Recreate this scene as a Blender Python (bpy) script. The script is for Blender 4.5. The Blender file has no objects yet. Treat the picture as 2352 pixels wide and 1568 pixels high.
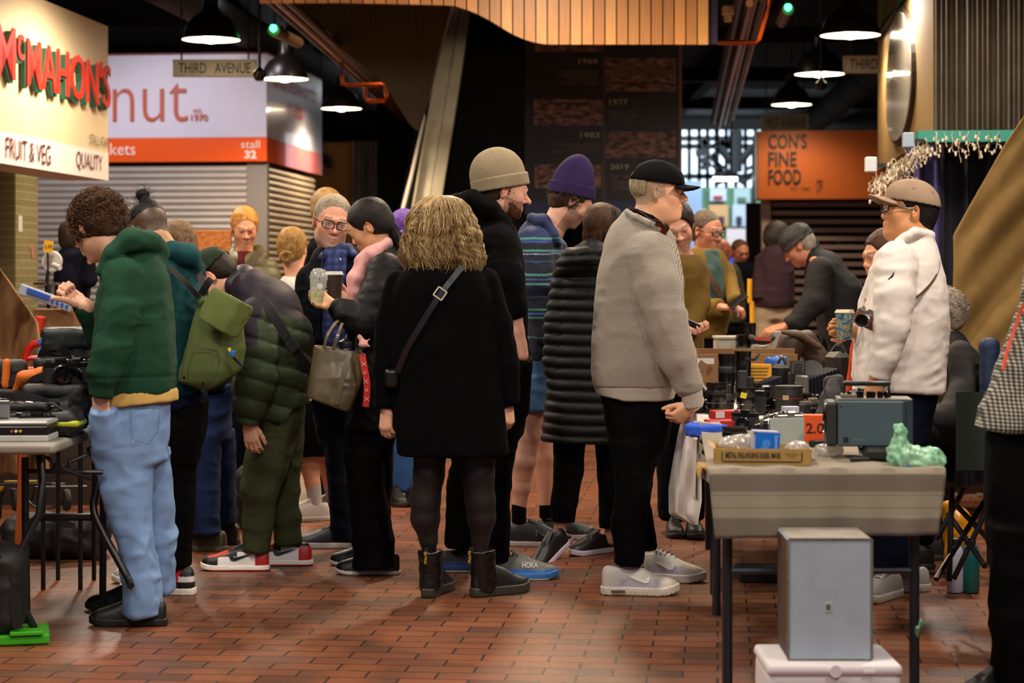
import bpy,bmesh,math,random
import numpy as np
from mathutils import Vector,Matrix
SC=bpy.context.scene
COL=SC.collection
F,CX,HY,CH=4573.0,1176.0,640.0,1.34  # focal length in pixels of a 2352 wide frame, optical axis, eye height
# ---------------------------------------------------------------- camera, world, lamps, exposure
cam_d=bpy.data.cameras.new('camera');cam=bpy.data.objects.new('camera',cam_d);COL.objects.link(cam)
cam.location=(0,0,CH);cam.rotation_euler=(math.pi/2,0,0)
cam_d.sensor_width=36;cam_d.lens=70;cam_d.shift_y=-(784-HY)/2352
cam_d.clip_end=200;cam_d.dof.use_dof=True;cam_d.dof.focus_distance=8.55;cam_d.dof.aperture_fstop=3.2
SC.camera=cam;SC.cycles.max_bounces=7;SC.cycles.diffuse_bounces=3;SC.cycles.glossy_bounces=3
SC.view_settings.view_transform='Standard';SC.view_settings.look='None'
SC.view_settings.exposure=-0.07;SC.view_settings.gamma=1;SC.view_settings.use_curve_mapping=False
w=bpy.data.worlds.new('world');SC.world=w;w.use_nodes=True
w.node_tree.nodes['Background'].inputs[0].default_value=(1,.80,.62,1)
w.node_tree.nodes['Background'].inputs[1].default_value=0.03
WARM=(1,.76,.50);NEUT=(1,.87,.72)
def spot(name,x,y,z,e,ang=150,col=WARM,rad=.2):
 l=bpy.data.lights.new(name,'SPOT');l.energy=e;l.color=col;l.spot_size=math.radians(ang);l.spot_blend=.6;l.shadow_soft_size=rad
 o=bpy.data.objects.new(name,l);COL.objects.link(o);o.location=(x,y,z);return o
def area(name,loc,rot,sx,sy,e,col):
 l=bpy.data.lights.new(name,'AREA');l.shape='RECTANGLE';l.size=sx;l.size_y=sy;l.energy=e;l.color=col
 o=bpy.data.objects.new(name,l);COL.objects.link(o);o.location=loc;o.rotation_euler=[math.radians(a)for a in rot];return o
# the hall's pendant lamps: the two rows run on overhead, in front of and above the camera
for k,y in enumerate((4.6,7.4,10.6,13.3)):
 spot('overhead_light',-2.6+.05*k,y,3.3,(170,260,230,260)[k],171,NEUT);spot('overhead_light',2.3+.08*k,y,3.3,(190,300,230,260)[k],171,NEUT)
spot('overhead_light',-.2,5.2,3.6,240,150,NEUT);spot('overhead_light',.1,8.9,3.7,200,150,NEUT);spot('overhead_light',.2,11.9,3.9,560,172);area('added_fill_light',(-3.9,18.6,4.3),(48,0,8),2.5,.3,150,(.95,.90,1));area('added_fill_light',(-.3,17.4,4.3),(35,0,0),1.2,.3,60,WARM)  # last spot and both areas: added fill for fascia, nut sign and escalator deck
area('front_fill_light',(.5,1.5,3.9),(35,0,0),4,1.6,95,(.95,.93,1))  # unseen fill added from the camera side, no window there
area('aisle_daylight_fill',(3.9,34.5,4.4),(20,0,0),4,2,420,(.78,.9,1));area('aisle_daylight_fill',(-1.6,29.5,4.4),(-25,0,0),2,1.5,60,(.85,.92,1))  # unseen daylight-coloured fill; the first is added to brighten the posters
# ---------------------------------------------------------------- helpers: pixels to points, scene tree, materials
def P(px,py,d):return np.array([(px-CX)/F*d,d,CH-(py-HY)/F*d])
def ground_d(py):return F*CH/(py-HY)
def thing(name,label,cat,loc=(0,0,0),group=None,kind=None):
 o=bpy.data.objects.new(name,None);COL.objects.link(o);o.location=loc;o.empty_display_size=.05
 o['label']=label;o['category']=cat
 if group:o['group']=group
 if kind:o['kind']=kind
 return o
def tag(o,label,cat,group=None,kind=None):
 if label:o['label']=label
 if cat:o['category']=cat
 if group:o['group']=group
 if kind:o['kind']=kind
 return o
def off(parent):
 v=np.zeros(3)
 while parent is not None:
  v=v+np.array(parent.location[:]);parent=parent.parent
 return v
def mesh(name,V,Fc,mat,parent=None,smooth=True,col=None,origin=None,label=None):
 """world coordinates in; quads/tris as an (n,4) or (n,3) array, or a list of faces"""
 V=np.asarray(V,dtype=np.float64)
 o0=off(parent);org=np.array(origin)-o0 if origin is not None else np.zeros(3)
 W=V-o0-org
 me=bpy.data.meshes.new(name)
 if isinstance(Fc,np.ndarray):
  n,k=Fc.shape
  me.vertices.add(len(W));me.vertices.foreach_set('co',W.astype(np.float32).ravel())
  me.loops.add(n*k);me.loops.foreach_set('vertex_index',Fc.astype(np.int32).ravel())
  me.polygons.add(n);me.polygons.foreach_set('loop_start',np.arange(0,n*k,k,dtype=np.int32));me.polygons.foreach_set('loop_total',np.full(n,k,dtype=np.int32))
  me.update(calc_edges=True)
 else:
  me.from_pydata(W.tolist(),[],[list(map(int,f))for f in Fc]);me.update()
 me.polygons.foreach_set('use_smooth',np.full(len(me.polygons),smooth,dtype=bool))
 if col is not None:
  a=me.color_attributes.new('Col','FLOAT_COLOR','POINT')
  c=np.ones((len(W),4),dtype=np.float32);c[:,:3]=col;a.data.foreach_set('color',c.ravel())
 for m in(mat if isinstance(mat,(list,tuple))else[mat]):me.materials.append(m)
 ob=bpy.data.objects.new(name,me);COL.objects.link(ob)
 if parent is not None:ob.parent=parent
 ob.location=org
 if label:ob['label']=label
 return ob
_M={}
def srgb(h):
 h=h.lstrip('#');c=[int(h[i:i+2],16)/255 for i in(0,2,4)]
 return tuple(x/12.92 if x<=.04045 else((x+.055)/1.055)**2.4 for x in c)
def mat(name,color='#808080',rough=.7,bump=0.,bs=200.,metal=0.,var=0.,vs=8.,attr=False,sheen=0.,emit=None,es=0.,alpha=1.,trans=0.,ior=1.45,coat=0.,pat=None,stretch=None,spec=.5):
 if name in _M:return _M[name]
 m=bpy.data.materials.new(name);m.use_nodes=True;N=m.node_tree.nodes;L=m.node_tree.links;b=N['Principled BSDF']
 c=srgb(color)if isinstance(color,str)else color
 b.inputs['Base Color'].default_value=(*c,1);b.inputs['Roughness'].default_value=rough;b.inputs['Metallic'].default_value=metal
 b.inputs['Specular IOR Level'].default_value=spec
 if sheen:b.inputs['Sheen Weight'].default_value=sheen;b.inputs['Sheen Roughness'].default_value=.5;b.inputs['Sheen Tint'].default_value=(*[min(1,x*1.6+.05)for x in c],1)
 if coat:b.inputs['Coat Weight'].default_value=coat
 if trans:b.inputs['Transmission Weight'].default_value=trans;b.inputs['IOR'].default_value=ior
 if alpha<1:b.inputs['Alpha'].default_value=alpha
 if emit:b.inputs['Emission Color'].default_value=(*(srgb(emit)if isinstance(emit,str)else emit),1);b.inputs['Emission Strength'].default_value=es
 tc=N.new('ShaderNodeTexCoord');src=tc.outputs['Object']
 if stretch:
  mp=N.new('ShaderNodeMapping');mp.inputs['Scale'].default_value=stretch;L.new(src,mp.inputs[0]);src=mp.outputs[0]
 base=None
 if attr:a=N.new('ShaderNodeAttribute');a.attribute_name='Col';base=a.outputs['Color']
 if pat:base=pat(N,L,src,b)or base
 if var:
  n=N.new('ShaderNodeTexNoise');n.inputs['Scale'].default_value=vs;n.inputs['Detail'].default_value=4;L.new(src,n.inputs['Vector'])
  r=N.new('ShaderNodeMapRange');r.inputs[1].default_value=.3;r.inputs[2].default_value=.7;r.inputs[3].default_value=1-var;r.inputs[4].default_value=1+var;L.new(n.outputs[0],r.inputs[0])
  mx=N.new('ShaderNodeVectorMath');mx.operation='SCALE'
  if base is not None:L.new(base,mx.inputs[0])
  else:mx.inputs[0].default_value=c
  L.new(r.outputs[0],mx.inputs['Scale']);base=mx.outputs[0]
 if base is not None:L.new(base,b.inputs['Base Color'])
 if bump:
  n=N.new('ShaderNodeTexNoise');n.inputs['Scale'].default_value=bs;n.inputs['Detail'].default_value=3;L.new(src,n.inputs['Vector'])
  bp=N.new('ShaderNodeBump');bp.inputs['Strength'].default_value=bump;bp.inputs['Distance'].default_value=.002;L.new(n.outputs[0],bp.inputs['Height']);L.new(bp.outputs[0],b.inputs['Normal'])
 _M[name]=m;return m
# ---------------------------------------------------------------- signed-distance modelling, one closed surface per part
def unit(v):v=np.asarray(v,float);return v/np.linalg.norm(v)
class Fr:
 def __init__(s,o=(0,0,0),R=None,k=1.0):s.o=np.asarray(o,float);s.R=np.eye(3)if R is None else np.asarray(R,float);s.k=k
 def w(s,p):return s.o+s.k*(np.asarray(p,float)@s.R.T)
 def loc(s,p):return((np.asarray(p,float)-s.o)@s.R)/s.k
def axes(fwd,up):
 f=unit(fwd);r=unit(np.cross(f,up));u=np.cross(r,f);return np.stack([r,f,u],1)
def headR(yaw,pitch=0,roll=0):
 y,p,r=map(math.radians,(yaw,pitch,roll));f=np.array([math.sin(y),-math.cos(y),0]);u=np.array([0,0,1.])
 f2=f*math.cos(p)-u*math.sin(p);u2=u*math.cos(p)+f*math.sin(p);rt=np.cross(f2,u2)
 u3=u2*math.cos(r)+rt*math.sin(r);rt3=np.cross(f2,u3);return np.stack([rt3,f2,u3],1)
WORLD=Fr()
class S:
 def __init__(s,vox=.01):s.p=[];s.vox=vox
 def add(s,fn,lo,hi,k=.015,op='+',fr=WORLD):
  lo,hi=np.array(lo,float),np.array(hi,float)
  cs=np.array([[a,b,c]for a in(lo[0],hi[0])for b in(lo[1],hi[1])for c in(lo[2],hi[2])]);wc=fr.w(cs)
  s.p.append((fn,wc.min(0),wc.max(0),k,op,fr));return s
 def ell(s,c,r,k=.015,op='+',fr=WORLD,R=None):
  c,r=np.array(c,float),np.array(r,float)
  def fn(p):
   q=p-c
   if R is not None:q=q@R
   a=np.sqrt(((q/r)**2).sum(-1));b=np.sqrt(((q/r**2)**2).sum(-1))+1e-9;return a*(a-1)/b
  m=r if R is None else np.full(3,r.max())
  return s.add(fn,c-m,c+m,k,op,fr)
 def ch(s,pts,rad,sy=1.,flat=(0,0),k=.015,op='+',fr=WORLD,ax=1):
  """round tube through points; sy widens it along axis ax"""
  A=np.array(pts,float);rr=np.full(len(A),rad,float)if np.isscalar(rad)else np.array(rad,float)
  sc=np.ones(3);sc[ax]=1/sy;A2=A*sc
  def fn(p):
   q=p*sc;d=None
   for i in range(len(A2)-1):
    a,b=A2[i],A2[i+1];ab=b-a;L2=max((ab**2).sum(),1e-9);t0=((q-a)@ab)/L2;t=np.clip(t0,0,1)
    e=np.sqrt(((q-a-t[...,None]*ab)**2).sum(-1))-(rr[i]+t*(rr[i+1]-rr[i]))
    L=math.sqrt(L2)
    if i==0 and flat[0]:e=np.maximum(e,-t0*L)
    if i==len(A2)-2 and flat[1]:e=np.maximum(e,(t0-1)*L)
    if d is None:d=e
    else:
     kk=.35*min(rr[i],.05);h=np.clip(kk-np.abs(d-e),0,None)/max(kk,1e-6);d=np.minimum(d,e)-h*h*kk*.25
   return d
  m=rr.max()*np.maximum(1/sc,1);return s.add(fn,A.min(0)-m,A.max(0)+m,k,op,fr)
 def box(s,c,h,r=.01,k=.01,op='+',fr=WORLD,R=None):
  c,h=np.array(c,float),np.array(h,float)
  def fn(p):
   q=p-c
   if R is not None:q=q@R
   q=np.abs(q)-(h-r);return np.sqrt((np.maximum(q,0)**2).sum(-1))+np.minimum(q.max(-1),0)-r
  m=h if R is None else np.full(3,np.linalg.norm(h))
  return s.add(fn,c-m,c+m,k,op,fr)
 def lf(s,rows,n=2.2,k=.02,op='+',fr=WORLD,sm=3,rnd=.006):
  """stack of ellipses along z: rows (z, x0, x1, yc, yh)"""
  T=np.array(sorted(rows),float);zz=np.linspace(T[0,0],T[-1,0],160);C=[np.interp(zz,T[:,0],T[:,i])for i in range(1,5)]
  if sm:
   K=np.ones(2*sm+1)/(2*sm+1);C=[np.convolve(np.pad(c,sm*2,mode='reflect',reflect_type='odd'),np.convolve(K,K),'valid')for c in C]
  z0,z1=T[0,0],T[-1,0]
  def fn(p):
   z=np.clip(p[...,2],z0,z1);x0,x1,yc,yh=[np.interp(z,zz,c)for c in C];cx=(x0+x1)/2;a=np.maximum((x1-x0)/2,.003);b=np.maximum(yh,.003)
   u,v=np.abs(p[...,0]-cx)/a,np.abs(p[...,1]-yc)/b;g=(u**n+v**n)**(1/n)+1e-9
   d=(g-1)*np.sqrt((p[...,0]-cx)**2+(p[...,1]-yc)**2+1e-9)/g
   e=np.maximum(z0-p[...,2],p[...,2]-z1)
   return np.maximum(d,e)+np.where((d>-rnd)&(e>-rnd),(np.sqrt(np.maximum(d+rnd,0)**2+np.maximum(e+rnd,0)**2)-rnd-np.maximum(d,e)),0)
  return s.add(fn,(T[:,1].min(),(T[:,3]-T[:,4]).min(),z0),(T[:,2].max(),(T[:,3]+T[:,4]).max(),z1),k,op,fr)
 def cut(s,pt,nrm,k=.004):
  """keep the side the normal points away from"""
  pt,nr=np.array(pt,float),unit(nrm);s.p.append((lambda p:(p-pt)@nr,None,None,k,'&',WORLD));return s
 def field(s):
  lo=np.min([q[1]for q in s.p if q[4]=='+'],0);hi=np.max([q[2]for q in s.p if q[4]=='+'],0);v=s.vox
  lo=lo-3*v;n=np.ceil((hi+3*v-lo)/v).astype(int)+1;G=np.full(n,.08,dtype=np.float32)
  xs=[lo[i]+v*np.arange(n[i])for i in range(3)]
  for fn,a,b,k,op,fr in s.p:
   if a is None:i0,i1=np.zeros(3,int),n
   else:
    m=k+2.5*v;i0=np.clip(np.floor((a-m-lo)/v).astype(int),0,n);i1=np.clip(np.ceil((b+m-lo)/v).astype(int)+1,0,n)
   if(i1<=i0).any():continue
   X=np.stack(np.meshgrid(*[xs[i][i0[i]:i1[i]]for i in range(3)],indexing='ij'),-1)
   d=fn(fr.loc(X)if fr is not WORLD else X)*fr.k
   sl=tuple(slice(i0[i],i1[i])for i in range(3));g=G[sl];k=max(k,1e-5)
   if op=='+':h=np.clip(k-np.abs(g-d),0,None)/k;G[sl]=np.minimum(g,d)-h*h*k*.25
   else:
    if op=='-':d=-d
    h=np.clip(k-np.abs(g-d),0,None)/k;G[sl]=np.maximum(g,d)+h*h*k*.25
  G[0],G[-1],G[:,0],G[:,-1],G[:,:,0],G[:,:,-1]=.05,.05,.05,.05,.05,.05
  return G,lo
 def net(s):
  G,lo=s.field();I=G<0;n=np.array(G.shape)-1
  c=[I[i:i+n[0],j:j+n[1],k:k+n[2]]for i in(0,1)for j in(0,1)for k in(0,1)];cnt=sum(x.astype(np.int8)for x in c)
  act=(cnt>0)&(cnt<8);idx=np.argwhere(act)
  if len(idx)==0:raise RuntimeError('empty surface')
  vid=np.full(act.shape,-1,np.int64);vid[act]=np.arange(len(idx));acc=np.zeros((len(idx),3));w_=np.zeros(len(idx))
  C=[(i,j,k)for i in(0,1)for j in(0,1)for k in(0,1)]
  for a in C:
   for ax in range(3):
    if a[ax]:continue
    b=list(a);b[ax]=1;ga=G[idx[:,0]+a[0],idx[:,1]+a[1],idx[:,2]+a[2]];gb=G[idx[:,0]+b[0],idx[:,1]+b[1],idx[:,2]+b[2]]
    m=(ga<0)!=(gb<0);t=np.where(m,ga/(ga-gb+1e-12*(ga==gb)),0);p=np.tile(np.array(a,float),(len(idx),1));p[:,ax]+=t;acc[m]+=p[m];w_[m]+=1
  V=lo+s.vox*(idx+acc/w_[:,None]);Q=[]
  for ax in range(3):
   o1,o2=(ax+1)%3,(ax+2)%3;sl0=[slice(1,n[i])for i in range(3)];sl0[ax]=slice(0,n[ax]);A=I[tuple(sl0)]
   sl1=list(sl0);sl1[ax]=slice(1,n[ax]+1);B=I[tuple(sl1)];E=np.argwhere(A!=B);
   if len(E)==0:continue
   ins=A[tuple(E.T)];E=E+np.array([0 if i==ax else 1 for i in range(3)]);q=[]
   for d1,d2 in((0,0),(-1,0),(-1,-1),(0,-1)):
    e=E.copy();e[:,o1]+=d1;e[:,o2]+=d2;q.append(vid[e[:,0],e[:,1],e[:,2]])
   q=np.stack(q,1);q[~ins]=q[~ins][:,::-1];Q.append(q)
  return V,np.concatenate(Q)
def vnormals(V,Q):
 a,b,c,d=V[Q[:,0]],V[Q[:,1]],V[Q[:,2]],V[Q[:,3]];f=np.cross(c-a,d-b);N=np.zeros_like(V)
 for i in range(4):np.add.at(N,Q[:,i],f)
 return N/(np.linalg.norm(N,axis=1)[:,None]+1e-12)
def relax(V,Q,it=1,w=.5):
 for _ in range(it):
  A=np.zeros_like(V);n=np.zeros(len(V))
  for i in range(4):
   a,b=Q[:,i],Q[:,(i+1)%4];np.add.at(A,a,V[b]);np.add.at(n,a,1);np.add.at(A,b,V[a]);np.add.at(n,b,1)
  V=V*(1-w)+w*A/n[:,None]
 return V
_rl=np.random.RandomState(5).rand(64,64,64)
def noise(p,f=(10,10,10),seed=0):
 """smooth value noise in -1..1"""
 q=p*np.asarray(f,float)+seed*7.31;i=np.floor(q).astype(int);t=q-i;t=t*t*(3-2*t);r=0
 for a in(0,1):
  for b in(0,1):
   for c in(0,1):
    w_=(t[...,0]if a else 1-t[...,0])*(t[...,1]if b else 1-t[...,1])*(t[...,2]if c else 1-t[...,2])
    r=r+w_*_rl[(i[...,0]+a)%64,(i[...,1]+b)%64,(i[...,2]+c)%64]
 return r*2-1
def fbm(p,f,o=3,seed=0):
 r=0;a=1.
 for k in range(o):r=r+a*noise(p,np.asarray(f)*2**k,seed+k);a*=.5
 return r/1.75
def build(sd,name,m,parent,disp=None,col=None,rl=1,label=None,extra=()):
 V,Q=sd.net();V=relax(V,Q,rl)
 for e in extra:
  v,q=e.net();v=relax(v,q,1);Q=np.concatenate([Q,q+len(V)]);V=np.concatenate([V,v])
 if disp is not None:
  N=vnormals(V,Q);V=V+N*disp(V,N)[:,None]
 c=None
 if col is not None:c=col(V,vnormals(V,Q))
 return mesh(name,V,Q,m,parent,True,c,label=label)
# ---------------------------------------------------------------- plain mesh builders
class MB:
 def __init__(s):s.v=[];s.f=[]
 def addm(s,V,Fc):
  o=len(s.v);s.v+=[tuple(map(float,x))for x in V];s.f+=[tuple(int(i)+o for i in f)for f in Fc];return s
 def box(s,c,h,R=None,b=0.):
  c=np.array(c,float);h=np.array(h,float);b=min(b,h.min()*.9)
  if b<=0:
   V=np.array([[x,y,z]for x in(-1,1)for y in(-1,1)for z in(-1,1)])*h;Fc=[(0,1,3,2),(4,6,7,5),(0,4,5,1),(2,3,7,6),(0,2,6,4),(1,5,7,3)]
  else:
   V=[];ids={}
   for x in(-1,1):
    for y in(-1,1):
     for z in(-1,1):
      for a in range(3):
       p=np.array([x,y,z],float)*(h-b);p[a]=(x,y,z)[a]*h[a];ids[(x,y,z,a)]=len(V);V.append(p)
   V=np.array(V);Fc=[]
   for a in range(3):
    o1,o2=(a+1)%3,(a+2)%3
    for sg in(-1,1):
     q=[]
     for s1,s2 in((-1,-1),(1,-1),(1,1),(-1,1)):
      t=[0,0,0];t[a]=sg;t[o1]=s1;t[o2]=s2;q.append(ids[(*t,a)])
     Fc.append(q if sg>0 else q[::-1])
    for s1 in(-1,1):
     for s2 in(-1,1):
      t0=[0,0,0];t1=[0,0,0];t0[a]=-1;t1[a]=1
      for t in(t0,t1):t[o1]=s1;t[o2]=s2
      q=[ids[(*t0,o1)],ids[(*t1,o1)],ids[(*t1,o2)],ids[(*t0,o2)]];Fc.append(q if s1*s2<0 else q[::-1])
   for x in(-1,1):
    for y in(-1,1):
     for z in(-1,1):
      q=[ids[(x,y,z,0)],ids[(x,y,z,1)],ids[(x,y,z,2)]];Fc.append(q if x*y*z>0 else q[::-1])
  if R is not None:V=V@np.asarray(R).T
  return s.addm(V+c,Fc)
 def tube(s,pts,r,n=10,cap=True,flatten=None):
  A=np.array(pts,float);m=len(A);rr=np.full(m,r,float)if np.isscalar(r)else np.array(r,float)
  T=np.gradient(A,axis=0);T/=np.linalg.norm(T,axis=1)[:,None]+1e-12;u=np.cross(T[0],(0,0,1.))
  if np.linalg.norm(u)<.1:u=np.cross(T[0],(0,1.,0))
  V=[]
  for i in range(m):
   u=u-T[i]*(u@T[i]);u=u/np.linalg.norm(u);v=np.cross(T[i],u);a=np.arange(n)*2*math.pi/n
   V.append(A[i]+rr[i]*(np.cos(a)[:,None]*u+np.sin(a)[:,None]*v*(flatten or 1)))
  V=np.concatenate(V);Fc=[(i*n+j,i*n+(j+1)%n,(i+1)*n+(j+1)%n,(i+1)*n+j)for i in range(m-1)for j in range(n)]
  if cap:Fc+=[tuple(range(n))[::-1],tuple((m-1)*n+j for j in range(n))]
  return s.addm(V,Fc)
 def lathe(s,prof,c=(0,0,0),n=24,R=None,cap=True):
  prof=np.array(prof,float);m=len(prof);a=np.arange(n)*2*math.pi/n
  V=np.concatenate([np.stack([r*np.cos(a),r*np.sin(a),np.full(n,z)],1)for r,z in prof])
  Fc=[(i*n+j,i*n+(j+1)%n,(i+1)*n+(j+1)%n,(i+1)*n+j)for i in range(m-1)for j in range(n)]
  if cap:Fc+=[tuple(range(n))[::-1],tuple((m-1)*n+j for j in range(n))]
  if R is not None:V=V@np.asarray(R).T
  return s.addm(V+np.array(c,float),Fc)
 def prism(s,poly,c,ux,uz,un,t):
  """polygon (2d list) in plane ux,uz at c, thickness t along un"""
  c,ux,uz,un=map(lambda v:np.array(v,float),(c,ux,uz,un));A=np.array([c+x*ux+z*uz for x,z in poly]);n=len(A)
  return s.addm(np.concatenate([A,A+un*t]),[tuple(range(n)),tuple(range(2*n-1,n-1,-1))]+[(i,n+i,n+(i+1)%n,(i+1)%n)for i in range(n)])
 def grid(s,G):
  G=np.array(G,float);a,b=G.shape[:2];return s.addm(G.reshape(-1,3),[(i*b+j,i*b+j+1,(i+1)*b+j+1,(i+1)*b+j)for i in range(a-1)for j in range(b-1)])
 def mk(s,name,m,parent=None,smooth=False,label=None,origin=None):
  o=mesh(name,s.v,s.f,m,parent,smooth,label=label,origin=origin)
  if smooth:
   mb=bmesh.new();mb.from_mesh(o.data);bmesh.ops.recalc_face_normals(mb,faces=mb.faces)
   for e in mb.edges:
    if len(e.link_faces)==2 and e.calc_face_angle(0)>.7:e.smooth=False
   mb.to_mesh(o.data);mb.free()
  else:
   mb=bmesh.new();mb.from_mesh(o.data);bmesh.ops.recalc_face_normals(mb,faces=mb.faces);mb.to_mesh(o.data);mb.free()
  return o
def Rz(a):a=math.radians(a);c,s_=math.cos(a),math.sin(a);return np.array([[c,-s_,0],[s_,c,0],[0,0,1.]])
def Rx(a):a=math.radians(a);c,s_=math.cos(a),math.sin(a);return np.array([[1,0,0],[0,c,-s_],[0,s_,c.real]])
def Ry(a):a=math.radians(a);c,s_=math.cos(a),math.sin(a);return np.array([[c,0,s_],[0,1,0],[-s_,0,c]])
def text(name,body,m,parent,c,ux,uz,width,height,bold=0.,ext=.004,align='C',sub=None):
 """lettering as a mesh, fitted to width x height, centred (or left based) at c on the plane ux,uz"""
 cu=bpy.data.curves.new(name,'FONT');cu.body=body;cu.size=1;cu.offset=bold;cu.extrude=0;cu.resolution_u=3;cu.space_line=.85
 cu.align_x={'C':'CENTER','L':'LEFT','R':'RIGHT'}[align]
 o=bpy.data.objects.new('t',cu);COL.objects.link(o);bpy.context.view_layer.update()
 me=bpy.data.meshes.new_from_object(o.evaluated_get(bpy.context.evaluated_depsgraph_get()));COL.objects.unlink(o);bpy.data.objects.remove(o)
 V=np.array([v.co[:]for v in me.vertices]);Fc=[tuple(p.vertices)for p in me.polygons];lo,hi=V.min(0),V.max(0);sx=width/(hi[0]-lo[0]);sz=height/(hi[1]-lo[1])
 ox={'C':(lo[0]+hi[0])/2,'L':lo[0],'R':hi[0]}[align];ux,uz,c=map(lambda v:np.array(v,float),(ux,uz,c));un=np.cross(ux,uz)
 A=c+(V[:,0]-ox)[:,None]*sx*ux+(V[:,1]-(lo[1]+hi[1])/2)[:,None]*sz*uz
 b=MB();b.addm(A+un*ext,Fc);n=len(A)
 if ext>.003:  # raised letters: side walls along the outline
  from collections import Counter
  E=Counter();
  for f in Fc:
   for i in range(len(f)):E[(f[i],f[(i+1)%len(f)])]+=1
  b.v+=[tuple(x)for x in A];b.f+=[(e[0],e[1],e[1]+n,e[0]+n)for e in E if(e[1],e[0])not in E]
 return mesh(name,b.v,b.f,m,parent,False)
def strands(name,paths,rad,m,parent,cols=None,n=4,taper=.35,label=None):
 V,Q,C=[],[],[];o=0;a=np.arange(n)*2*math.pi/n
 for k,A in enumerate(paths):
  A=np.asarray(A);mm=len(A);T=np.gradient(A,axis=0);T/=np.linalg.norm(T,axis=1)[:,None]+1e-9
  u=np.cross(T,(0.31,.2,.93));u/=np.linalg.norm(u,axis=1)[:,None]+1e-9;v=np.cross(T,u);r=(rad if np.isscalar(rad)else rad[k])*(1-(1-taper)*np.linspace(0,1,mm)**2)
  V.append((A[:,None,:]+r[:,None,None]*(np.cos(a)[None,:,None]*u[:,None]+np.sin(a)[None,:,None]*v[:,None])).reshape(-1,3))
  i,j=np.meshgrid(np.arange(mm-1),np.arange(n),indexing='ij');i,j=i.ravel(),j.ravel()
  Q.append(np.stack([i*n+j,i*n+(j+1)%n,(i+1)*n+(j+1)%n,(i+1)*n+j],1)+o);o+=mm*n
  if cols is not None:C.append(np.tile(cols[k],(mm*n,1)))
 return mesh(name,np.concatenate(V),np.concatenate(Q),m,parent,True,np.concatenate(C)if cols is not None else None,label=label)
# ---------------------------------------------------------------- people: heads, hands, shoes, clothes
def Lc(h):return np.array(srgb(h))
SK_F,SK_T,SK_A,SK_R='#d9a083','#c98c64','#c4905f','#d08a70'
def skin(name='skin'):return mat('skin','#d9a083',.5,attr=True,var=.06,vs=60,bump=.12,bs=260)
def head(sd,fr,female=0,nose=1.,jaw=1.,ears=True,fine=True):
 """adds the shape of a head in its own frame: x to its side, y forward, z up; 0.236 m tall"""
 e=lambda c,r,k=.02,op='+':sd.ell(c,r,k*fr.k,op,fr)
 e((0,-.018,.030),(.075,.095,.087));e((0,.026,.006),(.064,.064,.088),.03)
 e((0,.030,-.058),(.052*jaw,.056,.048),.035);e((0,.070,-.094),(.020*jaw,.020,.018),.03)
 e((0,.012,-.066),(.055*jaw,.05,.034),.03)
 for s_ in(-1,1):
  e((s_*.038,.058,-.022),(.024,.022,.024),.025);e((s_*.031,.096,.010),(.020,.014,.015),.014,'-')
  e((s_*.030,.079,.009),(.0155,.014,.0115),.004)
  if ears:
   R=Rz(-s_*20)@Ry(s_*6);e2=lambda c,r,k,op='+':sd.ell(c,r,k,op,fr,R)
   e2((s_*.079,-.010,-.004),(.008,.019,.032),.006);e2((s_*.085,-.004,.001),(.006,.010,.019),.004,'-')
   e2((s_*.080,-.002,-.008),(.005,.006,.009),.004)
 for s_ in(-1,1):e((s_*.030,.0805,.0145),(.0165,.0135,.0078),.003);e((s_*.030,.079,.0005),(.015,.0125,.0055),.003)
 sd.ch([(-.040,.080,.030),(-.018,.091,.026),(0,.089,.024),(.018,.091,.026),(.040,.080,.030)],[.006,.009,.008,.009,.006],k=.016,fr=fr)
 sd.ch([(0,.086,.016),(0,.097*(.5+.5*nose),-.008),(0,.108*(.4+.6*nose)+.002,-.026)],[.007,.0085,.0115],k=.012,fr=fr)
 for s_ in(-1,1):e((s_*.012,.094,-.030),(.0085,.011,.008),.008)
 sd.ch([(-.024,.078,-.0585),(-.008,.089,-.0565),(.008,.089,-.0565),(.024,.078,-.0585)],[.004,.0065,.0065,.004],k=.010,fr=fr)
 sd.ch([(-.020,.077,-.064),(0,.088,-.0675),(.020,.077,-.064)],[.004,.0075,.004],k=.010,fr=fr)
 sd.ch([(-.025,.089,-.0600),(0,.099,-.0622),(.025,.089,-.0600)],.0022,k=.004,op='-',fr=fr)
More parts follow.
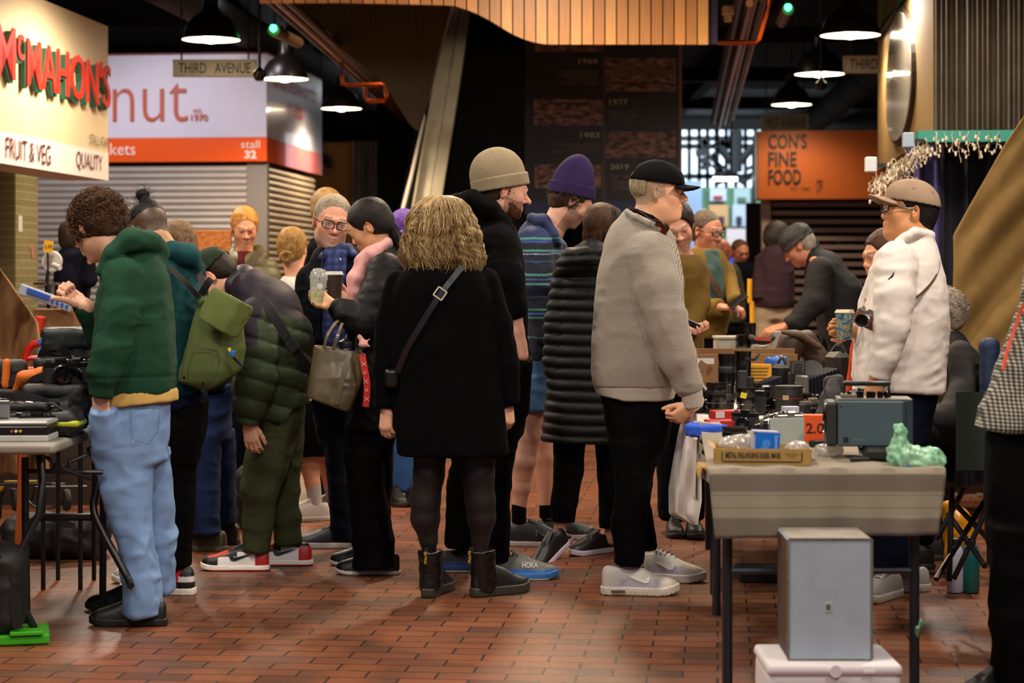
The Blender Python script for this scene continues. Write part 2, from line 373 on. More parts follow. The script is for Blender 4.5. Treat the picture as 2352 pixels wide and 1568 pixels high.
def skin_col(fr,base,stub=None,beard=None,hairc=None,scalp=None,brow='#3a2a20',lip=.35):
 b=Lc(base)
 def f(V,N):
  c=np.tile(b,(len(V),1));q=fr.loc(V)
  def mix(m,col,a):
   m=np.clip(m,0,1)*a;return c*(1-m[:,None])+np.array(col)*m[:,None]
  g=lambda p,r:np.exp(-(((q-np.array(p))/np.array(r))**2).sum(-1))
  red=b*np.array([1.05,.72,.68])
  c=mix(g((.042,.07,-.02),(.022,.04,.02))+g((-.042,.07,-.02),(.022,.04,.02))+g((0,.11,-.026),(.014,.02,.014))+g((.083,-.01,0),(.012,.03,.04))+g((-.083,-.01,0),(.012,.03,.04)),red,.55)
  c=mix(g((0,.092,-.0615),(.022,.016,.0075))*1.6,b*np.array([.95,.50,.48]),lip*.8+.05)
  m=(np.abs(np.abs(q[:,0])-.031)<.017)&(np.abs(q[:,2]-.034-.002*np.cos(q[:,0]*90))<.0045)&(q[:,1]>.05)&(q[:,1]<.13);c[m]=c[m]*.35+Lc(brow)*.65
  if stub:
   col,a,z1=stub;m=(np.abs(q).max(1)<.16)*(q[:,2]<z1+.25*np.clip(.055-q[:,1],0,1))*(q[:,2]>-.15)*(q[:,1]>.0)*(1-g((0,.095,-.062),(.018,.02,.008)))*np.clip((.115-q[:,1])/.01,0,1);m=m*(.75+.25*fbm(V,(300,)*3,2));c=mix(m,Lc(col),a)
  if scalp:col,a,fn=scalp;c=mix((np.abs(q).max(1)<.16)*fn(q)*(.97+.15*fbm(V,(400,400,160),2)),Lc(col),a)
  return c
 return f
def eyes(fr,parent,iris='#3a2a1c',shut=False):
 """white ball with a dark iris, one part per eye"""
 for s_ in(-1,1):
  c=np.array([s_*.0305,.0815,.0085]);V,Q=[],[]
  me=MB();me.lathe([(.0001,-.0118)]+[(.0118*math.cos(t),.0118*math.sin(t))for t in np.linspace(-1.4,1.4,12)]+[(.0001,.0118)],(0,0,0),16,cap=False)
  L=np.array(me.v)@Rx(-90).T;L=np.array([[x,y,z]for x,y,z in L]);ang=np.hypot(L[:,0],L[:,2]);col=np.tile(Lc('#e8dfd6'),(len(L),1))
  fw=L[:,1]>0;col[fw&(ang<.0062)]=Lc(iris);col[fw&(ang<.0028)]=Lc('#080606')
  W=fr.w(L+c);mesh('eye',W,me.f,mat('eye_surface','#e8dfd6',.15,attr=True),parent,True,col)
def hand(sd,w0,dirv,back,side=1,curl=(40,50,40),spread=4,thumb=(35,20,30),k=1.,curls=None):
 """adds a hand: w0 wrist, dirv towards the knuckles, back = out of the back of the hand, side +1: thumb on +x of the hand"""
 R=axes(dirv,back);fr=Fr(w0,R,k);s_=side
 sd.ch([(0,-.03,0),(0,.01,0)],[.024,.025],sy=.72,k=.02,fr=fr,ax=2)
 sd.ch([(s_*.022,.030,0),(s_*.026,.085,.002)],[.012,.0115],k=.01,fr=fr);sd.ch([(s_*.006,.025,.001),(s_*.009,.090,.003)],[.015,.012],k=.012,fr=fr)
 sd.ch([(-s_*.010,.025,.001),(-s_*.009,.088,.002)],[.015,.012],k=.012,fr=fr);sd.ch([(-s_*.022,.025,-.001),(-s_*.026,.080,0)],[.012,.0108],k=.01,fr=fr)
 sd.ell((s_*.020,.035,-.010),(.017,.028,.013),.012,fr=fr)
 for i,(x,y,L)in enumerate(((.028,.090,.074),(.0095,.095,.082),(-.0095,.092,.076),(-.028,.083,.060))):
  c=(curls[i]if curls else curl);a=0.;p=np.array([s_*x,y,.001]);pts=[p.copy()];yaw=math.radians(spread*(1.5-i)*s_)
  for q,fr_ in zip(c,(.46,.30,.24)):
   a+=math.radians(q);d=np.array([math.sin(yaw)*math.cos(a),math.cos(yaw)*math.cos(a),-math.sin(a)]);p=p+d*L*fr_;pts.append(p.copy())
  sd.ch(pts,[.0098,.0090,.0082,.0070],k=.0025,fr=fr)
 t0,t1,t2=thumb;p=np.array([s_*.020,.022,-.006]);pts=[p.copy()];az=math.radians(t0);dn=math.radians(t1)
 for j,L in enumerate((.040,.034,.028)):
  a=az-math.radians(t2)*j*.8;d=np.array([s_*math.sin(a)*math.cos(dn),math.cos(a)*math.cos(dn),-math.sin(dn)]);p=p+d*L;pts.append(p.copy())
 sd.ch(pts,[.0145,.0118,.0105,.0085],k=.006,fr=fr)
 return fr
def shoe(parent,px,py,d,yaw,L=.29,style='plain',up='#15151a',sole='#e8e4dc',pitch=0.,W=.104,hi=.0,name='shoe',colf=None,soleh=.028,roll=0.,label=None):
 """px,py = ground point under the heel; yaw 0 points the toe at the camera, 90 to the picture's right"""
 o=P(px,py,d);f0=np.array([math.sin(math.radians(yaw)),-math.cos(math.radians(yaw)),0]);R=axes(f0,(0,0,1));R=R@Rx(pitch);fr=Fr(o,R,L/.29)
 yy=np.array([-.012,.0,.03,.09,.15,.20,.24,.27,.29,.302]);hw=np.array([.018,.028,.034,.034,.042,.050,.049,.040,.024,.008])*W/.104
 hh=np.array([.080,.100,.112,.118,.108,.088,.074,.066,.055,.04])+np.array([hi]*4+[hi*.5]+[0]*5);cx=np.interp(yy,yy,[0,0,0,0,.002,.004,.002,-.003,-.008,-.01])
 def up_f(p):
  y=np.clip(p[...,1],-.012,.302);w_=np.interp(y,yy,hw);h=np.interp(y,yy,hh);c=np.interp(y,yy,cx);u=np.abs(p[...,0]-c)/w_;v=np.abs(p[...,2])/h
  g=(u**2.3+v**2.6)**(1/2.4);e=(g-1)*np.minimum(w_,h)*.8;return np.maximum(np.maximum(e,-p[...,2]+.006),np.maximum(-.010-p[...,1],p[...,1]-.299))
 def so_f(p):
  y=np.clip(p[...,1],-.014,.304);w_=np.interp(y,yy,hw)+.003;c=np.interp(y,yy,cx);up_=.012*np.clip((y-.22)/.08,0,1)**2;z=p[...,2]-up_
  return np.maximum(np.maximum(np.abs(p[...,0]-c)-w_,np.abs(z-soleh/2)-soleh/2),np.maximum(-.016-p[...,1],p[...,1]-.304))
 s1=S(.0055*L/.29);s1 .add(up_f,(-.06,-.02,0),(.06,.31,.14+hi),.004,'+',fr)
 if style!='boot':s1 .ell((0,.055,.126+hi),(.026,.045,.026),.01,'-',fr)
 if style!='boot':s1 .box((0,.125,.112),(.019,.045,.006),.005,.006,'+',fr,Rx(-24))
 um=mat('shoe_upper','#808080',.45,attr=True,bump=.15,bs=300)
 def col(V,N):
  q=fr.loc(V);c=np.tile(Lc(up),(len(V),1))
  if colf:c=colf(q/np.array([1,1,1.25]),c)
  return c
 sh=build(s1,name,um,parent,None,col,label=label)
 s2=S(.005*L/.29);s2 .add(so_f,(-.06,-.02,-.002),(.06,.31,.06),.003,'+',fr)
 def scol(V,N):
  q=fr.loc(V);c=np.tile(Lc(sole),(len(V),1))
  if style=='runner':c[q[:,2]<.010]=Lc('#cfc8a0')
  if style=='jordan':c[q[:,2]<.009]=Lc('#b5161c')
  return c
 so=build(s2,'sole',mat('shoe_sole','#808080',.55,attr=True),sh,(lambda V,N:-.002*(np.sin(fr.loc(V)[:,1]*380)>.3)*(fr.loc(V)[:,2]<.012))if style in('runner','boot')else None,scol)
 if style not in('boot','slip'):  # laces
  b=MB();
  for j in range(5):
   y=.10+j*.019;z=float(np.interp(y,yy,hh))+.004-.0012*j
   b.tube([fr.w((-.024,y-.006,z-.012)),fr.w((-.010,y,z)),fr.w((.010,y,z)),fr.w((.024,y-.006,z-.012))],.0026,5)
  b.mk('lace',mat('lace_'+up.strip('#'),up if style!='jordan' else '#111111',.8),sh,True)
 fr.xs=lambda y,z:(float(np.interp(y,yy,cx)),float(np.interp(y,yy,hw))*max(.05,1-min(1,z/float(np.interp(y,yy,hh)))**2.6)**(1/2.3))
 return sh,fr
def swoosh(parent,fr,side,m,c=(.13,.045),s=1.):
 pts=[(-.05,.020),(-.055,.002),(-.045,-.014),(-.025,-.017),(.0,-.008),(.03,.004),(.066,.020),(.02,.012),(-.012,.004),(-.03,.002),(-.042,.008)]
 b=MB();A=[fr.w((fr.xs(c[0]-x*s,c[1]+z*s)[0]+side*(fr.xs(c[0]-x*s,c[1]+z*s)[1]+.004),c[0]-x*s,c[1]+z*s))for x,z in pts]
 n=len(A);nv=fr.w((side,0,0))-fr.w((0,0,0));nv=nv/np.linalg.norm(nv)*.003;b.addm(list(A)+[a-nv*6 for a in A],[tuple(range(n)),tuple(range(2*n-1,n-1,-1))]+[(i,n+i,n+(i+1)%n,(i+1)%n)for i in range(n)])
 return b.mk('logo',m,parent)
class Per:
 """one person standing at distance d; px/py given in picture pixels are put at their real distance"""
 def __init__(s,d,label,px,foot=None,name='person'):
  s.d=d;o=P(px,HY+F*CH/d,d);o[2]=0;s.e=thing(name,label,'person',o)
 def pt(s,px,py,dy=0.):return P(px,py,s.d+dy)
 def m(s,r):return r*s.d/F
 def ch(s,sd,pts,sy=1.,flat=(0,0),k=.015,op='+',ax=1):
  """(px, py, r px[, dy])"""
  sd.ch([s.pt(p[0],p[1],p[3]if len(p)>3 else 0)for p in pts],[s.m(p[2])for p in pts],sy,flat,k,op,ax=ax);return sd
 def lf(s,sd,rows,n=2.2,k=.02,op='+',sm=3,dy=0.):
  """(py, x0, x1, half depth m[, dy])"""
  sd.lf([(s.pt(0,r[0])[2],s.pt(r[1],0)[0],s.pt(r[2],0)[0],s.d+dy+(r[4]if len(r)>4 else 0),r[3])for r in rows],n,k,op,sm=sm);return sd
 def hfr(s,px,py,yaw,pitch=0,roll=0,k=1.,dy=0.):return Fr(s.pt(px,py,dy),headR(yaw,pitch,roll),k)
 def cutpx(s,sd,a,b,keep,k=.004):
  """cut along the line a-b (px); keep: a pixel point on the kept side"""
  A,B,C=s.pt(*a),s.pt(*b),s.pt(*keep);t=B-A;n=np.cross(t,(0,1,0));n=-n if(C-A)@n>0 else n;sd.cut(A,n,k);return sd
def folds(amp=.006,f=(7,7,16),seed=0,fine=.0015):
 def fn(V,N):
  a=noise(V+.05*noise(V,(6,6,6),seed+3)[:,None],f,seed);r=1-np.abs(a)*2.2;r=np.clip(r,-1,1);r2=np.clip(1-np.abs(noise(V+.03*noise(V,(9,9,9),seed+4)[:,None],np.array(f)*2.1,seed+6))*2.4,-1,1);return amp*(r*.6+.4*noise(V,np.array(f)*.6,seed+9)+.34*r2*np.clip(.5+noise(V,(5,5,5),seed+8),0,1))+fine*noise(V,np.array(f)*3.5,seed+5)
 return fn
def quilt(amp=.012,period=.06,z0=0.,tilt=(0,0),seed=0,wr=.002):
 def fn(V,N):
  z=V[:,2]+tilt[0]*V[:,0]+tilt[1]*V[:,1]+.006*noise(V,(7,7,3),seed);u=(z-z0)/period;r=np.abs(np.sin(math.pi*u))**.55
  return amp*(r-.75)+wr*fbm(V,(22,22,60),2,seed+3)*(1.2-.6*r)
 return fn
def fabric(name,color,rough=.9,bump=.25,bs=350,var=.08,sheen=.0,**k):
 c=np.array(srgb(color));c=c*(.55 if c.max()<.012 else 1);return mat(name,tuple(c),rough,bump=bump,bs=bs,var=var,vs=14,sheen=0,spec=.07 if c.max()<.02 else.2,**k)
def neck(p,sd,fr,base,r=(.052,.058),up=(0,-.022,-.055)):
 sd.ch([fr.w(up),base],[r[0]*fr.k,r[1]],k=.03)
def hairsd(fr,vox=.006,t=1.,face=True,low=-.075,ear=True,fy=0.):
 """close cap of hair over the skull"""
 sd=S(vox*fr.k);sd.ell((0,-.022,.036),(.079+.008*t,.098+.008*t,.088+.010*t),.01,fr=fr)
 if low<-.04:sd.ell((0,-.045,-.012),(.070+.006*t,.066+.008*t,.080),.02,fr=fr)
 if face:sd.ell((0,.125+fy,-.030),(.112,.098,.122),.006,'-',fr=fr);sd.ell((0,.10+fy,-.08),(.11,.105,.09),.006,'-',fr=fr)
 if ear:
  for s_ in(-1,1):sd.ell((s_*.085,.002,-.018),(.03,.024,.040),.006,'-',fr=fr)
 c0=fr.w((0,-.03,low));sd.cut(c0,fr.w((0,.35,-1))-fr.w((0,0,0)),.006);return sd
def hairmat(name,a,b,rough=.45,stretch=(1,1,.12)):
 def pat(N,L,src,bs_):
  mp=N.new('ShaderNodeMapping');mp.inputs['Scale'].default_value=stretch;L.new(src,mp.inputs[0]);n=N.new('ShaderNodeTexNoise');n.inputs['Scale'].default_value=220;n.inputs['Detail'].default_value=5;L.new(mp.outputs[0],n.inputs['Vector'])
  n2=N.new('ShaderNodeTexNoise');n2 .inputs['Scale'].default_value=18;L.new(src,n2 .inputs['Vector']);ad=N.new('ShaderNodeMath');ad.operation='MULTIPLY_ADD';ad.inputs[1].default_value=.6;L.new(n2 .outputs[0],ad.inputs[0]);L.new(n.outputs[0],ad.inputs[2])
  r=N.new('ShaderNodeValToRGB');r.color_ramp.elements[0].position=.55;r.color_ramp.elements[0].color=(*srgb(a),1);r.color_ramp.elements[1].position=.95;r.color_ramp.elements[1].color=(*srgb(b),1);L.new(ad.outputs[0],r.inputs[0])
  bp=N.new('ShaderNodeBump');bp.inputs['Strength'].default_value=.8;bp.inputs['Distance'].default_value=.004;L.new(n.outputs[0],bp.inputs['Height']);L.new(bp.outputs[0],bs_.inputs['Normal']);return r.outputs[0]
 return mat(name,a,max(rough,.55),pat=pat,spec=.22)
def strandmat():return mat('hair_strands','#402818',.5,attr=True,spec=.3)
def glasses(fr,parent,m=None,w=.026,h=.019,rnd=1.,lens=True):
 m=m or mat('black_frame','#0a0a0a',.3);b=MB();g=None
 y=.108
 for s_ in(-1,1):
  pts=[]
  for t in np.linspace(0,2*math.pi,25):
   c,s2=math.cos(t),math.sin(t);k=(abs(c)**4+abs(s2)**4)**(-1/4)if rnd else 1;pts.append(fr.w((s_*.032+w*c*k*.92,y-.012*abs((s_*.032+w*c*k)/.06)**2,.005+h*s2*k*.92)))
  b.tube(pts,.0028,6,cap=False);
  if lens:
   lm=MB();lm.addm(pts[:-1],[tuple(range(24))]);lm.mk('lens',mat('lens_glass','#f4f4f4',.05,alpha=.08,spec=1.),parent)
  b.tube([fr.w((s_*.056,y-.012,.012)),fr.w((s_*.074,.07,.012)),fr.w((s_*.080,0,.010)),fr.w((s_*.079,-.02,-.002))],.0025,6)
 b.tube([fr.w((-.008,y+.002,.010)),fr.w((0,y+.005,.012)),fr.w((.008,y+.002,.010))],.002,6)
 return b.mk('glasses',m,parent,True)
def baseball_cap(fr,parent,m,tilt=0.,low=.030,hole=True,dome=(.086,.107,.100),brim=True,brimdrop=0.,k=1.):
 sd=S(.005);f2=Fr(fr.w((0,-.012,.026)),fr.R@Rx(tilt),fr.k*k);z0=low-.026
 sd.ell((0,0,0),dome,.01,fr=f2);sd.ell((0,.045,.030),(.072,.058,.058),.02,fr=f2)
 sd.ell((0,-.002,-.010),(dome[0]-.006,dome[1]-.006,dome[2]-.004),.003,'-',fr=f2)
 sd.cut(f2 .w((0,0,z0)),f2 .w((0,0,-1))-f2 .w((0,0,0)),.003)
 if hole:sd.ell((0,-.108,z0+.026),(.032,.045,.024),.003,'-',fr=f2)
 o=build(sd,'cap',m,parent);sd=S(.004)
 if brim:
  def bf(p):
   x,y,z=p[...,0],p[...,1],p[...,2];zz=z-(z0+.004)+.9*x**2*4+brimdrop*(y-.08);e=np.sqrt((x/.078)**2+((y-.085)/.088)**2)-1;return np.maximum(np.maximum(e*.07,np.abs(zz)-.0035),.075-y-.0*x)
  sd.add(bf,(-.08,.06,z0-.09),(.08,.18,z0+.05),.003,'+',f2);build(sd,'brim',m,o)
 b=MB();b.lathe([(.0001,.006),(.005,.005),(.007,0)],f2 .w((0,0,dome[2]+.001)),10,f2 .R);b.mk('button',m,o)
 return o,f2
def beanie(fr,parent,m,tip=.10,fold=.045,low=.022,tilt=-8,fat=1.06,pk=(0,-.03),rib=True):
 f2=Fr(fr.w((0,-.014,.02)),fr.R@Rx(tilt),fr.k*fat);z0=low-.02
 sd=S(.005);sd.ell((0,-.005,z0+.045),(.086,.108,tip),.01,fr=f2);sd.ell((0,pk[1],z0+.06),(.066,.080,tip*.98+pk[0]),.03,fr=f2)
 sd.cut(f2 .w((0,0,z0+.010)),f2 .w((0,0,-1))-f2 .w((0,0,0)),.004)
 def dr(V,N):
  q=f2 .loc(V);a=np.arctan2(q[:,0],q[:,1]);r=np.hypot(q[:,0],q[:,1]);return(.0016*np.sin(a*62)*np.clip(r/.05,0,1)if rib else 0)+.003*noise(V,(14,14,14),2)
 o=build(sd,'beanie',m,parent,dr);sd=S(.005)
 sd.add(lambda p:np.maximum(np.sqrt((p[...,0]/.091)**2+((p[...,1]+.005)/.113)**2)*.1-.1,np.abs(p[...,2]-z0-fold/2)-fold/2+.004)-.004,(-.1,-.12,z0-.01),(.1,.12,z0+fold+.01),.003,'+',f2)
 build(sd,'fold',m,o,(lambda V,N:.0012*np.sin(np.arctan2(f2 .loc(V)[:,0],f2 .loc(V)[:,1])*62))if rib else None);return o
def strap(name,pts,w,t,m,parent=None,up=None):
 """flat band through world points; width w, thickness t, face normal up"""
 A=np.array(pts,float);T=np.gradient(A,axis=0);T/=np.linalg.norm(T,axis=1)[:,None];U=np.tile(np.array(up if up is not None else(0,-1,0),float),(len(A),1));U-=T*(U*T).sum(1)[:,None];U/=np.linalg.norm(U,axis=1)[:,None];W_=np.cross(T,U)
 V=np.concatenate([np.stack([a-w/2*w_-t/2*u,a+w/2*w_-t/2*u,a+w/2*w_+t/2*u,a-w/2*w_+t/2*u])for a,w_,u in zip(A,W_,U)]);n=len(A)
 Fc=[(i*4+j,i*4+(j+1)%4,(i+1)*4+(j+1)%4,(i+1)*4+j)for i in range(n-1)for j in range(4)]+[(0,1,2,3),(n*4-4,n*4-3,n*4-2,n*4-1)]
 b=MB();b.addm(V,Fc);return b.mk(name,m,parent,True)
def spline(pts,n=24):
 A=np.array(pts,float);A2=np.vstack([2*A[0]-A[1],A,2*A[-1]-A[-2]]);o=[]
 for t in np.linspace(0,len(A)-1-1e-6,n):
  i=int(t);u=t-i;p0,p1,p2,p3=A2[i:i+4];o.append(.5*((2*p1)+(-p0+p2)*u+(2*p0-5*p1+4*p2-p3)*u*u+(-p0+3*p1-3*p2+p3)*u**3))
 return np.array(o)
# ---------------------------------------------------------------- the hall
AX=unit((.1037,1,0));BX=unit((1,-.1037,0));UP=np.array([0,0,1.])
def struct(o):o['kind']='structure';return o
def brickpat(c1,c2,c3,bw,rh,mortar='#1c130e',ms=.006,rot=0.,off_=.5,dark=.8):
 def pat(N,L,src,b):
  mp=N.new('ShaderNodeMapping');mp.inputs['Rotation'].default_value=rot if hasattr(rot,'__len__')else(0,0,rot);L.new(src,mp.inputs[0])
  ns=N.new('ShaderNodeTexNoise');ns.inputs['Scale'].default_value=9;L.new(src,ns.inputs['Vector'])
  ms_=N.new('ShaderNodeVectorMath');ms_.operation='MULTIPLY_ADD';ms_.inputs[1].default_value=(.006,.006,.006);L.new(ns.outputs['Color'],ms_.inputs[0]);L.new(mp.outputs[0],ms_.inputs[2])
  def br(a,c,ox):
   t=N.new('ShaderNodeTexBrick');t.inputs['Scale'].default_value=1;t.inputs['Brick Width'].default_value=bw;t.inputs['Row Height'].default_value=rh;t.inputs['Mortar Size'].default_value=ms;t.inputs['Mortar Smooth'].default_value=.2;t.offset=off_
   t.inputs['Color1'].default_value=(*srgb(a),1);t.inputs['Color2'].default_value=(*srgb(c),1);t.inputs['Mortar'].default_value=(*srgb(mortar),1);t.inputs['Bias'].default_value=ox;L.new(ms_.outputs[0],t.inputs['Vector']);return t
  t1,t2=br(c1,c2,-.1),br(c3,c1,.25)
  n=N.new('ShaderNodeTexNoise');n.inputs['Scale'].default_value=2.2;n.inputs['Detail'].default_value=3;L.new(src,n.inputs['Vector'])
  r=N.new('ShaderNodeMapRange');r.inputs[1].default_value=.44;r.inputs[2].default_value=.56;L.new(n.outputs[0],r.inputs[0])
  mx=N.new('ShaderNodeMix');mx.data_type='RGBA';L.new(r.outputs[0],mx.inputs[0]);L.new(t1 .outputs['Color'],mx.inputs[6]);L.new(t2 .outputs['Color'],mx.inputs[7])
  bp=N.new('ShaderNodeBump');bp.inputs['Strength'].default_value=.5;bp.inputs['Distance'].default_value=.004;bp.invert=True;L.new(t1 .outputs['Fac'],bp.inputs['Height'])
  n3=N.new('ShaderNodeTexNoise');n3 .inputs['Scale'].default_value=60;n3 .inputs['Detail'].default_value=4;L.new(src,n3 .inputs['Vector'])
  b2=N.new('ShaderNodeBump');b2 .inputs['Strength'].default_value=.25;b2 .inputs['Distance'].default_value=.003;L.new(n3 .outputs[0],b2 .inputs['Height']);L.new(bp.outputs[0],b2 .inputs['Normal']);L.new(b2 .outputs[0],b.inputs['Normal'])
  rr=N.new('ShaderNodeMapRange');rr.inputs[3].default_value=b.inputs['Roughness'].default_value-.1;rr.inputs[4].default_value=b.inputs['Roughness'].default_value+.2;L.new(n3 .outputs[0],rr.inputs[0]);L.new(rr.outputs[0],b.inputs['Roughness'])
  return mx.outputs[2]
 return pat
flo=mat('floor_brick','#8a4a2c',.40,pat=brickpat('#7e4628','#4a2f1d','#453a2e',.236,.112,'#20140d',.0045,math.atan(.1037)),var=.16,vs=1.6)
b=MB();b.addm([(-14,1,0),(14,1,0),(14,48,0),(-14,48,0)],[(0,1,2,3)]);struct(b.mk('floor',flo))
dark=mat('ceiling_black','#070606',.9)
b=MB();b.box((0,24,4.75),(14,24,.05));struct(b.mk('ceiling',dark))
b=MB();b.box((0,48,2.4),(14,.1,2.4));struct(b.mk('wall_back',mat('wall_dark','#0d0b0a',.9)))
b=MB();b.box((-14,24,2.4),(.1,24,2.4));struct(b.mk('wall_left',mat('wall_dark','#0d0b0a',.9)))
b=MB();b.box((14,24,2.4),(.1,24,2.4));struct(b.mk('wall_right',mat('wall_dark','#0d0b0a',.9)))
black=mat('black_metal','#0b0a0a',.5);steel=mat('steel','#e2d8bc',.34,metal=.45,var=.12,vs=3)
b=MB()
for k in range(7):b.box((-9+3*k,27,4.45),(.09,19,.16))
for k in range(8):b.box((0,10+4.6*k,4.25),(12,.08,.10))
struct(b.mk('ceiling_beam',mat('beam_black','#0a0908',.8)))
def airduct(x0,y0,x1,y1,z,r):
 b=MB();b.tube([(x0,y0,z),(x1,y1,z)],r,20)
 for t in np.linspace(.05,.95,9):c=np.array([x0+(x1-x0)*t,y0+(y1-y0)*t,z]);d_=unit((x1-x0,y1-y0,0));b.tube([c-d_*.02,c+d_*.02],r*1.04,20)
 return tag(b.mk('air_duct',mat('duct','#080706',.8),None,True),None,None)
o=airduct(-3.4,15,-1.9,30,3.95,.18);tag(o,'dark round air duct under the black ceiling over the nut stall','air duct')
o=airduct(4.0,16,5.0,34,3.9,.2);tag(o,'dark round air duct under the black ceiling over the orange food stall','air duct')
# McMahon's fruit and veg stall: cream fascia along the aisle
def onplane(x0,D0,px):  # depth where the picture column px meets the aisle-parallel plane through (x0, D0)
 return(x0-.1037*D0)/((px-CX)/F-.1037)
MX,MD=-3.044,15.0
def mpt(px,z,out=0.):D=onplane(MX,MD,px);return np.array([MX+.1037*(D-MD),D,z])+BX*out
t=thing('stall_sign','cream fruit and veg sign with raised red and green letters','sign',(MX,MD,2.08))
cream=mat('cream_panel','#d8c096',.55,var=.04,vs=2)
def longbox(x0,D0,L,z0,z1,th,m,name,parent,dirn=AX):
 b=MB();a=np.array([x0,D0,0.]);poly=[a,a-dirn*L,a-dirn*L-BX*th,a-BX*th];V=[np.append(p[:2],z)for z in(z0,z1)for p in poly]
 b.addm(V,[(0,1,2,3),(7,6,5,4)]+[(i,4+i,4+(i+1)%4,(i+1)%4)for i in range(4)]);return b.mk(name,m,parent)
longbox(MX,MD,4.2,2.29,3.24,.35,cream,'panel',t);longbox(MX+.004,MD,4.2,2.08,2.288,.358,mat('white_band','#e6d8cc',.5,var=.03),'lower_band',t)
red=mat('letter_red','#cf2c1c',.45);grn=mat('letter_green','#0d4a34',.5)
def mtext(s,px0,px1,z,h,m,ext,bold,out=.01,name='lettering'):
 a,c=mpt(px0,z,out),mpt(px1,z,out);return text(name,s,m,t,(a+c)/2,unit(c-a),UP,np.linalg.norm(c-a),h,bold,ext)
for s_,a_,c_,z_,h_ in(("M",-24,19,2.79,.335),("c",24,39,2.85,.17),("MAHON'S",46,240,2.775,.33)):
 mtext(s_,a_-3,c_-3,z_-.022,h_,grn,.03,.004);mtext(s_,a_,c_,z_,h_,red,.012,.006,.040)
dr=mat('sign_dark_red','#5a1016',.6);mtext('FRUIT & VEG',10,113,2.187,.135,dr,.002,0,.01,'small_lettering');mtext('QUALITY',172,232,2.187,.135,dr,.002,0,.01,'small_lettering')
mtext('STALL 47/48',203,245,2.36,.075,mat('sign_grey','#5a5240',.6),.002,0,.01,'small_lettering')
# tiled pillar under it
tile=mat('pillar_tile','#8c8560',.25,pat=brickpat('#8d8762','#9a9470','#7f7a58',.16,.062,'#b8ad88',.004,(math.pi/2,0,0),0.),coat=.3)
b=MB();c0=np.array([-3.99,16.0,0]);b.prism([(-.62,0),(0,0),(0,3.6),(-.62,3.6)],c0,BX,UP,AX,.53);struct(b.mk('pillar_tiled',tile))
pp=thing('paper_notice','small white paper notice with pink tape stuck on the tiled pillar','notice',c0+AX*.1+UP*1.4)
b=MB();q=c0+BX*.004;b.prism([(.05,1.72),(.14,1.72),(.14,1.85),(.05,1.85)],q,AX,UP,BX,.003);b.mk('paper',mat('paper_white','#d9d6cc',.8),pp)
b=MB();b.prism([(.34,1.60),(.39,1.50),(.42,1.52),(.37,1.62)],q,AX,UP,BX,.003);b.mk('tape',mat('pink_tape','#d88080',.6),pp)
# nut stall
def shutter(name,a,c,z0,z1,pitch,m,parent=None,depth=.016):
 a,c=np.array(a,float),np.array(c,float);nrm=unit(np.cross(c-a,UP));n=int((z1-z0)/pitch);G=[]
 for i in range(n*6+1):
  u=(i/6)%1;z=z0+i/6*pitch;dd=depth*(math.sin(math.pi*min(1,u*1.25))**.8 if u<.8 else-.25);G.append([a+nrm*dd+UP*z,c+nrm*dd+UP*z])
 b=MB();b.grid(np.array(G));return b.mk(name,m,parent,False)
ND=21.;NX=(612-CX)/F*ND
ns=thing('stall_sign','white and orange nut stall sign wrapping the corner above pale roller shutters','sign',(NX,ND,2.58))
white=mat('sign_white','#c4bec8',.3,coat=.4,var=.02);orange=mat('sign_orange','#d9500e',.3,coat=.4)
for z0,z1,m,nm,e in((2.835,3.71,white,'panel',0),(2.58,2.832,orange,'lower_band',.004),(3.712,3.73,mat('sign_edge_red','#7a2010',.5),'top_edge',.002)):
 b=MB();p0=np.array([NX+e,ND-e,0]);b.prism([(0,0),(-3.6,0),(-3.6,2.95),(0,2.95)],p0+UP*z0,BX,AX,UP,z1-z0);b.mk(nm,m,ns)
def ntext(s,px0,px1,y0,y1,m,ext=.002,bold=0.,al='C',D=21.):
 a,c=P(px0,(y0+y1)/2,D-.012),P(px1,(y0+y1)/2,D-.012);a=a+AX*0;
 def fix(p):p=p.copy();p[1]=ND-.1037*(p[0]-NX)-.015;return p
 a,c=fix(a),fix(c);return text('lettering',s,m,ns,(a+c)/2,unit((c-a)*[1,1,0]),UP,np.linalg.norm((c-a)[:2]),(y1-y0)/F*D,bold,ext)
lo_=mat('letter_orange','#a8400f',.5);lw=mat('letter_white','#e8d0c0',.6)
ntext('nut',252,428,188,277,lo_,.004,-.012);ntext('est.',441,462,247,258,lo_);ntext('1970',436,475,261,277,lo_,.002,.02)
ntext('baskets',196,305,326,354,lw);ntext('stall',553,597,322,340,lw);ntext('32',561,589,345,364,lw,.002,.03)
a_=np.array([NX,ND,0])+AX*.25+BX*.012;c_=np.array([NX,ND,0])+AX*2.6+BX*.012
text('lettering','charlesworth\nnuts',mat('letter_red_orange','#c8401a',.5),ns,(a_+c_)/2+UP*3.38,AX,UP,2.3,.46,.01,.002)
galv=mat('shutter_grey','#9a9389',.45,metal=.25,var=.06,vs=3)
A0=np.array([NX,ND+.06,0])
st=thing('roller_shutter','pale grey roller shutter closed across the front of the nut stall','roller shutter',A0-BX*2);o=shutter('shutter_curtain',A0-BX*3.5,A0-BX*.22,.02,2.58,.068,galv,st)
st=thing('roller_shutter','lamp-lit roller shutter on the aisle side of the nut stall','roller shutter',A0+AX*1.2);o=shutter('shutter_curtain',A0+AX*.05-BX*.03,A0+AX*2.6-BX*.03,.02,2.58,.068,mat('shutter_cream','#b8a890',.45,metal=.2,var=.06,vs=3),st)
b=MB();b.prism([(-.22,.0),(0,0),(0,.1),(-.22,.1)],A0+AX*0,BX,AX,UP,2.58);struct(b.mk('column_grey',mat('post_grey','#6d6860',.6)))
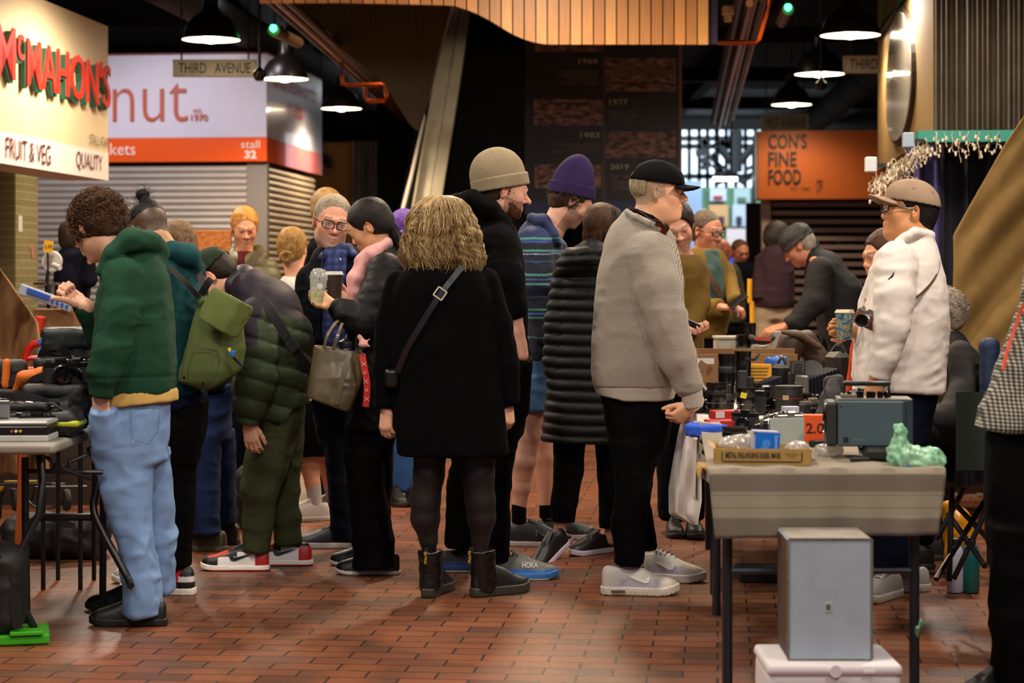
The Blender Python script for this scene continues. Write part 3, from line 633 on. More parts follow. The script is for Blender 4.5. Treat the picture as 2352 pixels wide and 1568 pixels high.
# hanging street signs
def hangsign(px,py,D,wpx,body,label,tw=.86,al=0):
 c=P(px,py,D);w_,h_=wpx/F*D,40/F*D;t=thing('hanging_sign',label,'sign',c)
 b=MB();b.box(c,(w_/2,.02,h_/2),b=.003);b.mk('board',mat('sign_cream','#dcd4bc',.6,var=.05),t)
 b=MB()
 for z in(-1,1):b.box(c+[0,-.022,z*(h_/2-.008)],(w_/2,.004,.006))
 for x in(-1,1):b.box(c+[x*(w_/2-.008),-.022,0],(.006,.004,h_/2))
 b.mk('frame',mat('sign_frame','#c8c0aa',.6),t)
 b=MB();
 for x in(-.4,.4):b.tube([c+[x*w_,0,h_/2],[c[0]+x*w_,c[1],4.7]],.008,6)
 b.mk('rod',black,t);text('lettering',body,mat('letter_black','#12100e',.6),t,c+[al,-.024,0],(1,0,0),UP,w_*tw,h_*.6,.0,.002);return t
hangsign(494,157,16.8,192,'THIRD   AVENUE','framed THIRD AVENUE street sign hanging in front of the nut stall');hangsign(2033,148,16.8,192,'THIRD   AVENUE','framed THIRD AVENUE street sign half hidden behind the corrugated stall')
hangsign(1803,281,26,110,'FIRST AVENUE','dim small FIRST AVENUE sign hanging above the orange food stall')
# pendant lamps
def pendant(px,py,D,label,e=90):
 c=P(px,py,D);t=thing('pendant_lamp',label,'lamp',c,'pendant lamps over the aisles');R_=.235
 prof=[(R_,0),(R_*.97,.035),(R_*.86,.11),(R_*.66,.175),(R_*.40,.215),(.075,.235),(.06,.27),(.055,.36),(.02,.38)]
 b=MB();b.lathe(prof,c,32,cap=False);b.mk('lamp_shade',mat('lamp_black','#17110c',.35),t,True)
 b=MB();b.lathe([(R_*.985,.002),(R_*.95,.033),(R_*.84,.10),(R_*.62,.160),(.02,.19)],c,32,cap=False);b.mk('reflector',mat('lamp_white','#f3ead8',.4,emit=(1,.82,.58),es=2.2),t,True)
 b=MB();b.lathe([(.001,-.03),(.04,-.022),(.066,.005),(.07,.04),(.05,.09),(.03,.14)],c,20);b.mk('bulb',mat('bulb','#ffffff',.3,emit=(1,.85,.65),es=26),t,True)
 b=MB();b.tube([c+UP*.37,np.array([c[0],c[1],4.7])],.007,6);b.mk('cord',black,t)
 spot('lamp_light',c[0],c[1],c[2]-.04,e,155,WARM,.1);return t
for a in((485,92,16,'big pendant lamp hanging above the nut stall front',260),(654,182,19.6,'pendant lamp hanging beside the THIRD AVENUE street sign',420),(784,250,22.8,'pendant lamp hanging near the orange copper pipe loop',200),
  (1953,82,15.5,'big pendant lamp hanging beside the corrugated iron stall',150),(1882,171,18.6,'pendant lamp hanging above a dark camera dome',200),(1818,241,23.2,'pendant lamp hanging over the orange food stall sign',110)):pendant(*a)
# timber fascia with a swooping lower edge
cx_=[600,784,1040,1085,1120,1150,1180,1215,1250,1650];cy_=[6,6,12,26,44,62,80,95,102,102]
V,Q,C=[],[],[];rng=random.Random(3);t=thing('timber_fascia','warm timber slat fascia with a swooping lower edge over the escalator','fascia',P(1250,60,14))
for k in range(40):
 x0,x1=596+k*26.5,596+k*26.5+23.6
 if x1>1652:break
 y0,y1=np.interp([x0,x1],cx_,cy_);p=[P(x0,y0,14),P(x1,y1,14),P(x1,-250,14),P(x0,-250,14)];n=len(V);sh=rng.uniform(.78,1.15);cc=Lc(rng.choice(['#c98a4a','#b87a3e','#d49a58','#c08448']))*sh
 V+=[q for q in p]+[q+[0,.05,0]for q in p];Q+=[(n,n+1,n+2,n+3),(n,n+4,n+5,n+1),(n+1,n+5,n+6,n+2),(n+3,n+7,n+4,n)];C+=[cc]*8
mesh('slats',V,Q,mat('fascia_timber','#c08448',.38,attr=True,var=.14,vs=5,stretch=(14,1,.8)),t,False,np.array(C))
poly=[(P(x,y-3,14)[0],P(x,y-3,14)[2])for x,y in zip(cx_,cy_)]+[(P(1650,-250,14)[0],4.0),(P(600,-250,14)[0],4.0)]
b=MB();b.prism(poly,(0,14.052,0),(1,0,0),UP,(0,1,0),.06);b.mk('backing',mat('fascia_backing','#1a1430',.8),t)
# clad underside beside the escalator
px_=[(610,-40),(1034,-40),(1036,18),(1005,130),(985,215),(958,300),(940,285),(912,240),(884,195),(830,150),(784,112),(700,50)]
b=MB();b.prism([(P(x,y,17)[0],P(x,y,17)[2])for x,y in px_],(0,17,0),(1,0,0),UP,(.1,1,0),.12)
o=b.mk('escalator_cladding',mat('bronze_clad','#5a4a30',.42,metal=.5,var=.25,vs=4,stretch=(16,16,.3)));tag(o,'dull bronze ribbed cladding hanging under the escalator top','cladding')
# escalator
es=thing('escalator','escalator with shining steel deck climbing into the dark','escalator',(-.9,19,0))
def beam(pts,hw,m,name,parent,ht=.03):
 b=MB();
 V=[]
 for(px,py,D),w_ in pts:
  c=P(px,py,D);h=w_/F*D/2;V+=[c+[-h,0,ht],c+[h,0,ht],c+[h,.0,-ht],c+[-h,0,-ht]]
 n=len(pts);b.addm(V,[(i*4+j,i*4+(j+1)%4,(i+1)*4+(j+1)%4,(i+1)*4+j)for i in range(n-1)for j in range(4)]+[(0,1,2,3),(n*4-4,n*4-3,n*4-2,n*4-1)]);return b.mk(name,m,parent)
beam([((951,560,19.6),38),((1012,200,21.4),34),((1040,20,22.4),30),((1048,-50,22.8),28)],0,steel,'deck',es)
beam([((985,560,19.5),27),((1043,200,21.3),25),((1070,20,22.3),22),((1076,-50,22.7),21)],0,steel,'deck',es)
beam([((906,560,19.4),8),((946,400,20.2),6),((975,270,20.9),4)],0,mat('pale_trim','#cfc6bb',.4),'skirt_trim',es)
beam([((922,560,19.7),34),((990,200,21.5),38),((1022,-50,22.9),34)],0,mat('handrail_black','#070606',.3),'handrail',es)
V=[P(1000,640,19.7),P(1215,640,19.7),P(1197,-60,23.2),P(1080,-60,23.2)];b=MB();n=24;G=[]
for i in range(n*2+1):
 t_=i/(n*2);l,r=V[0]+(V[3]-V[0])*((i+1)//2/n),V[1]+(V[2]-V[1])*((i+1)//2/n);l=l.copy();r=r.copy();zz=V[0][2]+(V[3][2]-V[0][2])*(i//2/n);l[2]=r[2]=zz;G.append([l,r])
b.grid(np.array(G));b.mk('step',mat('step_black','#040404',.7,spec=.1),es)
beam([((1224,640,19.7),16),((1208,100,22),10)],0,mat('handrail_black','#070606',.3),'handrail',es)
bb=MB();bb.box((P(1090,500,24)[0],24.4,2.4),(1.2,.05,2.35));struct(bb.mk('wall_escalator_back',mat('wall_black','#030303',.95,spec=.05)))
# history board
hb=thing('history_board','tall black history board with brown photographs and years','board',P(1386,462,17))
def hbx(x0,x1,y0,y1,m,name,out=0.,th=.02,D=17.):
 b=MB();a,c=P(x0,y1,D-out),P(x1,y0,D-out);b.box((a+c)/2+[0,th/2,0],(abs(c[0]-a[0])/2,th/2,abs(c[2]-a[2])/2));return b.mk(name,m,hb)
hbx(1206,1562,-30,462,mat('board_black','#0b0808',.5),'panel',0,.05);hbx(1384,1389,-30,462,mat('board_gap','#3a2e2c',.5),'divider',.006);hbx(1206,1562,462,492,mat('board_blue','#0c1a48',.5),'lower_band',.004,.05);hbx(1560,1566,-30,462,mat('board_edge','#6a4420',.5),'edge',.004)
def photopat(sd_):
 def pat(N,L,src,b):
  mp=N.new('ShaderNodeMapping');mp.inputs['Scale'].default_value=(5,1,11);mp.inputs['Location'].default_value=(sd_*3.1,0,sd_);L.new(src,mp.inputs[0]);n=N.new('ShaderNodeTexNoise');n.inputs['Scale'].default_value=2.6;n.inputs['Detail'].default_value=6;L.new(mp.outputs[0],n.inputs['Vector'])
  r=N.new('ShaderNodeValToRGB');e=r.color_ramp.elements;e[0].position=.38;e[0].color=(*srgb('#140c0c'),1);e[1].position=.68;e[1].color=(*srgb('#8a665e'),1);L.new(n.outputs[0],r.inputs[0]);return r.outputs[0]
 return pat
for k,(x0,x1,y0,y1)in enumerate(((1228,1382,96,118),(1391,1553,133,210),(1226,1383,228,288),(1391,1552,302,362),(1228,1382,378,432))):
 hbx(x0,x1,y0,y1,mat('old_photo_%d'%k,'#50403a',.6,pat=photopat(k+1)),'photograph',.006)
hbx(1420,1550,158,172,mat('photo_roof','#50382f',.6),'photograph',.008);hbx(1391,1545,190,193,mat('photo_dark','#1c1210',.6),'photograph',.008)
ht=mat('board_text','#9a8a80',.6);hg=mat('board_text_dim','#5c4c48',.6)
for s_,x,y0,y1,w_,m,al in(('1966',1373,134,146,44,ht,'R'),('CENTRAL MARKET\nREDEVELOPMENT &\nNEW ROOFTOP\nCARPARK OPENED',1374,161,195,92,hg,'R'),('1977',1400,228,241,42,ht,'L'),('FIRE RAVAGES\nTHE SOUTHERN\nSTALL AREA',1400,254,278,72,hg,'L'),
  ('1983',1377,304,316,44,ht,'R'),('THE REDEVELOPMENT\nTO REPAIR FIRE\nDAMAGE IS COMPLETED',1377,328,352,110,hg,'R'),('2019',1402,377,389,42,ht,'L'),('THE MARKET\nCELEBRATES\n150 YEARS',1402,402,436,60,hg,'L')):
 text('lettering',s_,m,hb,P(x,(y0+y1)/2,16.99),(1,0,0),UP,w_/F*17,(y1-y0)/F*17,.01,.001,al)
# orange food stall
fs=thing('stall_sign','burnt orange food stall sign with tall black letters','sign',P(1880,458,24))
FX=P(1740,0,24)[0]
b=MB();b.prism([(0,0),(2.4,0),(2.4,.6),(0,.6)],(FX,24,2.30),BX,AX,UP,.82);b.mk('panel',mat('stall_orange','#a4500f',.5,var=.05,vs=1),fs)
b=MB();b.prism([(-.01,.01),(-.01,2.5),(-.03,2.5),(-.03,.01)],(FX,24,2.30),BX,AX,UP,.82);b.mk('silver_side',mat('silver_panel','#9aa8ae',.35,metal=.5),fs)
bl=mat('letter_black','#12100e',.6)
for s_,y0,y1,x1 in(("CON'S",308,342,1851),('FINE',349,382,1828),('FOOD',389,424,1838)):
 a=P(1764,(y0+y1)/2,24);c=P(x1,(y0+y1)/2,24);mid=(a+c)/2;mid[1]=24-.1037*(mid[0]-FX)-.012;text('lettering',s_,bl,fs,mid,BX,UP,(x1-1764)/F*24,(y1-y0)/F*24,.02,.003)
for s_,x0,x1,y0,y1 in(('EST. 1960',1815,1857,430,437),('CFF',1872,1886,414,440)):
 mid=P((x0+x1)/2,(y0+y1)/2,24);mid[1]=24-.1037*(mid[0]-FX)-.012;text('small_lettering',s_,bl,fs,mid,BX,UP,(x1-x0)/F*24,(y1-y0)/F*24,0,.002)
sh=thing('bar_shutter','see-through bar shutter closed under the orange food stall sign','shutter',(FX+1,24.3,0));b=MB()
for k in range(22):b.box((FX+1.36,24.35-.1,.06+.104*k),(1.15,.012,.027),b=.004)
b.mk('bar',mat('bar_beige','#8a7670',.5),sh);b=MB();b.box((FX+1.4,25.2,1.15),(1.4,.02,1.15));b.mk('dark_backing',mat('stall_inside','#1c0d08',.9),sh)
b=MB();b.box((FX+.13,24.25,1.15),(.055,.06,1.15));struct(b.mk('column_beige',mat('post_beige','#a08c7c',.6)))
rng=random.Random(8);cans=MB()
for k in range(26):
 o=MB();c=(FX+.35+rng.random()*1.9,24.75,.45+.42*rng.randrange(4));o.lathe([(.05,0),(.05,.11+.06*rng.random()),(.03,.19)],c,10);o=o.mk('jar',mat('jar_%d'%(k%4),['#6a2018','#40404a','#7a6a60','#3a2a4a'][k%4],.4),None,True);tag(o,'small jar on the shelves behind the bar shutter','jar','jars behind the bar shutter')
for z in range(4):
 o=MB();o.box((FX+1.35,24.78,.44+.42*z),(1.05,.12,.01));o=o.mk('stall_shelf',mat('shelf_dark','#2a1a12',.7));tag(o,'dark shelf inside the food stall, %s'%['lowest one','above the lowest','second from the top','topmost one'][z],'shelf')
# daylight end of the aisle
def dtile(x0,x1,y0,y1,D,m,name,parent=None,th=.04):b=MB();a,c=P(x0,y1,D),P(x1,y0,D);b.box((a+c)/2,(abs(c[0]-a[0])/2,th,abs(c[2]-a[2])/2));return b.mk(name,m,parent)
W1=thing('window_1','bright glass wall with dark mullions at the end of the aisle','window',P(1650,480,38));W1['kind']='structure'
dtile(1540,1760,290,480,41,mat('outside_sky','#dfeaff',.9,emit=(.72,.86,1),es=2.3),'sky',W1)
b=MB();rng=random.Random(4)
for x in(1560,1583,1606,1625,1645,1668,1690,1712,1735):b.box(P(x,385,38),(.035,.03,.82))
for y in(318,336,405):b.box(P(1650,y,38),(.85,.03,.05))
b.mk('mullion',mat('mullion_dark','#10202c',.5),W1)
b=MB()
for k in range(26):x,y=rng.uniform(1612,1735),rng.uniform(322,420);b.box(P(x,y,37.4),(rng.uniform(.03,.14),.03,rng.uniform(.02,.08)),Ry(rng.uniform(-40,40)))
b.mk('truss',mat('truss_dark','#0c1216',.6),W1)
b=MB();b.tube([P(1655,340,37),P(1690,385,37),P(1725,340,37)],.09,8);b.tube([P(1690,300,37),P(1690,395,37)],.12,8);b.mk('brace',mat('truss_dark','#0c1216',.6),W1)
o=dtile(1540,1765,430,800,37.5,mat('green_wall','#5f8a6a',.7,var=.1,vs=1),'wall_green');struct(o)
o=dtile(1540,1612,415,640,37.2,mat('pale_blue_wall','#8aa0c0',.7,var=.1,vs=2),'wall_pale');struct(o)
post=[(1630,1668,432,462,'#b9c8d8','#b81c30'),(1685,1722,432,470,'#9fb8b8','#486858'),(1628,1672,470,520,'#c89868','#302830'),(1682,1712,440+30,520,'#b8c0d0','#20283a'),(1590,1622,480,540,'#c8d898','#8fae60'),(1668,1722,525,615,'#d8c8c8','#c8a018'),(1600,1625,545,590,'#d8c0a0','#704828')]
nm=['pale poster with a red square','grey green poster near the silver panel','food poster with a dark bowl','small bluish poster of a dark round dish','pale yellow green poster beside the window','large colourful poster with a blue base','narrow brown poster by the pale blue wall']
for k,(x0,x1,y0,y1,c1,c2)in enumerate(post):
 t=thing('poster',nm[k]+' on the green wall','poster',P((x0+x1)/2,y1,37.3));dtile(x0,x1,y0,y1,37.36,mat('poster_%d'%k,c1,.5),'sheet',t);dtile(x0+9,x1-9,(y0+y1)/2+2,y1-6,37.3,mat('posterb_%d'%k,c2,.5),'picture_block',t)
 if k==5:dtile(x0+5,x1-5,y1-26,y1-4,37.25,mat('poster_blue','#1450c0',.5),'picture_block',t);dtile(x0+22,x1-22,y1-40,y1-26,37.2,mat('poster_red','#d01818',.5),'picture_block',t)
for x0,x1,nn in((1638,1662,'shorter'),(1666,1693,'longer')):
 o=dtile(x0,x1,407,415,30,mat('tube_light','#ffffff',.5,emit=(1,.97,.9),es=9),'tube_light');tag(o,'white tube light before the green wall, the %s of the two'%nn,'light')
 b=MB();c=P((x0+x1)/2,407,30);b.tube([c,[c[0],c[1],4.7]],.012,6);b.mk('rod',black,o)
# left daylight end
o=dtile(740,812,326,640,26,mat('tan_wall','#8a5c24',.7),'wall_tan');struct(o)
pe=thing('stall_sign','tan stall sign with a black palm leaf emblem','sign',P(745,380,25.8));dtile(700,800,330,465,25.9,mat('tan_board','#9a6a2c',.6),'panel',pe,.02)
b=MB()
for k in range(9):
 a=math.radians(-20+k*28);c=P(742,375,25.8);c2=c+[.16*math.cos(a),0,.16*math.sin(a)];nrm=np.array([-math.sin(a),0,math.cos(a)])*.03;m_=(c+c2)/2;b.addm([c,m_+nrm,c2,m_-nrm],[(0,1,2,3)])
b.mk('leaf_emblem',bl,pe)
def stripes(N,L,src,b_):
 mp=N.new('ShaderNodeMapping');mp.inputs['Scale'].default_value=(7,1,.25);L.new(src,mp.inputs[0]);n=N.new('ShaderNodeTexNoise');n.inputs['Scale'].default_value=2.5;n.inputs['Detail'].default_value=3;L.new(mp.outputs[0],n.inputs['Vector'])
 r=N.new('ShaderNodeValToRGB');e=r.color_ramp.elements;e[0].position=.35;e[0].color=(*srgb('#5a6a78'),1);e[1].position=.62;e[1].color=(*srgb('#b8b4b4'),1);x=e.new(.5);x.color=(*srgb('#93888c'),1);L.new(n.outputs[0],r.inputs[0]);return r.outputs[0]
o=dtile(808,906,324,858,28,mat('strip_curtain','#9a9498',.35,pat=stripes),'strip_curtain');tag(o,'pale translucent strip curtain hanging beyond the escalator foot','curtain')
W2=thing('window_2','tall narrow blue lit window beyond the escalator foot','window',P(930,500,32));W2['kind']='structure'
dtile(900,975,365,480,33,mat('outside_blue','#a8d0e8',.9,emit=(.45,.7,.85),es=.45),'sky',W2);b=MB()
for x in(903,915,927,940,953,966):b.box(P(x,430,32),(.03,.03,.6))
b.box(P(935,385,32),(.4,.03,.08));b.box(P(935,466,32),(.4,.03,.05));b.mk('mullion',mat('mullion_dark','#10202c',.5),W2)
# pipes
cop=mat('copper','#9c5a34',.3,metal=.9,var=.3,vs=6);pd=mat('pipe_dull','#4a3626',.4,metal=.6)
for k,(a,z0,r)in enumerate((((1722,1652),3.32,.03),((1738,1665),3.36,.022),((1750,1674),3.34,.018),((1704,1640),3.40,.05),((1765,1684),3.42,.016))):
 y=14.3;z=z0;p0=np.array([(a[0]-CX)/F*y,y,z]);p1=np.array([(a[1]-CX)/F*25.6,25.6,z-.03]);b=MB();pts=[p0+(p1-p0)*t for t in np.linspace(0,1,9)]
 b.tube(pts,r,10);o=b.mk('ceiling_pipe',(cop,cop,pd,pd,cop)[k],None,True);tag(o,('bright copper pipe beside the timber fascia, closest to the slats','copper pipe running second from the timber fascia','thin dull pipe running third from the timber fascia','thick dull conduit running up behind the timber fascia','outermost thin copper pipe of the run by the fascia')[k],'pipe')
for k,(x0,x1,r)in enumerate(((628,952,.03),(606,940,.022),(655,968,.035))):
 y=14.3;p0=np.array([(x0-CX)/F*y,y,3.36]);p1=np.array([(x1-CX)/F*25,25,3.28]);b=MB();b.tube([p0+(p1-p0)*t for t in np.linspace(0,1,9)],r,10);o=b.mk('ceiling_pipe',(cop,pd,pd)[k],None,True);tag(o,('copper pipe running under the bronze escalator cladding','thin dull pipe running outermost under the bronze cladding','thick dull pipe tucked closest to the bronze cladding')[k],'pipe')
b=MB();b.tube([P(x,y,18)for x,y in((786,175),(788,192),(800,195),(880,193),(886,198),(888,222),(882,231),(846,231),(840,224),(840,200))],.02,8);q=P(786,175,18);b.tube([q,[q[0],q[1],4.7]],.012,6);o=b.mk('copper_pipe_loop',mat('copper_orange','#c85a20',.25,metal=.9),None,True);tag(o,'bright orange copper pipe loop under the escalator cladding','pipe')  # brighter orange copper colour, no emission
b=MB();b.tube([P(x,y,14.6)for x,y in((1648,97),(1735,98),(1742,90),(1765,10),(1775,-60))],.02,10);o=b.mk('copper_pipe_bend',mat('copper_orange','#c85a20',.25,metal=.9),None,True);tag(o,'bent copper pipe emerging from behind the end of the timber fascia','pipe')
for px,py,D,nn in((1672,24,15,'white plastic junction box beside the timber fascia end'),):
 b=MB();b.box(P(px,py,D),(.045,.04,.035),b=.008);b.tube([P(px,py+10,D)-[0,0,0],P(px,py+26,D)],.03,10);o=b.mk('junction_box',mat('plastic_cream','#d0b080',.4),None,True);tag(o,nn,'junction box')
for(px,py,qx,qy,D,nn)in((628,66,685,98,16.5,'emergency light batten with a green lamp near the nut stall'),(1810,18,1795,52,17,'emergency light batten with a green lamp near the beams')):
 t=thing('emergency_light',nn,'light',P(px,py,D));b=MB();b.tube([P(px,py+4,D),P(qx,qy,D+1.5)],.05,12);b.mk('housing',mat('plastic_tan','#7a5c44',.5),t,True);b=MB();b.lathe([(.001,-.03),(.026,-.012),(.03,.01),(.02,.03)],P(px,py,D-.06),12);b.mk('green_lamp',mat('green_glow','#20ff60',.3,emit=(.05,1,.25),es=9),t,True)
 b=MB();b.tube([P(px,py,D)+[0,.1,0],[P(px,py,D)[0],D+.1,4.7]],.01,6);b.mk('rod',black,t)
for px,py,D,nn in((596,172,15.2,'dark dome camera beside the THIRD AVENUE sign'),(1886,196,18.2,'dark dome camera under a pendant lamp')):
 b=MB();c=P(px,py,D);b.lathe([(.001,-.05),(.03,-.045),(.05,-.01),(.05,.02),(.03,.04),(.012,.06)],c,16);o=b.mk('dome_camera',mat('camera_dome','#1a1614',.2),None,True);tag(o,nn,'security camera');b=MB();b.tube([c+UP*.05,[c[0],c[1],4.7]],.012,6);b.mk('rod',black,o)
# corrugated stall at the picture's right
RX=P(2145,0,12)[0]
cs=thing('corrugated_stall','stall top of vertical corrugated iron over a teal shelf','stall',(RX+.5,12,2.2))
G=[];n=240
for z in(2.235,4.6):G.append([np.array([RX,12,0])+BX*(i/n*1.3)-AX*(.018*math.sin(i/n*1.3/.061*2*math.pi))+UP*z for i in range(n+1)])
b=MB();b.grid(np.array(G));b.mk('corrugated_sheet',mat('galvanised','#50463a',.45,metal=.6,var=.2,vs=6),cs,True)
b=MB();p0=np.array([RX,12,2.22]);b.prism([(0,0),(0,4.2),(.5,4.2),(.5,0)],p0+AX*.04,BX,AX,UP,2.4);b.mk('timber_side',mat('side_beige','#7c6238',.6,var=.12,vs=6,stretch=(6,6,.4)),cs)
b=MB();b.prism([(-.12,0),(1.0,0),(1.0,.25),(-.12,.25)],np.array([RX,11.86,2.155]),BX,AX,UP,.068);b.mk('teal_shelf',mat('teal','#1f7a6a',.5),cs)
b=MB();b.prism([(-.03,0),(0,0),(0,4.2),(-.03,4.2)],p0+AX*.02+UP*1.05,BX,AX,UP,.04);b.mk('teal_trim',mat('teal_dark','#14403a',.5),cs)
ov=thing('oval_sign','long glossy white oval sign on the beige stall side','sign',(RX,14,2.2));b=MB();c=np.array([RX,12,0])+AX*2.08-BX*.03;zc=2.70
def ovp(t_,k):return(1.02*k*math.cos(t_),.47*k*math.sin(t_)*(1+.15*math.sin(t_)))
b.prism([ovp(t_,1)for t_ in np.linspace(0,2*math.pi,48,endpoint=False)],c+UP*zc,AX,UP,BX,.03);b.mk('plate',mat('oval_edge','#2a2018',.4),ov);b=MB();b.prism([ovp(t_,.95)for t_ in np.linspace(0,2*math.pi,48,endpoint=False)],c+UP*zc-BX*.006,AX,UP,BX,.01);b.mk('glossy_face',mat('oval_gloss','#c8bca8',.22,bump=.5,bs=5,coat=.8),ov)
for px,py,nn,c_ in((2000,378,'small white floodlight box on the string-lit stall corner','#c8c8cc'),(2086,322,'small grey blue box on the end of the teal shelf','#8a98a8')):  # floodlight housings, modelled without emission
 b=MB();b.box(P(px,py,11.7),(.032,.03,.045),b=.006);o=b.mk('box_lamp',mat('boxl'+c_[1:],c_,.5));tag(o,nn,'box')
 b=MB();b.box(P(px,py,11.8)+[.06,.08,.0],(.06,.02,.012));b.mk('bracket',black,o)
# icicle string lights
rng=random.Random(11);paths=[];tips=MB()
def icicle(px,py,D,L,w_=14):
 x,y=px,py;A=[P(x,y,D)]
 for k in range(int(L/9)):
  x+=rng.uniform(-w_,w_)*.35;y+=9;A.append(P(x,y,D+rng.uniform(-.03,.03)))
  if rng.random()<.75:dx=rng.choice((-1,1))*rng.uniform(4,10);q=P(x+dx,y+rng.uniform(2,9),D+rng.uniform(-.04,.04));paths.append([A[-1],(A[-1]+q)/2+[0,0,.004],q]);bulbs.append(q)
 if len(A)>2:paths.append(A)
bulbs=[]
for k in range(64):t_=rng.random();icicle(2010+t_*118+rng.uniform(-8,8),405-t_*88+rng.uniform(-8,16),11.75+.3*rng.random(),rng.uniform(22,70)*(1-.4*t_))
for x,L in((2150,40),(2188,30),(2205,60),(2225,34),(2250,44),(2275,30),(2295,26),(2168,22),(2240,22)):icicle(x,302,11.8,L+20,10)
sl=thing('string_lights','clear white icicle string lights draped along the teal shelf','string lights',P(2060,400,11.8));strands('wire',paths,.0028,mat('wire_white','#b8a890',.4),sl,taper=.8);sl['kind']='stuff'
for q in bulbs:tips.lathe([(.0005,-.013),(.006,-.008),(.006,.006),(.002,.012)],q,6)
tips.mk('bulb',mat('clear_bulb','#d8c8b0',.15,alpha=.8),sl,True)
# dark curtain and the beige drape
G=[]
for z in np.linspace(.02,2.15,14):G.append([np.array([RX-.02+BX[0]*s_,12.25+.05*math.sin(s_*38+.6*math.sin(z))+.02*math.sin(s_*91),z])for s_ in np.linspace(0,1.45,120)])
b=MB();b.grid(np.array(G));o=b.mk('stall_curtain',mat('navy_curtain','#0b0a1c',.8,sheen=.1),None,True);tag(o,'dark navy pleated curtain hanging under the teal shelf','curtain')
G=[]
for z in np.linspace(.9,2.15,10):G.append([np.array([RX-.14+s_,12.15+.03*math.sin(s_*60),z])for s_ in np.linspace(0,.22,24)])
b=MB();b.grid(np.array(G));o=b.mk('stall_curtain',mat('violet_curtain','#3a3468',.8),None,True);tag(o,'narrow violet curtain edge beside the string lights','curtain')
ly=[180,265,330,410,480,520,540,620,700,760,830,920];lx=[2410,2352,2308,2262,2222,2200,2189,2190,2186,2187,2196,2215];G=[]
for y in np.linspace(180,1010,70):
 l=np.interp(y,ly,lx);row=[]
 for u in np.linspace(0,1,60):
  x=l+(2620-l)*u;s_=x*.8+y*.55;dd=.035*math.sin(s_/31)+.022*math.sin(s_/13+y/90)+.02*math.sin(x/60-y/50);dd*=min(1,u*9);row.append(P(x,y,9.9+dd+.25*u))
 G.append(row)
b=MB();b.grid(np.array(G));o=b.mk('beige_drape',fabric('drape_beige','#86693c',.85,bs=500),None,True);tag(o,'large beige drape slung over the stall beside the seated person','drape')
md=o.modifiers.new('s','SOLIDIFY');md.thickness=.006
# ---------------------------------------------------------------- people, the row of visitors in front
def gy(d):return HY+F*CH/d
def mkshoe(p,px,d,yaw,**k):return shoe(p.e,px,gy(d),d,yaw,**k)
def finish(p,sd,fr,base,hands=(),**k):
 n0=fr.w((0,-.03,-.10));up=fr.o[2]
 for h in hands:
  h.pop('vox',0);at=p.pt(*h.pop('at'));via=[p.pt(*v)for v in h.pop('via',())];pts=[n0]+via+[at];ds=unit(h['dir']);pts[-1]=at-ds*.01
  sd.ch(pts,[.034]+[.034]*len(via)+[.025],k=.02);hand(sd,at,h.pop('dir'),h.pop('back'),**h)
 return build(sd,'body',skin(),p.e,None,skin_col(fr,base,**k))
def curls(fr,N,c1,c2,ok,r0=(.083,.103,.096),L=.045,cr=.006,rad=.0011,seed=1,ctr=(0,-.02,.036),turns=1.6,outw=.35):
 rs=np.random.RandomState(seed);paths,cols=[],[];a,b_=Lc(c1),Lc(c2)
 while len(paths)<N:
  u=unit(rs.randn(3));
  if not ok(u):continue
  q0=np.array(ctr)+u*np.array(r0)*rs.uniform(.93,1.04);t_=unit(np.cross(u,rs.randn(3))+np.array([0,0,-.5])+outw*u);n1=unit(np.cross(t_,u));n2=np.cross(t_,n1);l=L*rs.uniform(.5,1.2);ph=rs.rand()*6.28;A=[]
  for s_ in np.linspace(0,1,9):w_=ph+s_*turns*6.28;A.append(q0+t_*l*s_-u*l*.35*s_*s_+cr*(n1*math.cos(w_)+n2*math.sin(w_))*min(1,s_*3))
  paths.append(fr.w(np.array(A)));f_=rs.rand()**1.6;cols.append(a*(1-f_)+b_*f_)
 return paths,cols
def envelope(p,rows,N,c1,c2,seed=1,rad=.0012,amp=.010,freq=3.5,t0=(0,.25),t1=(.75,1.),arc=(0,360),n=22,frizz=.6,sink=.1,dy=0.):
 rs=np.random.RandomState(seed);R_=np.array(rows,float);a_,b_=Lc(c1),Lc(c2);paths,cols=[],[];y0,y1=R_[0,0],R_[-1,0]
 for k in range(N):
  az=math.radians(rs.uniform(*arc));s0,s1=rs.uniform(*t0)**1.5,rs.uniform(*t1);kk=rs.uniform(1-sink,1.02);ph,ph2=rs.rand()*6.28,rs.rand()*6.28;fq=freq*rs.uniform(.7,1.3);am=amp*rs.uniform(.5,1.3);A=[]
  for i,t in enumerate(np.linspace(s0,s1,n)):
   py=y0+(y1-y0)*t;xl,xr,yh=[np.interp(py,R_[:,0],R_[:,j])for j in(1,2,3)];az2=az+.025*math.sin(fq*3*t+ph);c=P((xl+xr)/2,py,p.d+dy);hw=(xr-xl)/2/F*p.d
   w_=am*.12*min(1,(i+2)/6);A.append(c+[hw*kk*math.sin(az2)+w_*math.sin(fq*6.28*t*1.5+ph2),-yh*kk*math.cos(az2)+w_*math.cos(fq*6.28*t*1.5+ph2),w_*.5*math.sin(fq*6.28*t+ph)])
  if rs.rand()<frizz*.2:A[-1]=A[-1]+rs.randn(3)*.012
  A=np.array(A);q_=A*[1,.4,1];A=A+amp*1.3*np.clip(np.arange(n)/5,.2,1)[:,None]*np.stack([noise(q_+.02*(k%5),(20,12,34),1),.8*noise(q_+.02*(k%5),(20,12,30),5),.25*noise(q_,(18,12,16),9)],1)
  paths.append(A);f_=np.clip(.5+.8*noise(A[n//2:n//2+1],(45,20,6),3)[0]+.25*rs.randn(),0,1);cols.append((a_*(1-f_)+b_*f_)*rs.uniform(.6,1.15))
 return paths,cols
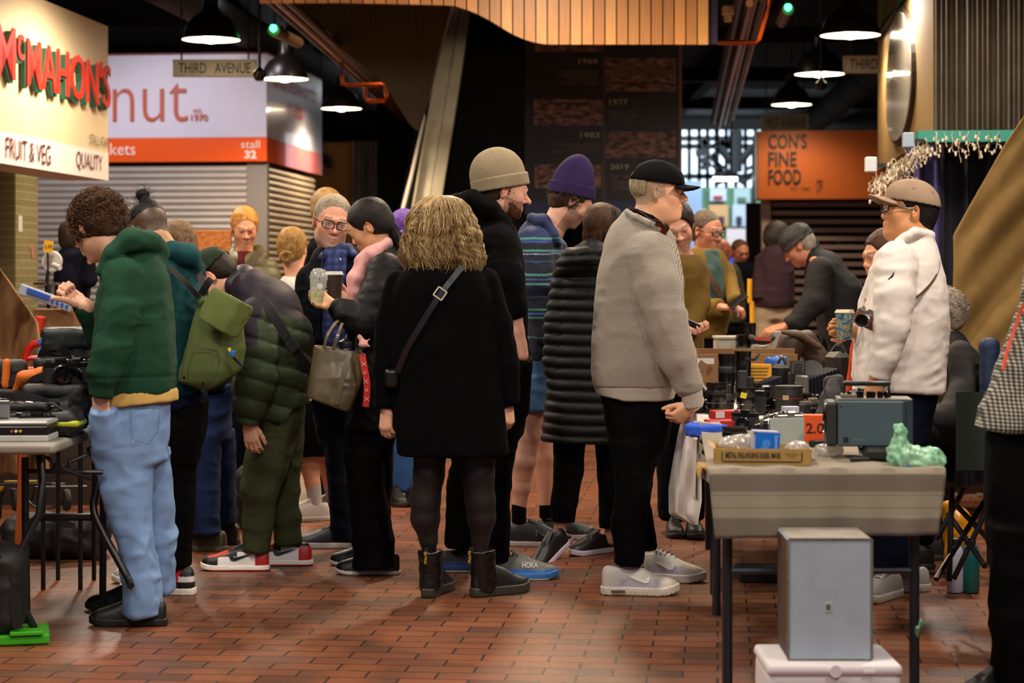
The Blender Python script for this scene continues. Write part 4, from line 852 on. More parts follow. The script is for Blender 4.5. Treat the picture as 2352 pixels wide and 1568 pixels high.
DEN=lambda n,c:fabric(n,c,.85,bump=.35,bs=700,var=.16,sheen=.05)
# --- green hoodie
p=Per(7.76,'person in a dark green hoodie and light blue jeans raising a fist',300)
fr=p.hfr(222,524,-128,32,4,1.0);sd=S(.0042);head(sd,fr);neck(p,sd,fr,p.pt(290,610),(.055,.066))
finish(p,sd,fr,'#d9a58a',hands=[dict(via=[(285,640,.10),(262,740,.16),(232,762,.12)],at=(190,697,.0),dir=(-.30,0,.19),back=(-.55,.8,-.3),side=1,curl=(80,95,60),thumb=(30,25,-10),spread=1,k=1.0),dict(via=[(285,640,-.10),(276,720,-.19),(256,800,-.21),(240,855,-.21)],at=(231,896,-.175),dir=(.02,.12,-1),back=(-.3,-1,0),side=1,curl=(10,15,10),thumb=(15,10,5))])
eyes(fr,p.e);h=hairsd(fr,.006,2.2,low=-.06);hm=hairmat('hair_curly_brown','#0e0704','#4a2c16',.5,(1,1,1));ho=build(h,'hair',hm,p.e,lambda V,N:.010*fbm(V,(38,)*3,3,4)+.004)
pa,co=curls(fr,2300,'#1a0c06','#70461f',lambda u:(u[1]<.62 or u[2]>.55)and u[2]>-.62 and not(abs(u[0])>.8 and abs(u[2]+.3)<.28 and u[1]>-.2),r0=(.101,.121,.117),L=.050,cr=.008)
strands('hair_curl',pa,.0012,strandmat(),ho,co)
sd=S(.0075);p.lf(sd,[(585,262,368,.10,0),(610,246,378,.14),(640,232,386,.17),(700,224,393,.19),(780,217,399,.19),(850,212,403,.185),(882,212,403,.18),(903,216,401,.17)],2.3)
p.ch(sd,[(285,636,46,-.14),(276,720,42,-.19),(256,800,41,-.21),(240,855,37,-.21),(235,882,27,-.2),(231,912,25,-.2)],k=.012,flat=(0,1));p.ch(sd,[(290,650,44,.14),(262,740,40,.16),(232,765,34,.12),(205,722,27,.04),(188,700,22,.01)],k=.02,flat=(0,1))
p.ch(sd,[(240,622,15,-.10),(262,582,20,-.12),(300,553,25,-.1),(345,560,27,-.02),(362,578,22,.08)],k=.012,sy=1.6);p.ch(sd,[(300,552,18,-.05),(316,528,10,0)],k=.015,sy=1.8);p.ch(sd,[(290,590,50,.03),(345,585,40,.05)],k=.02)
hg=fabric('hoodie_green','#183d2a',.9);fo=folds(.0075,(6,6,13),2)
build(sd,'hoodie',hg,p.e,lambda V,N:fo(V,N)-.004*np.exp(-((V[:,2]-p.pt(0,862)[2])/.006)**2)+.0006*np.sin(V[:,0]*900)*(V[:,2]<p.pt(0,864)[2]))
sd=S(.008);p.lf(sd,[(890,218,405,.175),(932,222,409,.172)]);p.cutpx(sd,(247,934),(412,918),(300,890));build(sd,'t_shirt',fabric('tee_tan','#c9a35e',.9),p.e,folds(.004,(9,9,4),5))
sd=S(.008);p.ch(sd,[(236,936,31,-.165),(244,1010,34,-.10)],k=.02,flat=(1,0));p.lf(sd,[(915,216,396,.15),(960,214,390,.155),(1010,214,384,.15),(1060,220,380,.13)]);p.lf(sd,[(1030,217,366,.11,-.04),(1100,232,352,.105,-.05),(1200,260,352,.10,-.05),(1300,284,364,.10,-.04),(1380,288,378,.105,-.04),(1406,290,380,.105,-.04)],k=.03)
p.lf(sd,[(1030,260,382,.11,.10),(1100,292,379,.10,.14),(1200,308,382,.10,.18),(1300,316,383,.10,.2),(1378,300,376,.10,.22)],k=.02)
jl=DEN('jeans_light','#7896c2');jf=folds(.010,(5,5,9),11,.002)
jo=build(sd,'jeans',jl,p.e,lambda V,N:jf(V,N)*(1+.8*(V[:,2]<.35)))
def pocket(par,pts,D,m,name='pocket',t=.0012):
 b=MB();b.tube([P(x,y,D)for x,y in pts+[pts[0]]],t,4,cap=False);return b.mk(name,m,par)
stitch=mat('stitch','#4a5a7a',.8)
pocket(jo,[(300,936),(368,938),(362,990),(340,1020),(304,1008)],7.585,stitch);b=MB();b.tube([P(x,y,7.60+(y-930)*.00006)for x,y in((258,930),(258,1000),(262,1050))],.0012,4);b.mk('seam',stitch,jo)
mkshoe(p,376,7.70,-92,style='slip',up='#0c0b0c',sole='#0f0e0f',L=.275,soleh=.032);mkshoe(p,352,8.04,-95,style='slip',up='#0c0b0c',sole='#0f0e0f',L=.265,soleh=.03)
# --- teal hoodie with man bun
p=Per(8.49,'person with a black top knot, teal hoodie and black trousers',400)
fr=p.hfr(343,530,-150,34,-6,1.02);sd=S(.0045);head(sd,fr);neck(p,sd,fr,p.pt(398,615,0),(.062,.072))
finish(p,sd,fr,'#b98a62',scalp=('#1e1108',.92,lambda q:((q[:,2]>-.055+.35*np.clip(q[:,1]+.02,0,1))&(q[:,1]<.07)).astype(float)))
sd=S(.005);sd.ell((0,-.008,.044),(.079,.104,.085),.01,fr=fr);sd.cut(fr.w((0,0,.048)),fr.w((0,.25,-1))-fr.w((0,0,0)),.005);sd.ell((0,-.055,.148),(.030,.030,.026),.004,fr=fr);sd.ch([(0,-.045,.115),(0,-.055,.14)],[.018,.013],k=.015,fr=fr);sd.ch([(0,-.06,.12),(.0,-.09,.095),(0,-.096,.06)],[.010,.013,.008],k=.01,fr=fr)
hk=hairmat('hair_black','#050405','#1a1618',.35);ho=build(sd,'hair',hk,p.e,lambda V,N:.0025*fbm(V,(60,60,60),2))
pa,co=curls(fr,60,'#050405','#1c1618',lambda u:True,r0=(.032,.032,.030),L=.05,cr=.008,ctr=(0,-.055,.148),turns=.8,outw=.7);strands('hair_wisp',pa,.0007,strandmat(),ho,co)
sd=S(.008);p.lf(sd,[(590,350,438,.11),(620,345,452,.15),(680,342,462,.17),(760,340,462,.18),(850,342,460,.18),(905,345,472,.17)]);p.ch(sd,[(370,640,45,-.15),(365,750,40,-.15),(360,850,34,-.12)],k=.02);p.ch(sd,[(425,650,38,.18),(445,740,34,.22),(420,830,30,.2)],k=.02)
p.ch(sd,[(372,600,16,-.12),(398,578,22,-.13),(430,588,27,-.08),(444,618,24,0),(440,648,18,.08)],k=.015,sy=1.5)
tl=fabric('hoodie_teal','#0f3e42',.9);build(sd,'hoodie',tl,p.e,folds(.006,(7,7,13),8))
sd=S(.008);p.lf(sd,[(895,346,474,.165),(942,350,482,.16)]);p.cutpx(sd,(400,946),(486,912),(400,900));build(sd,'t_shirt',fabric('tee_navy','#0b1026',.9),p.e)
sd=S(.008);p.lf(sd,[(915,345,478,.15),(1000,345,470,.15),(1060,348,452,.13)]);p.lf(sd,[(1040,352,450,.11),(1120,362,446,.1),(1200,370,444,.09),(1300,374,438,.085,.0)],k=.03);p.lf(sd,[(1040,345,430,.11,.1),(1200,345,410,.09,.2),(1290,350,400,.08,.22)],k=.02)
bp_=fabric('trousers_black','#0a090b',.9);build(sd,'trousers',bp_,p.e,folds(.007,(6,6,12),21))
def reebok(q,c):
 c[:]=Lc('#e6e0dc');z,y=q[:,2],q[:,1];c[(z>.062)&(y<.12)]=Lc('#17131c');m=(z<.046)&(y<.11);c[m]=Lc('#141216');m=(z<.036)&(y>.05)&(y<.20);c[m]=Lc('#b01a44');m=(np.abs(y-.045-(.08-z)*.4)<.009)&(z>.045);c[m]=Lc('#c81e2c');c[(y>.16)&(z<.045)]=Lc('#c8c8c8');return c
sh,sf=mkshoe(p,440,8.45,-100,style='plain',L=.30,hi=.012,colf=reebok,soleh=.03,W=.11)
text('lettering','Reebok',mat('shoe_white','#e8e8e8',.5),sh,sf.w((-.058,.075,.050)),unit(sf.w((0,-1,0))-sf.w((0,0,0)))*-1 if False else-unit(sf.w((0,1,0))-sf.w((0,0,0)))*-1,UP,.045,.012,.01,.0015)
b=MB();b.box(sf.w((-.052,.085,.083)),(.010,.003,.007),Rz(-10));b.mk('logo',mat('logo_blue','#2a2aa8',.5),sh);b=MB();b.lathe([(.001,.004),(.010,.003),(.011,0)],sf.w((-.03,.12,.105)),12,Rx(80));b.mk('pump_button',mat('lime','#8ac81c',.4),sh)
mkshoe(p,410,8.75,-100,style='plain',L=.29,colf=reebok)
# green backpack on that back
bp=thing('backpack','olive green flap backpack with a blue key tag, worn over the teal hoodie','backpack',p.pt(490,890,-.16));ol=fabric('pack_olive','#4e5a30',.6,bump=.15,sheen=0);q=Per.__new__(Per);q.d=8.36
sd=S(.007);q.lf(sd,[(676,462,520,.05),(700,454,540,.08),(740,442,556,.10),(800,427,562,.115),(850,415,552,.12),(878,414,528,.11),(893,440,500,.08)],3.0);q.cutpx(sd,(405,872),(478,896),(480,800));q.cutpx(sd,(478,898),(565,842),(480,800))
bo=build(sd,'bag',ol,bp,lambda V,N:folds(.006,(7,7,5),31)(V,N));sd=S(.006)
def flapf(pp):
 x=(pp[...,0]-P(528,0,8.36)[0])*math.cos(.5)+(pp[...,2]-P(0,716,8.36)[2])*-math.sin(.5);z=(pp[...,0]-P(528,0,8.36)[0])*math.sin(.5)+(pp[...,2]-P(0,716,8.36)[2])*math.cos(.5)
 e=np.maximum(np.abs(x)-.075,np.abs(z)-.078);r_=.022;qx,qz=np.abs(x)-.098+r_,np.abs(z)-.075+r_;e=np.sqrt(np.maximum(qx,0)**2+np.maximum(qz,0)**2)+np.minimum(np.maximum(qx,qz),0)-r_;yy=pp[...,1]-(8.23-.045*np.sin((x+.1)*12)+.5*np.maximum(x-.04,0));return np.maximum(e,np.abs(yy)-.006)
sd.add(flapf,P(450,830,8.05),P(610,630,8.45),.003);build(sd,'flap',fabric('flap_olive','#5d6a38',.6,bump=.15,sheen=0),bp,folds(.004,(6,6,6),2))
b=MB();b.tube([P(x,y,8.235)for x,y in((430,785),(462,797),(500,803),(505,830),(488,885))],.0018,5);b.tube([P(x,y,8.24)for x,y in((430,787),(418,850),(416,872))],.0018,5);b.mk('pocket_seam',mat('seam_olive','#3a4424',.7),bp,True)
for x,y in((423,867),(466,881)):b=MB();b.lathe([(.001,.004),(.005,.003),(.006,0)],P(x,y,8.245),12,Rx(90));b.mk('snap',mat('snap_dark','#1a1a14',.3,metal=.8),bp,True)
blk=mat('strap_black','#121012',.7);strap('shoulder_strap',spline([p.pt(382,612,-.2),p.pt(405,628,-.24),p.pt(432,655,-.25),p.pt(458,684,-.2)],14),.022,.003,mat('strap_brown','#2a2422',.7),bp);strap('shoulder_strap',spline([p.pt(455,625,-.12),p.pt(470,660,-.16),p.pt(466,690,-.16)],10),.03,.003,blk,bp)
strap('strap_end',spline([P(462,676,8.28),P(478,650,8.25),P(486,640,8.25)],8),.03,.003,blk,bp);b=MB();b.box(P(534,811,8.18),(.010,.006,.011),Ry(20),.002);b.mk('key_tag',mat('tag_blue','#1666c8',.4),bp);b=MB();b.tube([P(526,780,8.2),P(528,792,8.18),P(532,803,8.18)],.0025,6);b.mk('chain',mat('chrome','#c8c8c8',.15,metal=1),bp)
b=MB();b.box(P(527,803,8.18),(.005,.004,.008),Ry(-20),.001);b.mk('tag_yellow',mat('tag_yellow','#d8d020',.4),bp);strap('strap_tail',spline([P(536,820,8.2),P(550,835,8.22),P(558,842,8.22)],6),.012,.003,blk,bp)
# --- older man behind, dark jeans
p=Per(9.85,'person with short grey-brown hair and dark blue jeans, mostly hidden by the teal hoodie',480)
fr=p.hfr(402,566,-95,25,0,.98);sd=S(.006);head(sd,fr);neck(p,sd,fr,p.pt(445,640));finish(p,sd,fr,'#c08c70');build(hairsd(fr,.007,.8),'hair',hairmat('hair_greybrown','#3a2a1c','#8a6a4a'),p.e,lambda V,N:.002*fbm(V,(90,)*3,2))
sd=S(.012);p.lf(sd,[(620,415,470,.12),(660,400,500,.18),(780,410,525,.19),(900,425,540,.18)]);build(sd,'jacket',fabric('coat_dark_navy','#0c0e16',.9),p.e)
sd=S(.009);p.lf(sd,[(880,428,545,.15),(960,436,530,.15),(1010,438,528,.13)]);p.lf(sd,[(990,438,512,.11,-.06),(1100,440,508,.10,-.06),(1222,438,510,.10,-.06)],k=.02);p.lf(sd,[(990,470,530,.1,.12),(1100,478,528,.09,.18),(1212,482,530,.09,.2)],k=.02)
build(sd,'jeans',DEN('jeans_dark','#16274a'),p.e,folds(.008,(6,6,11),41));mkshoe(p,515,9.78,-108,style='plain',up='#3a3424',sole='#4a4432',L=.29);mkshoe(p,543,10.05,-108,style='plain',up='#2c2418',sole='#3a3424',L=.29)
# --- bending visitor in the green down jacket
p=Per(9.2,'person bending forward in a green and plum down jacket, green cap and olive trousers',620)
fr=p.hfr(493,636,-103,52,0,1.0);sd=S(.0045);head(sd,fr);neck(p,sd,fr,p.pt(556,672),(.056,.066))
finish(p,sd,fr,'#dba487',hands=[dict(via=[(590,725,-.16),(590,830,-.24)],at=(571,968,-.22),dir=(.05,0,-.3),back=(-.2,-1,.1),side=-1,curl=(22,30,20),thumb=(25,20,10),spread=3,k=.98)])
eyes(fr,p.e);build(hairsd(fr,.006,.6,low=-.06),'hair',hairmat('hair_dark','#0a0605','#2a1a14'),p.e,lambda V,N:.002*fbm(V,(80,)*3,2));baseball_cap(fr,p.e,fabric('cap_green','#20301c',.85),tilt=2,low=.022,dome=(.092,.114,.104),k=1.05)
sd=S(.0075);p.ch(sd,[(556,640,30,0),(576,668,52,0),(612,712,76,0),(638,780,80,0),(645,850,76,0),(640,935,66,0)],sy=1.35,k=.02);p.ch(sd,[(590,725,44,-.2),(590,800,48,-.25),(590,870,46,-.25),(576,925,38,-.24),(571,972,26,-.23)],k=.008,flat=(0,1));p.ch(sd,[(600,720,40,.22),(570,820,36,.28),(560,900,30,.25)],k=.02)
p.cutpx(sd,(575,1012),(700,926),(620,850),.01)if False else None
def hemcut(pp):
 x=pp[...,0];z0=np.interp(x,[p.pt(585,0)[0],p.pt(704,0)[0]],[p.pt(0,1002)[2],p.pt(0,925)[2]]);m=(pp[...,1]>p.d-.15);return np.where(m,z0-pp[...,2],-.05)
p_=p;sd.p.append((hemcut,None,None,.004,'&',WORLD))
qf=quilt(.017,.092,.02,(.25,.1),3,.0035)
def dj(V,N):
 A=p.pt(590,0);c=np.tile(Lc('#303d26'),(len(V),1));x=CX+V[:,0]/V[:,1]*F;y=HY-(V[:,2]-CH)/V[:,1]*F;plum=(y<765-.85*(x-600)*(x<640)*(1))&(y<690+(x-560)*.35+30*(x<600));low=(x<592)&(y<792)&(x>540);c[plum|low]=Lc('#231b26');return c
jk=mat('down_jacket','#303d26',.65,attr=True,bump=.12,bs=300,spec=.25);jo=build(sd,'down_jacket',jk,p.e,lambda V,N:qf(V,N)*(np.clip((p.pt(0,700)[2]-V[:,2])/.05,.15,1)),dj)
sd=S(.008);p.ch(sd,[(540,655,34,0),(560,640,34,0)],sy=1.3);p.cutpx(sd,(520,628),(560,600),(560,660));build(sd,'collar',mat('plum_nylon','#1c1620',.55,sheen=.15),jo)
strap('bag_strap',spline([p.pt(585,668,-.2),p.pt(612,700,-.27),p.pt(650,760,-.27),p.pt(690,820,-.22),p.pt(722,862,-.12)],20),.042,.005,blk,jo);b=MB();b.box(p.pt(672,795,-.265),(.028,.006,.026),Ry(52),.004);b.mk('buckle',mat('plastic_black','#0c0c0d',.35),jo)
sd=S(.008);p.ch(sd,[(650,905,54,0),(638,970,56,0),(612,1060,49,-.04),(596,1125,42,-.05),(592,1200,34,-.04),(586,1266,29,-.04)],k=.02,flat=(0,1),sy=1.15);p.ch(sd,[(652,930,46,.12),(652,1050,44,.14),(650,1120,38,.14),(657,1190,33,.12),(662,1252,31,.1)],k=.015,flat=(0,1),sy=1.1)
build(sd,'trousers',fabric('trousers_olive','#343820',.85,bump=.3),p.e,folds(.008,(7,7,12),51))
def jordan(q,c):
 c[:]=Lc('#e8e4e2');z,y=q[:,2],q[:,1];c[(y>.215)|((y>.13)&(z>.052))|(z>.070)]=Lc('#0d0c0e');c[(y>.17)&(y<.27)&(z>.052-.03*(y-.2))&(np.abs(q[:,0])<.03)]=Lc('#c02414');c[(y<.045)&(z<.072)]=Lc('#b81a1a');c[(y>.245)&(z<.045)]=Lc('#0d0c0e');return c
for px,d in((612,9.15),(711,9.32)):
 sh,sf=mkshoe(p,px,d,-93,style='jordan',L=.29,colf=jordan,sole='#efe9e2',soleh=.028);swoosh(sh,sf,-1,mat('swoosh_black','#0a0a0b',.4),(.118,.062),.85)
# --- man with glasses
p=Per(9.75,'person with grey hair and black glasses, navy jacket over blue checked shirt',775)
fr=p.hfr(762,512,14,10,-9,1.10);sd=S(.0042);head(sd,fr,jaw=1.12);neck(p,sd,fr,p.pt(768,600,.02),(.058,.064))
finish(p,sd,fr,'#d6977b',stub=('#a09488',.62,-.050),brow='#6a5848',hands=[dict(via=[(800,620,0),(842,650,-.05),(848,720,-.14),(838,712,-.24)],at=(815,702,-.30),dir=(-.8,-.15,.42),back=(.2,-.9,.4),side=1,curls=[(15,15,10),(20,30,20),(45,50,30),(50,60,40)],thumb=(30,-10,5),k=1.0)])
eyes(fr,p.e,'#4a5058');h=hairsd(fr,.006,.7,low=-.05,fy=-.010);build(h,'hair',hairmat('hair_grey_brown','#4a3c30','#a89880',.5),p.e,lambda V,N:.0025*fbm(V,(60,60,60),3));glasses(fr,p.e,w=.0285,h=.019)
def plaid(N,L,src,b_):
 s_=N.new('ShaderNodeSeparateXYZ');L.new(src,s_.inputs[0]);r=[]
 for o_,f_ in((0,26),(2,26)):
  m=N.new('ShaderNodeMath');m.operation='MULTIPLY';m.inputs[1].default_value=f_;L.new(s_.outputs[o_],m.inputs[0]);f2=N.new('ShaderNodeMath');f2 .operation='FRACT';L.new(m.outputs[0],f2 .inputs[0]);g=N.new('ShaderNodeMath');g.operation='GREATER_THAN';g.inputs[1].default_value=.5;L.new(f2 .outputs[0],g.inputs[0]);r.append(g)
 a=N.new('ShaderNodeMath');a.operation='ADD';L.new(r[0].outputs[0],a.inputs[0]);L.new(r[1].outputs[0],a.inputs[1]);d_=N.new('ShaderNodeMath');d_.operation='MULTIPLY';d_.inputs[1].default_value=.5;L.new(a.outputs[0],d_.inputs[0])
 c=N.new('ShaderNodeValToRGB');e=c.color_ramp.elements;c.color_ramp.interpolation='CONSTANT';e[0].color=(*srgb('#2c3a7a'),1);e[1].position=.75;e[1].color=(*srgb('#10163c'),1);x=e.new(.4);x.color=(*srgb('#1c265a'),1);L.new(d_.outputs[0],c.inputs[0]);return c.outputs[0]
sd=S(.008);p.lf(sd,[(575,745,805,.09,-.01),(610,736,812,.14,-.01),(700,736,812,.175,-.01),(850,738,812,.18,-.01),(900,738,812,.175,-.01)]);p.ch(sd,[(742,590,9,-.10),(760,572,9,-.05),(800,568,9,-.02),(812,585,9,-.09)],k=.01,sy=2.2)
build(sd,'shirt',mat('shirt_plaid','#2c3a7a',.85,pat=plaid),p.e,folds(.004,(9,9,14),3));b=MB();b.lathe([(.001,.004),(.006,.003),(.007,0)],p.pt(782,596,-.14),12,Rx(90));b.mk('shirt_button',mat('chrome','#c8c8c8',.15,metal=1),p.e,True)
sd=S(.009);p.lf(sd,[(566,728,822,.08,.03),(590,712,835,.13,.02),(640,700,850,.16,.0),(750,692,852,.17),(850,690,848,.175),(908,694,845,.17)]);p.ch(sd,[(716,640,36,0),(704,750,34,-.02),(702,850,30,-.02)],k=.02);p.ch(sd,[(842,650,38,-.05),(850,730,36,-.14),(838,712,30,-.26),(822,703,24,-.30)],k=.02,flat=(0,1));p.lf(sd,[(560,748,802,.3,-.22),(600,748,802,.3,-.22),(760,744,800,.3,-.22),(910,742,806,.3,-.22)],6,.006,'-')
build(sd,'jacket',fabric('jacket_navy','#0a0c18',.8),p.e,folds(.006,(7,7,12),61))
sd=S(.009);p.lf(sd,[(895,715,820,.15),(960,722,818,.15),(1020,735,822,.12)]);p.lf(sd,[(1000,745,800,.1,-.05),(1100,755,805,.095,-.05),(1238,762,822,.09,-.03)],k=.02);p.lf(sd,[(1000,775,830,.1,.12),(1100,790,840,.095,.15),(1238,800,860,.09,.15)],k=.02)
build(sd,'trousers',fabric('trousers_navy','#0d1428',.9),p.e,folds(.006,(6,6,11),62));mkshoe(p,820,9.92,-92,style='slip',up='#0e0d10',sole='#b8b4b0',L=.29,soleh=.03);mkshoe(p,850,10.15,-85,style='slip',up='#0e0d10',sole='#b8b4b0',L=.29,soleh=.03)
# --- woman with ponytail and pink scarf
p=Per(9.08,'person with a black ponytail, pink scarf and black quilted coat, holding a juice cup',860)
fr=p.hfr(848,522,-92,30,0,.97);sd=S(.0042);head(sd,fr,nose=.75,jaw=.92);neck(p,sd,fr,p.pt(892,610),(.045,.054))
finish(p,sd,fr,'#c9966c',lip=.6,hands=[dict(via=[(886,630,-.12),(868,690,-.20),(834,734,-.25),(800,722,-.25)],at=(768,702,-.20),dir=(-.95,-.1,.22),back=(.1,.75,-.7),side=-1,curl=(38,40,25),thumb=(38,5,15),spread=3,k=.92)])
eyes(fr,p.e);sd=hairsd(fr,.006,1.3,low=-.055,fy=.006);sd.ell((0,-.105,-.005),(.03,.022,.026),.012,fr=fr);hk2=hairmat('hair_black_gloss','#040303','#241a16',.28,(.2,1,1));ho=build(sd,'hair',hk2,p.e,lambda V,N:.0015*fbm(V,(120,120,40),2))
rs=np.random.RandomState(4);pa=[]
for k in range(240):o_=rs.randn(3)*[.010,.010,.008];e_=rs.randn(3)*[.022,.02,.03];pa.append(spline([p.pt(897,518)+o_,p.pt(906,545)+o_*1.6,p.pt(917,575)+o_*1.6+e_*.3,p.pt(928,608+rs.rand()*22)+o_*1.5+e_*.6],10))
strands('ponytail',pa,.0013,strandmat(),ho,[Lc('#0a0606')*rs.uniform(.6,2.4)for _ in pa]);b=MB();b.lathe([(.012,-.006),(.016,0),(.012,.006)],p.pt(897,517),14,Ry(70),cap=False);b.mk('hair_tie',blk,ho,True)
sd=S(.0055);p.ch(sd,[(826,600,12,-.10),(850,585,17,-.09),(888,560,16,-.02),(890,568,14,.05)],k=.015,sy=1.6);p.ch(sd,[(836,600,16,-.10),(816,640,18,-.13),(812,672,15,-.14),(808,708,8,-.14)],k=.02,sy=1.3);build(sd,'scarf',fabric('scarf_pink','#d29a96',.85,sheen=.3),p.e,lambda V,N:.006*noise(V,(30,30,9),3)+.003*noise(V,(60,60,20),5))
sd=S(.008);p.lf(sd,[(562,858,912,.06,.02),(590,842,925,.12),(650,828,935,.17),(750,818,935,.18),(850,812,930,.19),(930,806,922,.19),(984,800,912,.19)]);p.ch(sd,[(886,625,42,-.16),(868,690,44,-.22),(838,738,38,-.26),(800,722,30,-.25),(768,704,22,-.21)],k=.015,flat=(0,1));p.ch(sd,[(890,640,40,.16),(900,760,36,.2),(905,860,28,.18)],k=.02)
def quiltd(V,N):z=V[:,2];x=V[:,0]+V[:,1]*.6;low=np.clip((p.pt(0,760)[2]-z)/.03,0,1);d_=np.abs(np.sin((x+z*.9)*52))**.5*np.abs(np.sin((x-z*.9)*52))**.5;return low*.006*(d_-.6)+(1-low)*.006*noise(V,(14,14,32),7)+.002*noise(V,(40,40,60),2)
build(sd,'coat',mat('coat_nylon_black','#080608',.6,bump=.2,bs=250,spec=.2),p.e,quiltd)
sd=S(.009);p.lf(sd,[(970,795,910,.14),(1050,792,900,.14)]);p.lf(sd,[(1030,795,880,.12,-.05),(1120,802,884,.11,-.06),(1220,810,905,.11,-.06),(1298,812,914,.12,-.06)],k=.02);p.lf(sd,[(1030,820,900,.12,.1),(1200,815,890,.1,.14),(1290,812,880,.1,.16)],k=.02)
build(sd,'trousers',fabric('trousers_black2','#0b090b',.75),p.e,folds(.009,(7,7,9),71));mkshoe(p,913,9.04,-92,style='plain',up='#0f0d0e',sole='#d8cfc0',L=.27,soleh=.02);mkshoe(p,890,9.32,-92,style='plain',up='#0f0d0e',sole='#d8cfc0',L=.26,soleh=.02)
# --- curly haired woman from behind
p=Per(8.34,'person seen from behind with long curly blonde hair, black coat, sheer tights and black boots',1030)
fr=p.hfr(1012,520,176,5,0,.98);sd=S(.006);head(sd,fr);neck(p,sd,fr,p.pt(1012,620))
finish(p,sd,fr,'#d6a084',hands=[dict(via=[(920,655,0),(896,740,0),(890,840,-.01)],at=(888,938,-.02),dir=(-.03,0,-1),back=(-.6,-.8,0),side=1,curl=(30,45,30),thumb=(20,25,10),k=.92),dict(via=[(1112,655,0),(1140,740,0),(1158,840,0)],at=(1166,925,0),dir=(.05,0,-1),back=(.7,-.6,0),side=-1,curl=(45,60,40),thumb=(20,25,10),k=.92)])
HR=[(449,990,1035,.03),(456,972,1056,.07),(475,950,1076,.10),(500,940,1088,.12),(530,932,1096,.13),(560,925,1103,.13),(590,924,1110,.13),(612,935,1106,.12)]
sd=S(.008);p.lf(sd,[(y,x0+9,x1-9,max(.02,h_-.014))for y,x0,x1,h_ in HR],k=.01);sd.ell((0,-.012,.02),(.086,.092,.088),fr=fr);hb_=hairmat('hair_blonde_curly','#2c1c10','#7a5e38',.5,(1,1,.4));ho=build(sd,'hair',hb_,p.e,lambda V,N:.012*fbm(V,(26,26,14),2,6))
pa,co=envelope(p,HR,2400,'#4a3018','#c09a62',5,amp=.013,freq=3.0,arc=(-115,115),t0=(0,.55),t1=(.72,1.08));pa2,co2=envelope(p,HR,420,'#7a5c34','#dcc08a',9,amp=.016,freq=2.8,arc=(-100,100),t0=(0,.3),t1=(.85,1.12),sink=-.02);strands('hair_strand',pa+pa2,.0014,strandmat(),ho,co+co2)
bw=fabric('coat_black_wool','#08070a',.95,bump=.4,bs=500,sheen=.15);sd=S(.008)
p.lf(sd,[(598,965,1065,.07,.02),(615,930,1100,.11),(640,905,1125,.14),(680,895,1135,.155),(760,898,1138,.16),(850,900,1145,.165),(950,906,1158,.175),(1044,912,1168,.18)],2.4);p.ch(sd,[(915,648,30,0),(896,740,34,0),(890,840,34,-.01),(886,940,24,-.02)],k=.012,flat=(0,1));p.ch(sd,[(1116,648,32,0),(1140,740,35,0),(1158,840,34,0),(1168,930,25,0)],k=.012,flat=(0,1));p.ch(sd,[(985,608,26,.0),(1045,608,26,0)],sy=1.8,k=.02)
cf=folds(.006,(6,6,7),81);co_=build(sd,'coat',bw,p.e,lambda V,N:cf(V,N)-.004*np.exp(-((V[:,0]-p.pt(1028,0)[0])/.004)**2)*(V[:,1]<p.d-.05))
lg=mat('tights_black','#0c0708',.6,sheen=.15);
sd=S(.007);p.ch(sd,[(990,1000,42,.02),(985,1090,35,.02),(978,1150,33,.03),(977,1190,33,.04),(984,1238,21,.05),(986,1266,16,.06)],k=.02);p.ch(sd,[(1100,1000,44,.02),(1098,1090,37,.02),(1103,1150,34,.03),(1106,1190,32,.04),(1104,1238,20,.05),(1104,1266,16,.05)],k=.02);build(sd,'tights',lg,p.e)
def boot(p,px,d,yaw,L=.285):
 sh,sf=shoe(p.e,px,gy(d),d,yaw,L=L,style='boot',up='#0a090a',sole='#2c281e',W=.100,hi=.02,soleh=.042,name='boot');sd=S(.006);f2=sf
 sd.ch([(0,.05,.05),(0,.045,.12),(0,.04,.20)],[.050,.046,.053],fr=f2,flat=(0,1),sy=1.15);build(sd,'shaft',mat('boot_leather','#0b0a0b',.28,bump=.15,bs=80),sh,folds(.003,(20,20,30),3));a=f2 .w((0,-.010,.14));c=f2 .w((0,-.016,.215));strap('pull_loop',[a,(a+c)/2,c,f2 .w((0,.01,.21))],.016,.002,blk,sh,up=(0,-1,0))
 mid=f2 .w((0,-.026,.175));text('lettering','AirWair',mat('yellow_thread','#c8a010',.6),sh,mid+[0,-.004,0],(0,0,-1.),(1.,0,0),.055,.013,.01,.001);return sh
boot(p,982,8.36,165);boot(p,1090,8.38,128)
cb=thing('crossbody_bag','black crossbody strap with a silver buckle across the black wool coat','bag',p.pt(905,890,-.1));strap('strap',spline([p.pt(1062,612,-.13),p.pt(1035,645,-.19),p.pt(1008,680,-.205),p.pt(975,732,-.2),p.pt(935,800,-.18),p.pt(912,855,-.14)],26),.024,.003,mat('strap_leather','#141214',.4),cb)
b=MB();c=p.pt(1011,674,-.208);R_=Ry(35)
for a,h_ in(((0,0,.020),(.021,.003,.003)),((0,0,-.020),(.021,.003,.003)),((.02,0,0),(.003,.003,.02)),((-.02,0,0),(.003,.003,.02))):b.box(c+np.array(a)@R_.T,h_,R_,.001)
b.mk('buckle',mat('buckle_pale','#cfc6b6',.3,metal=.4),cb);sd=S(.008);sd.box(p.pt(900,868,-.09),(.03,.03,.04),.015);build(sd,'pouch',mat('bag_black','#0c0b0c',.35),cb)
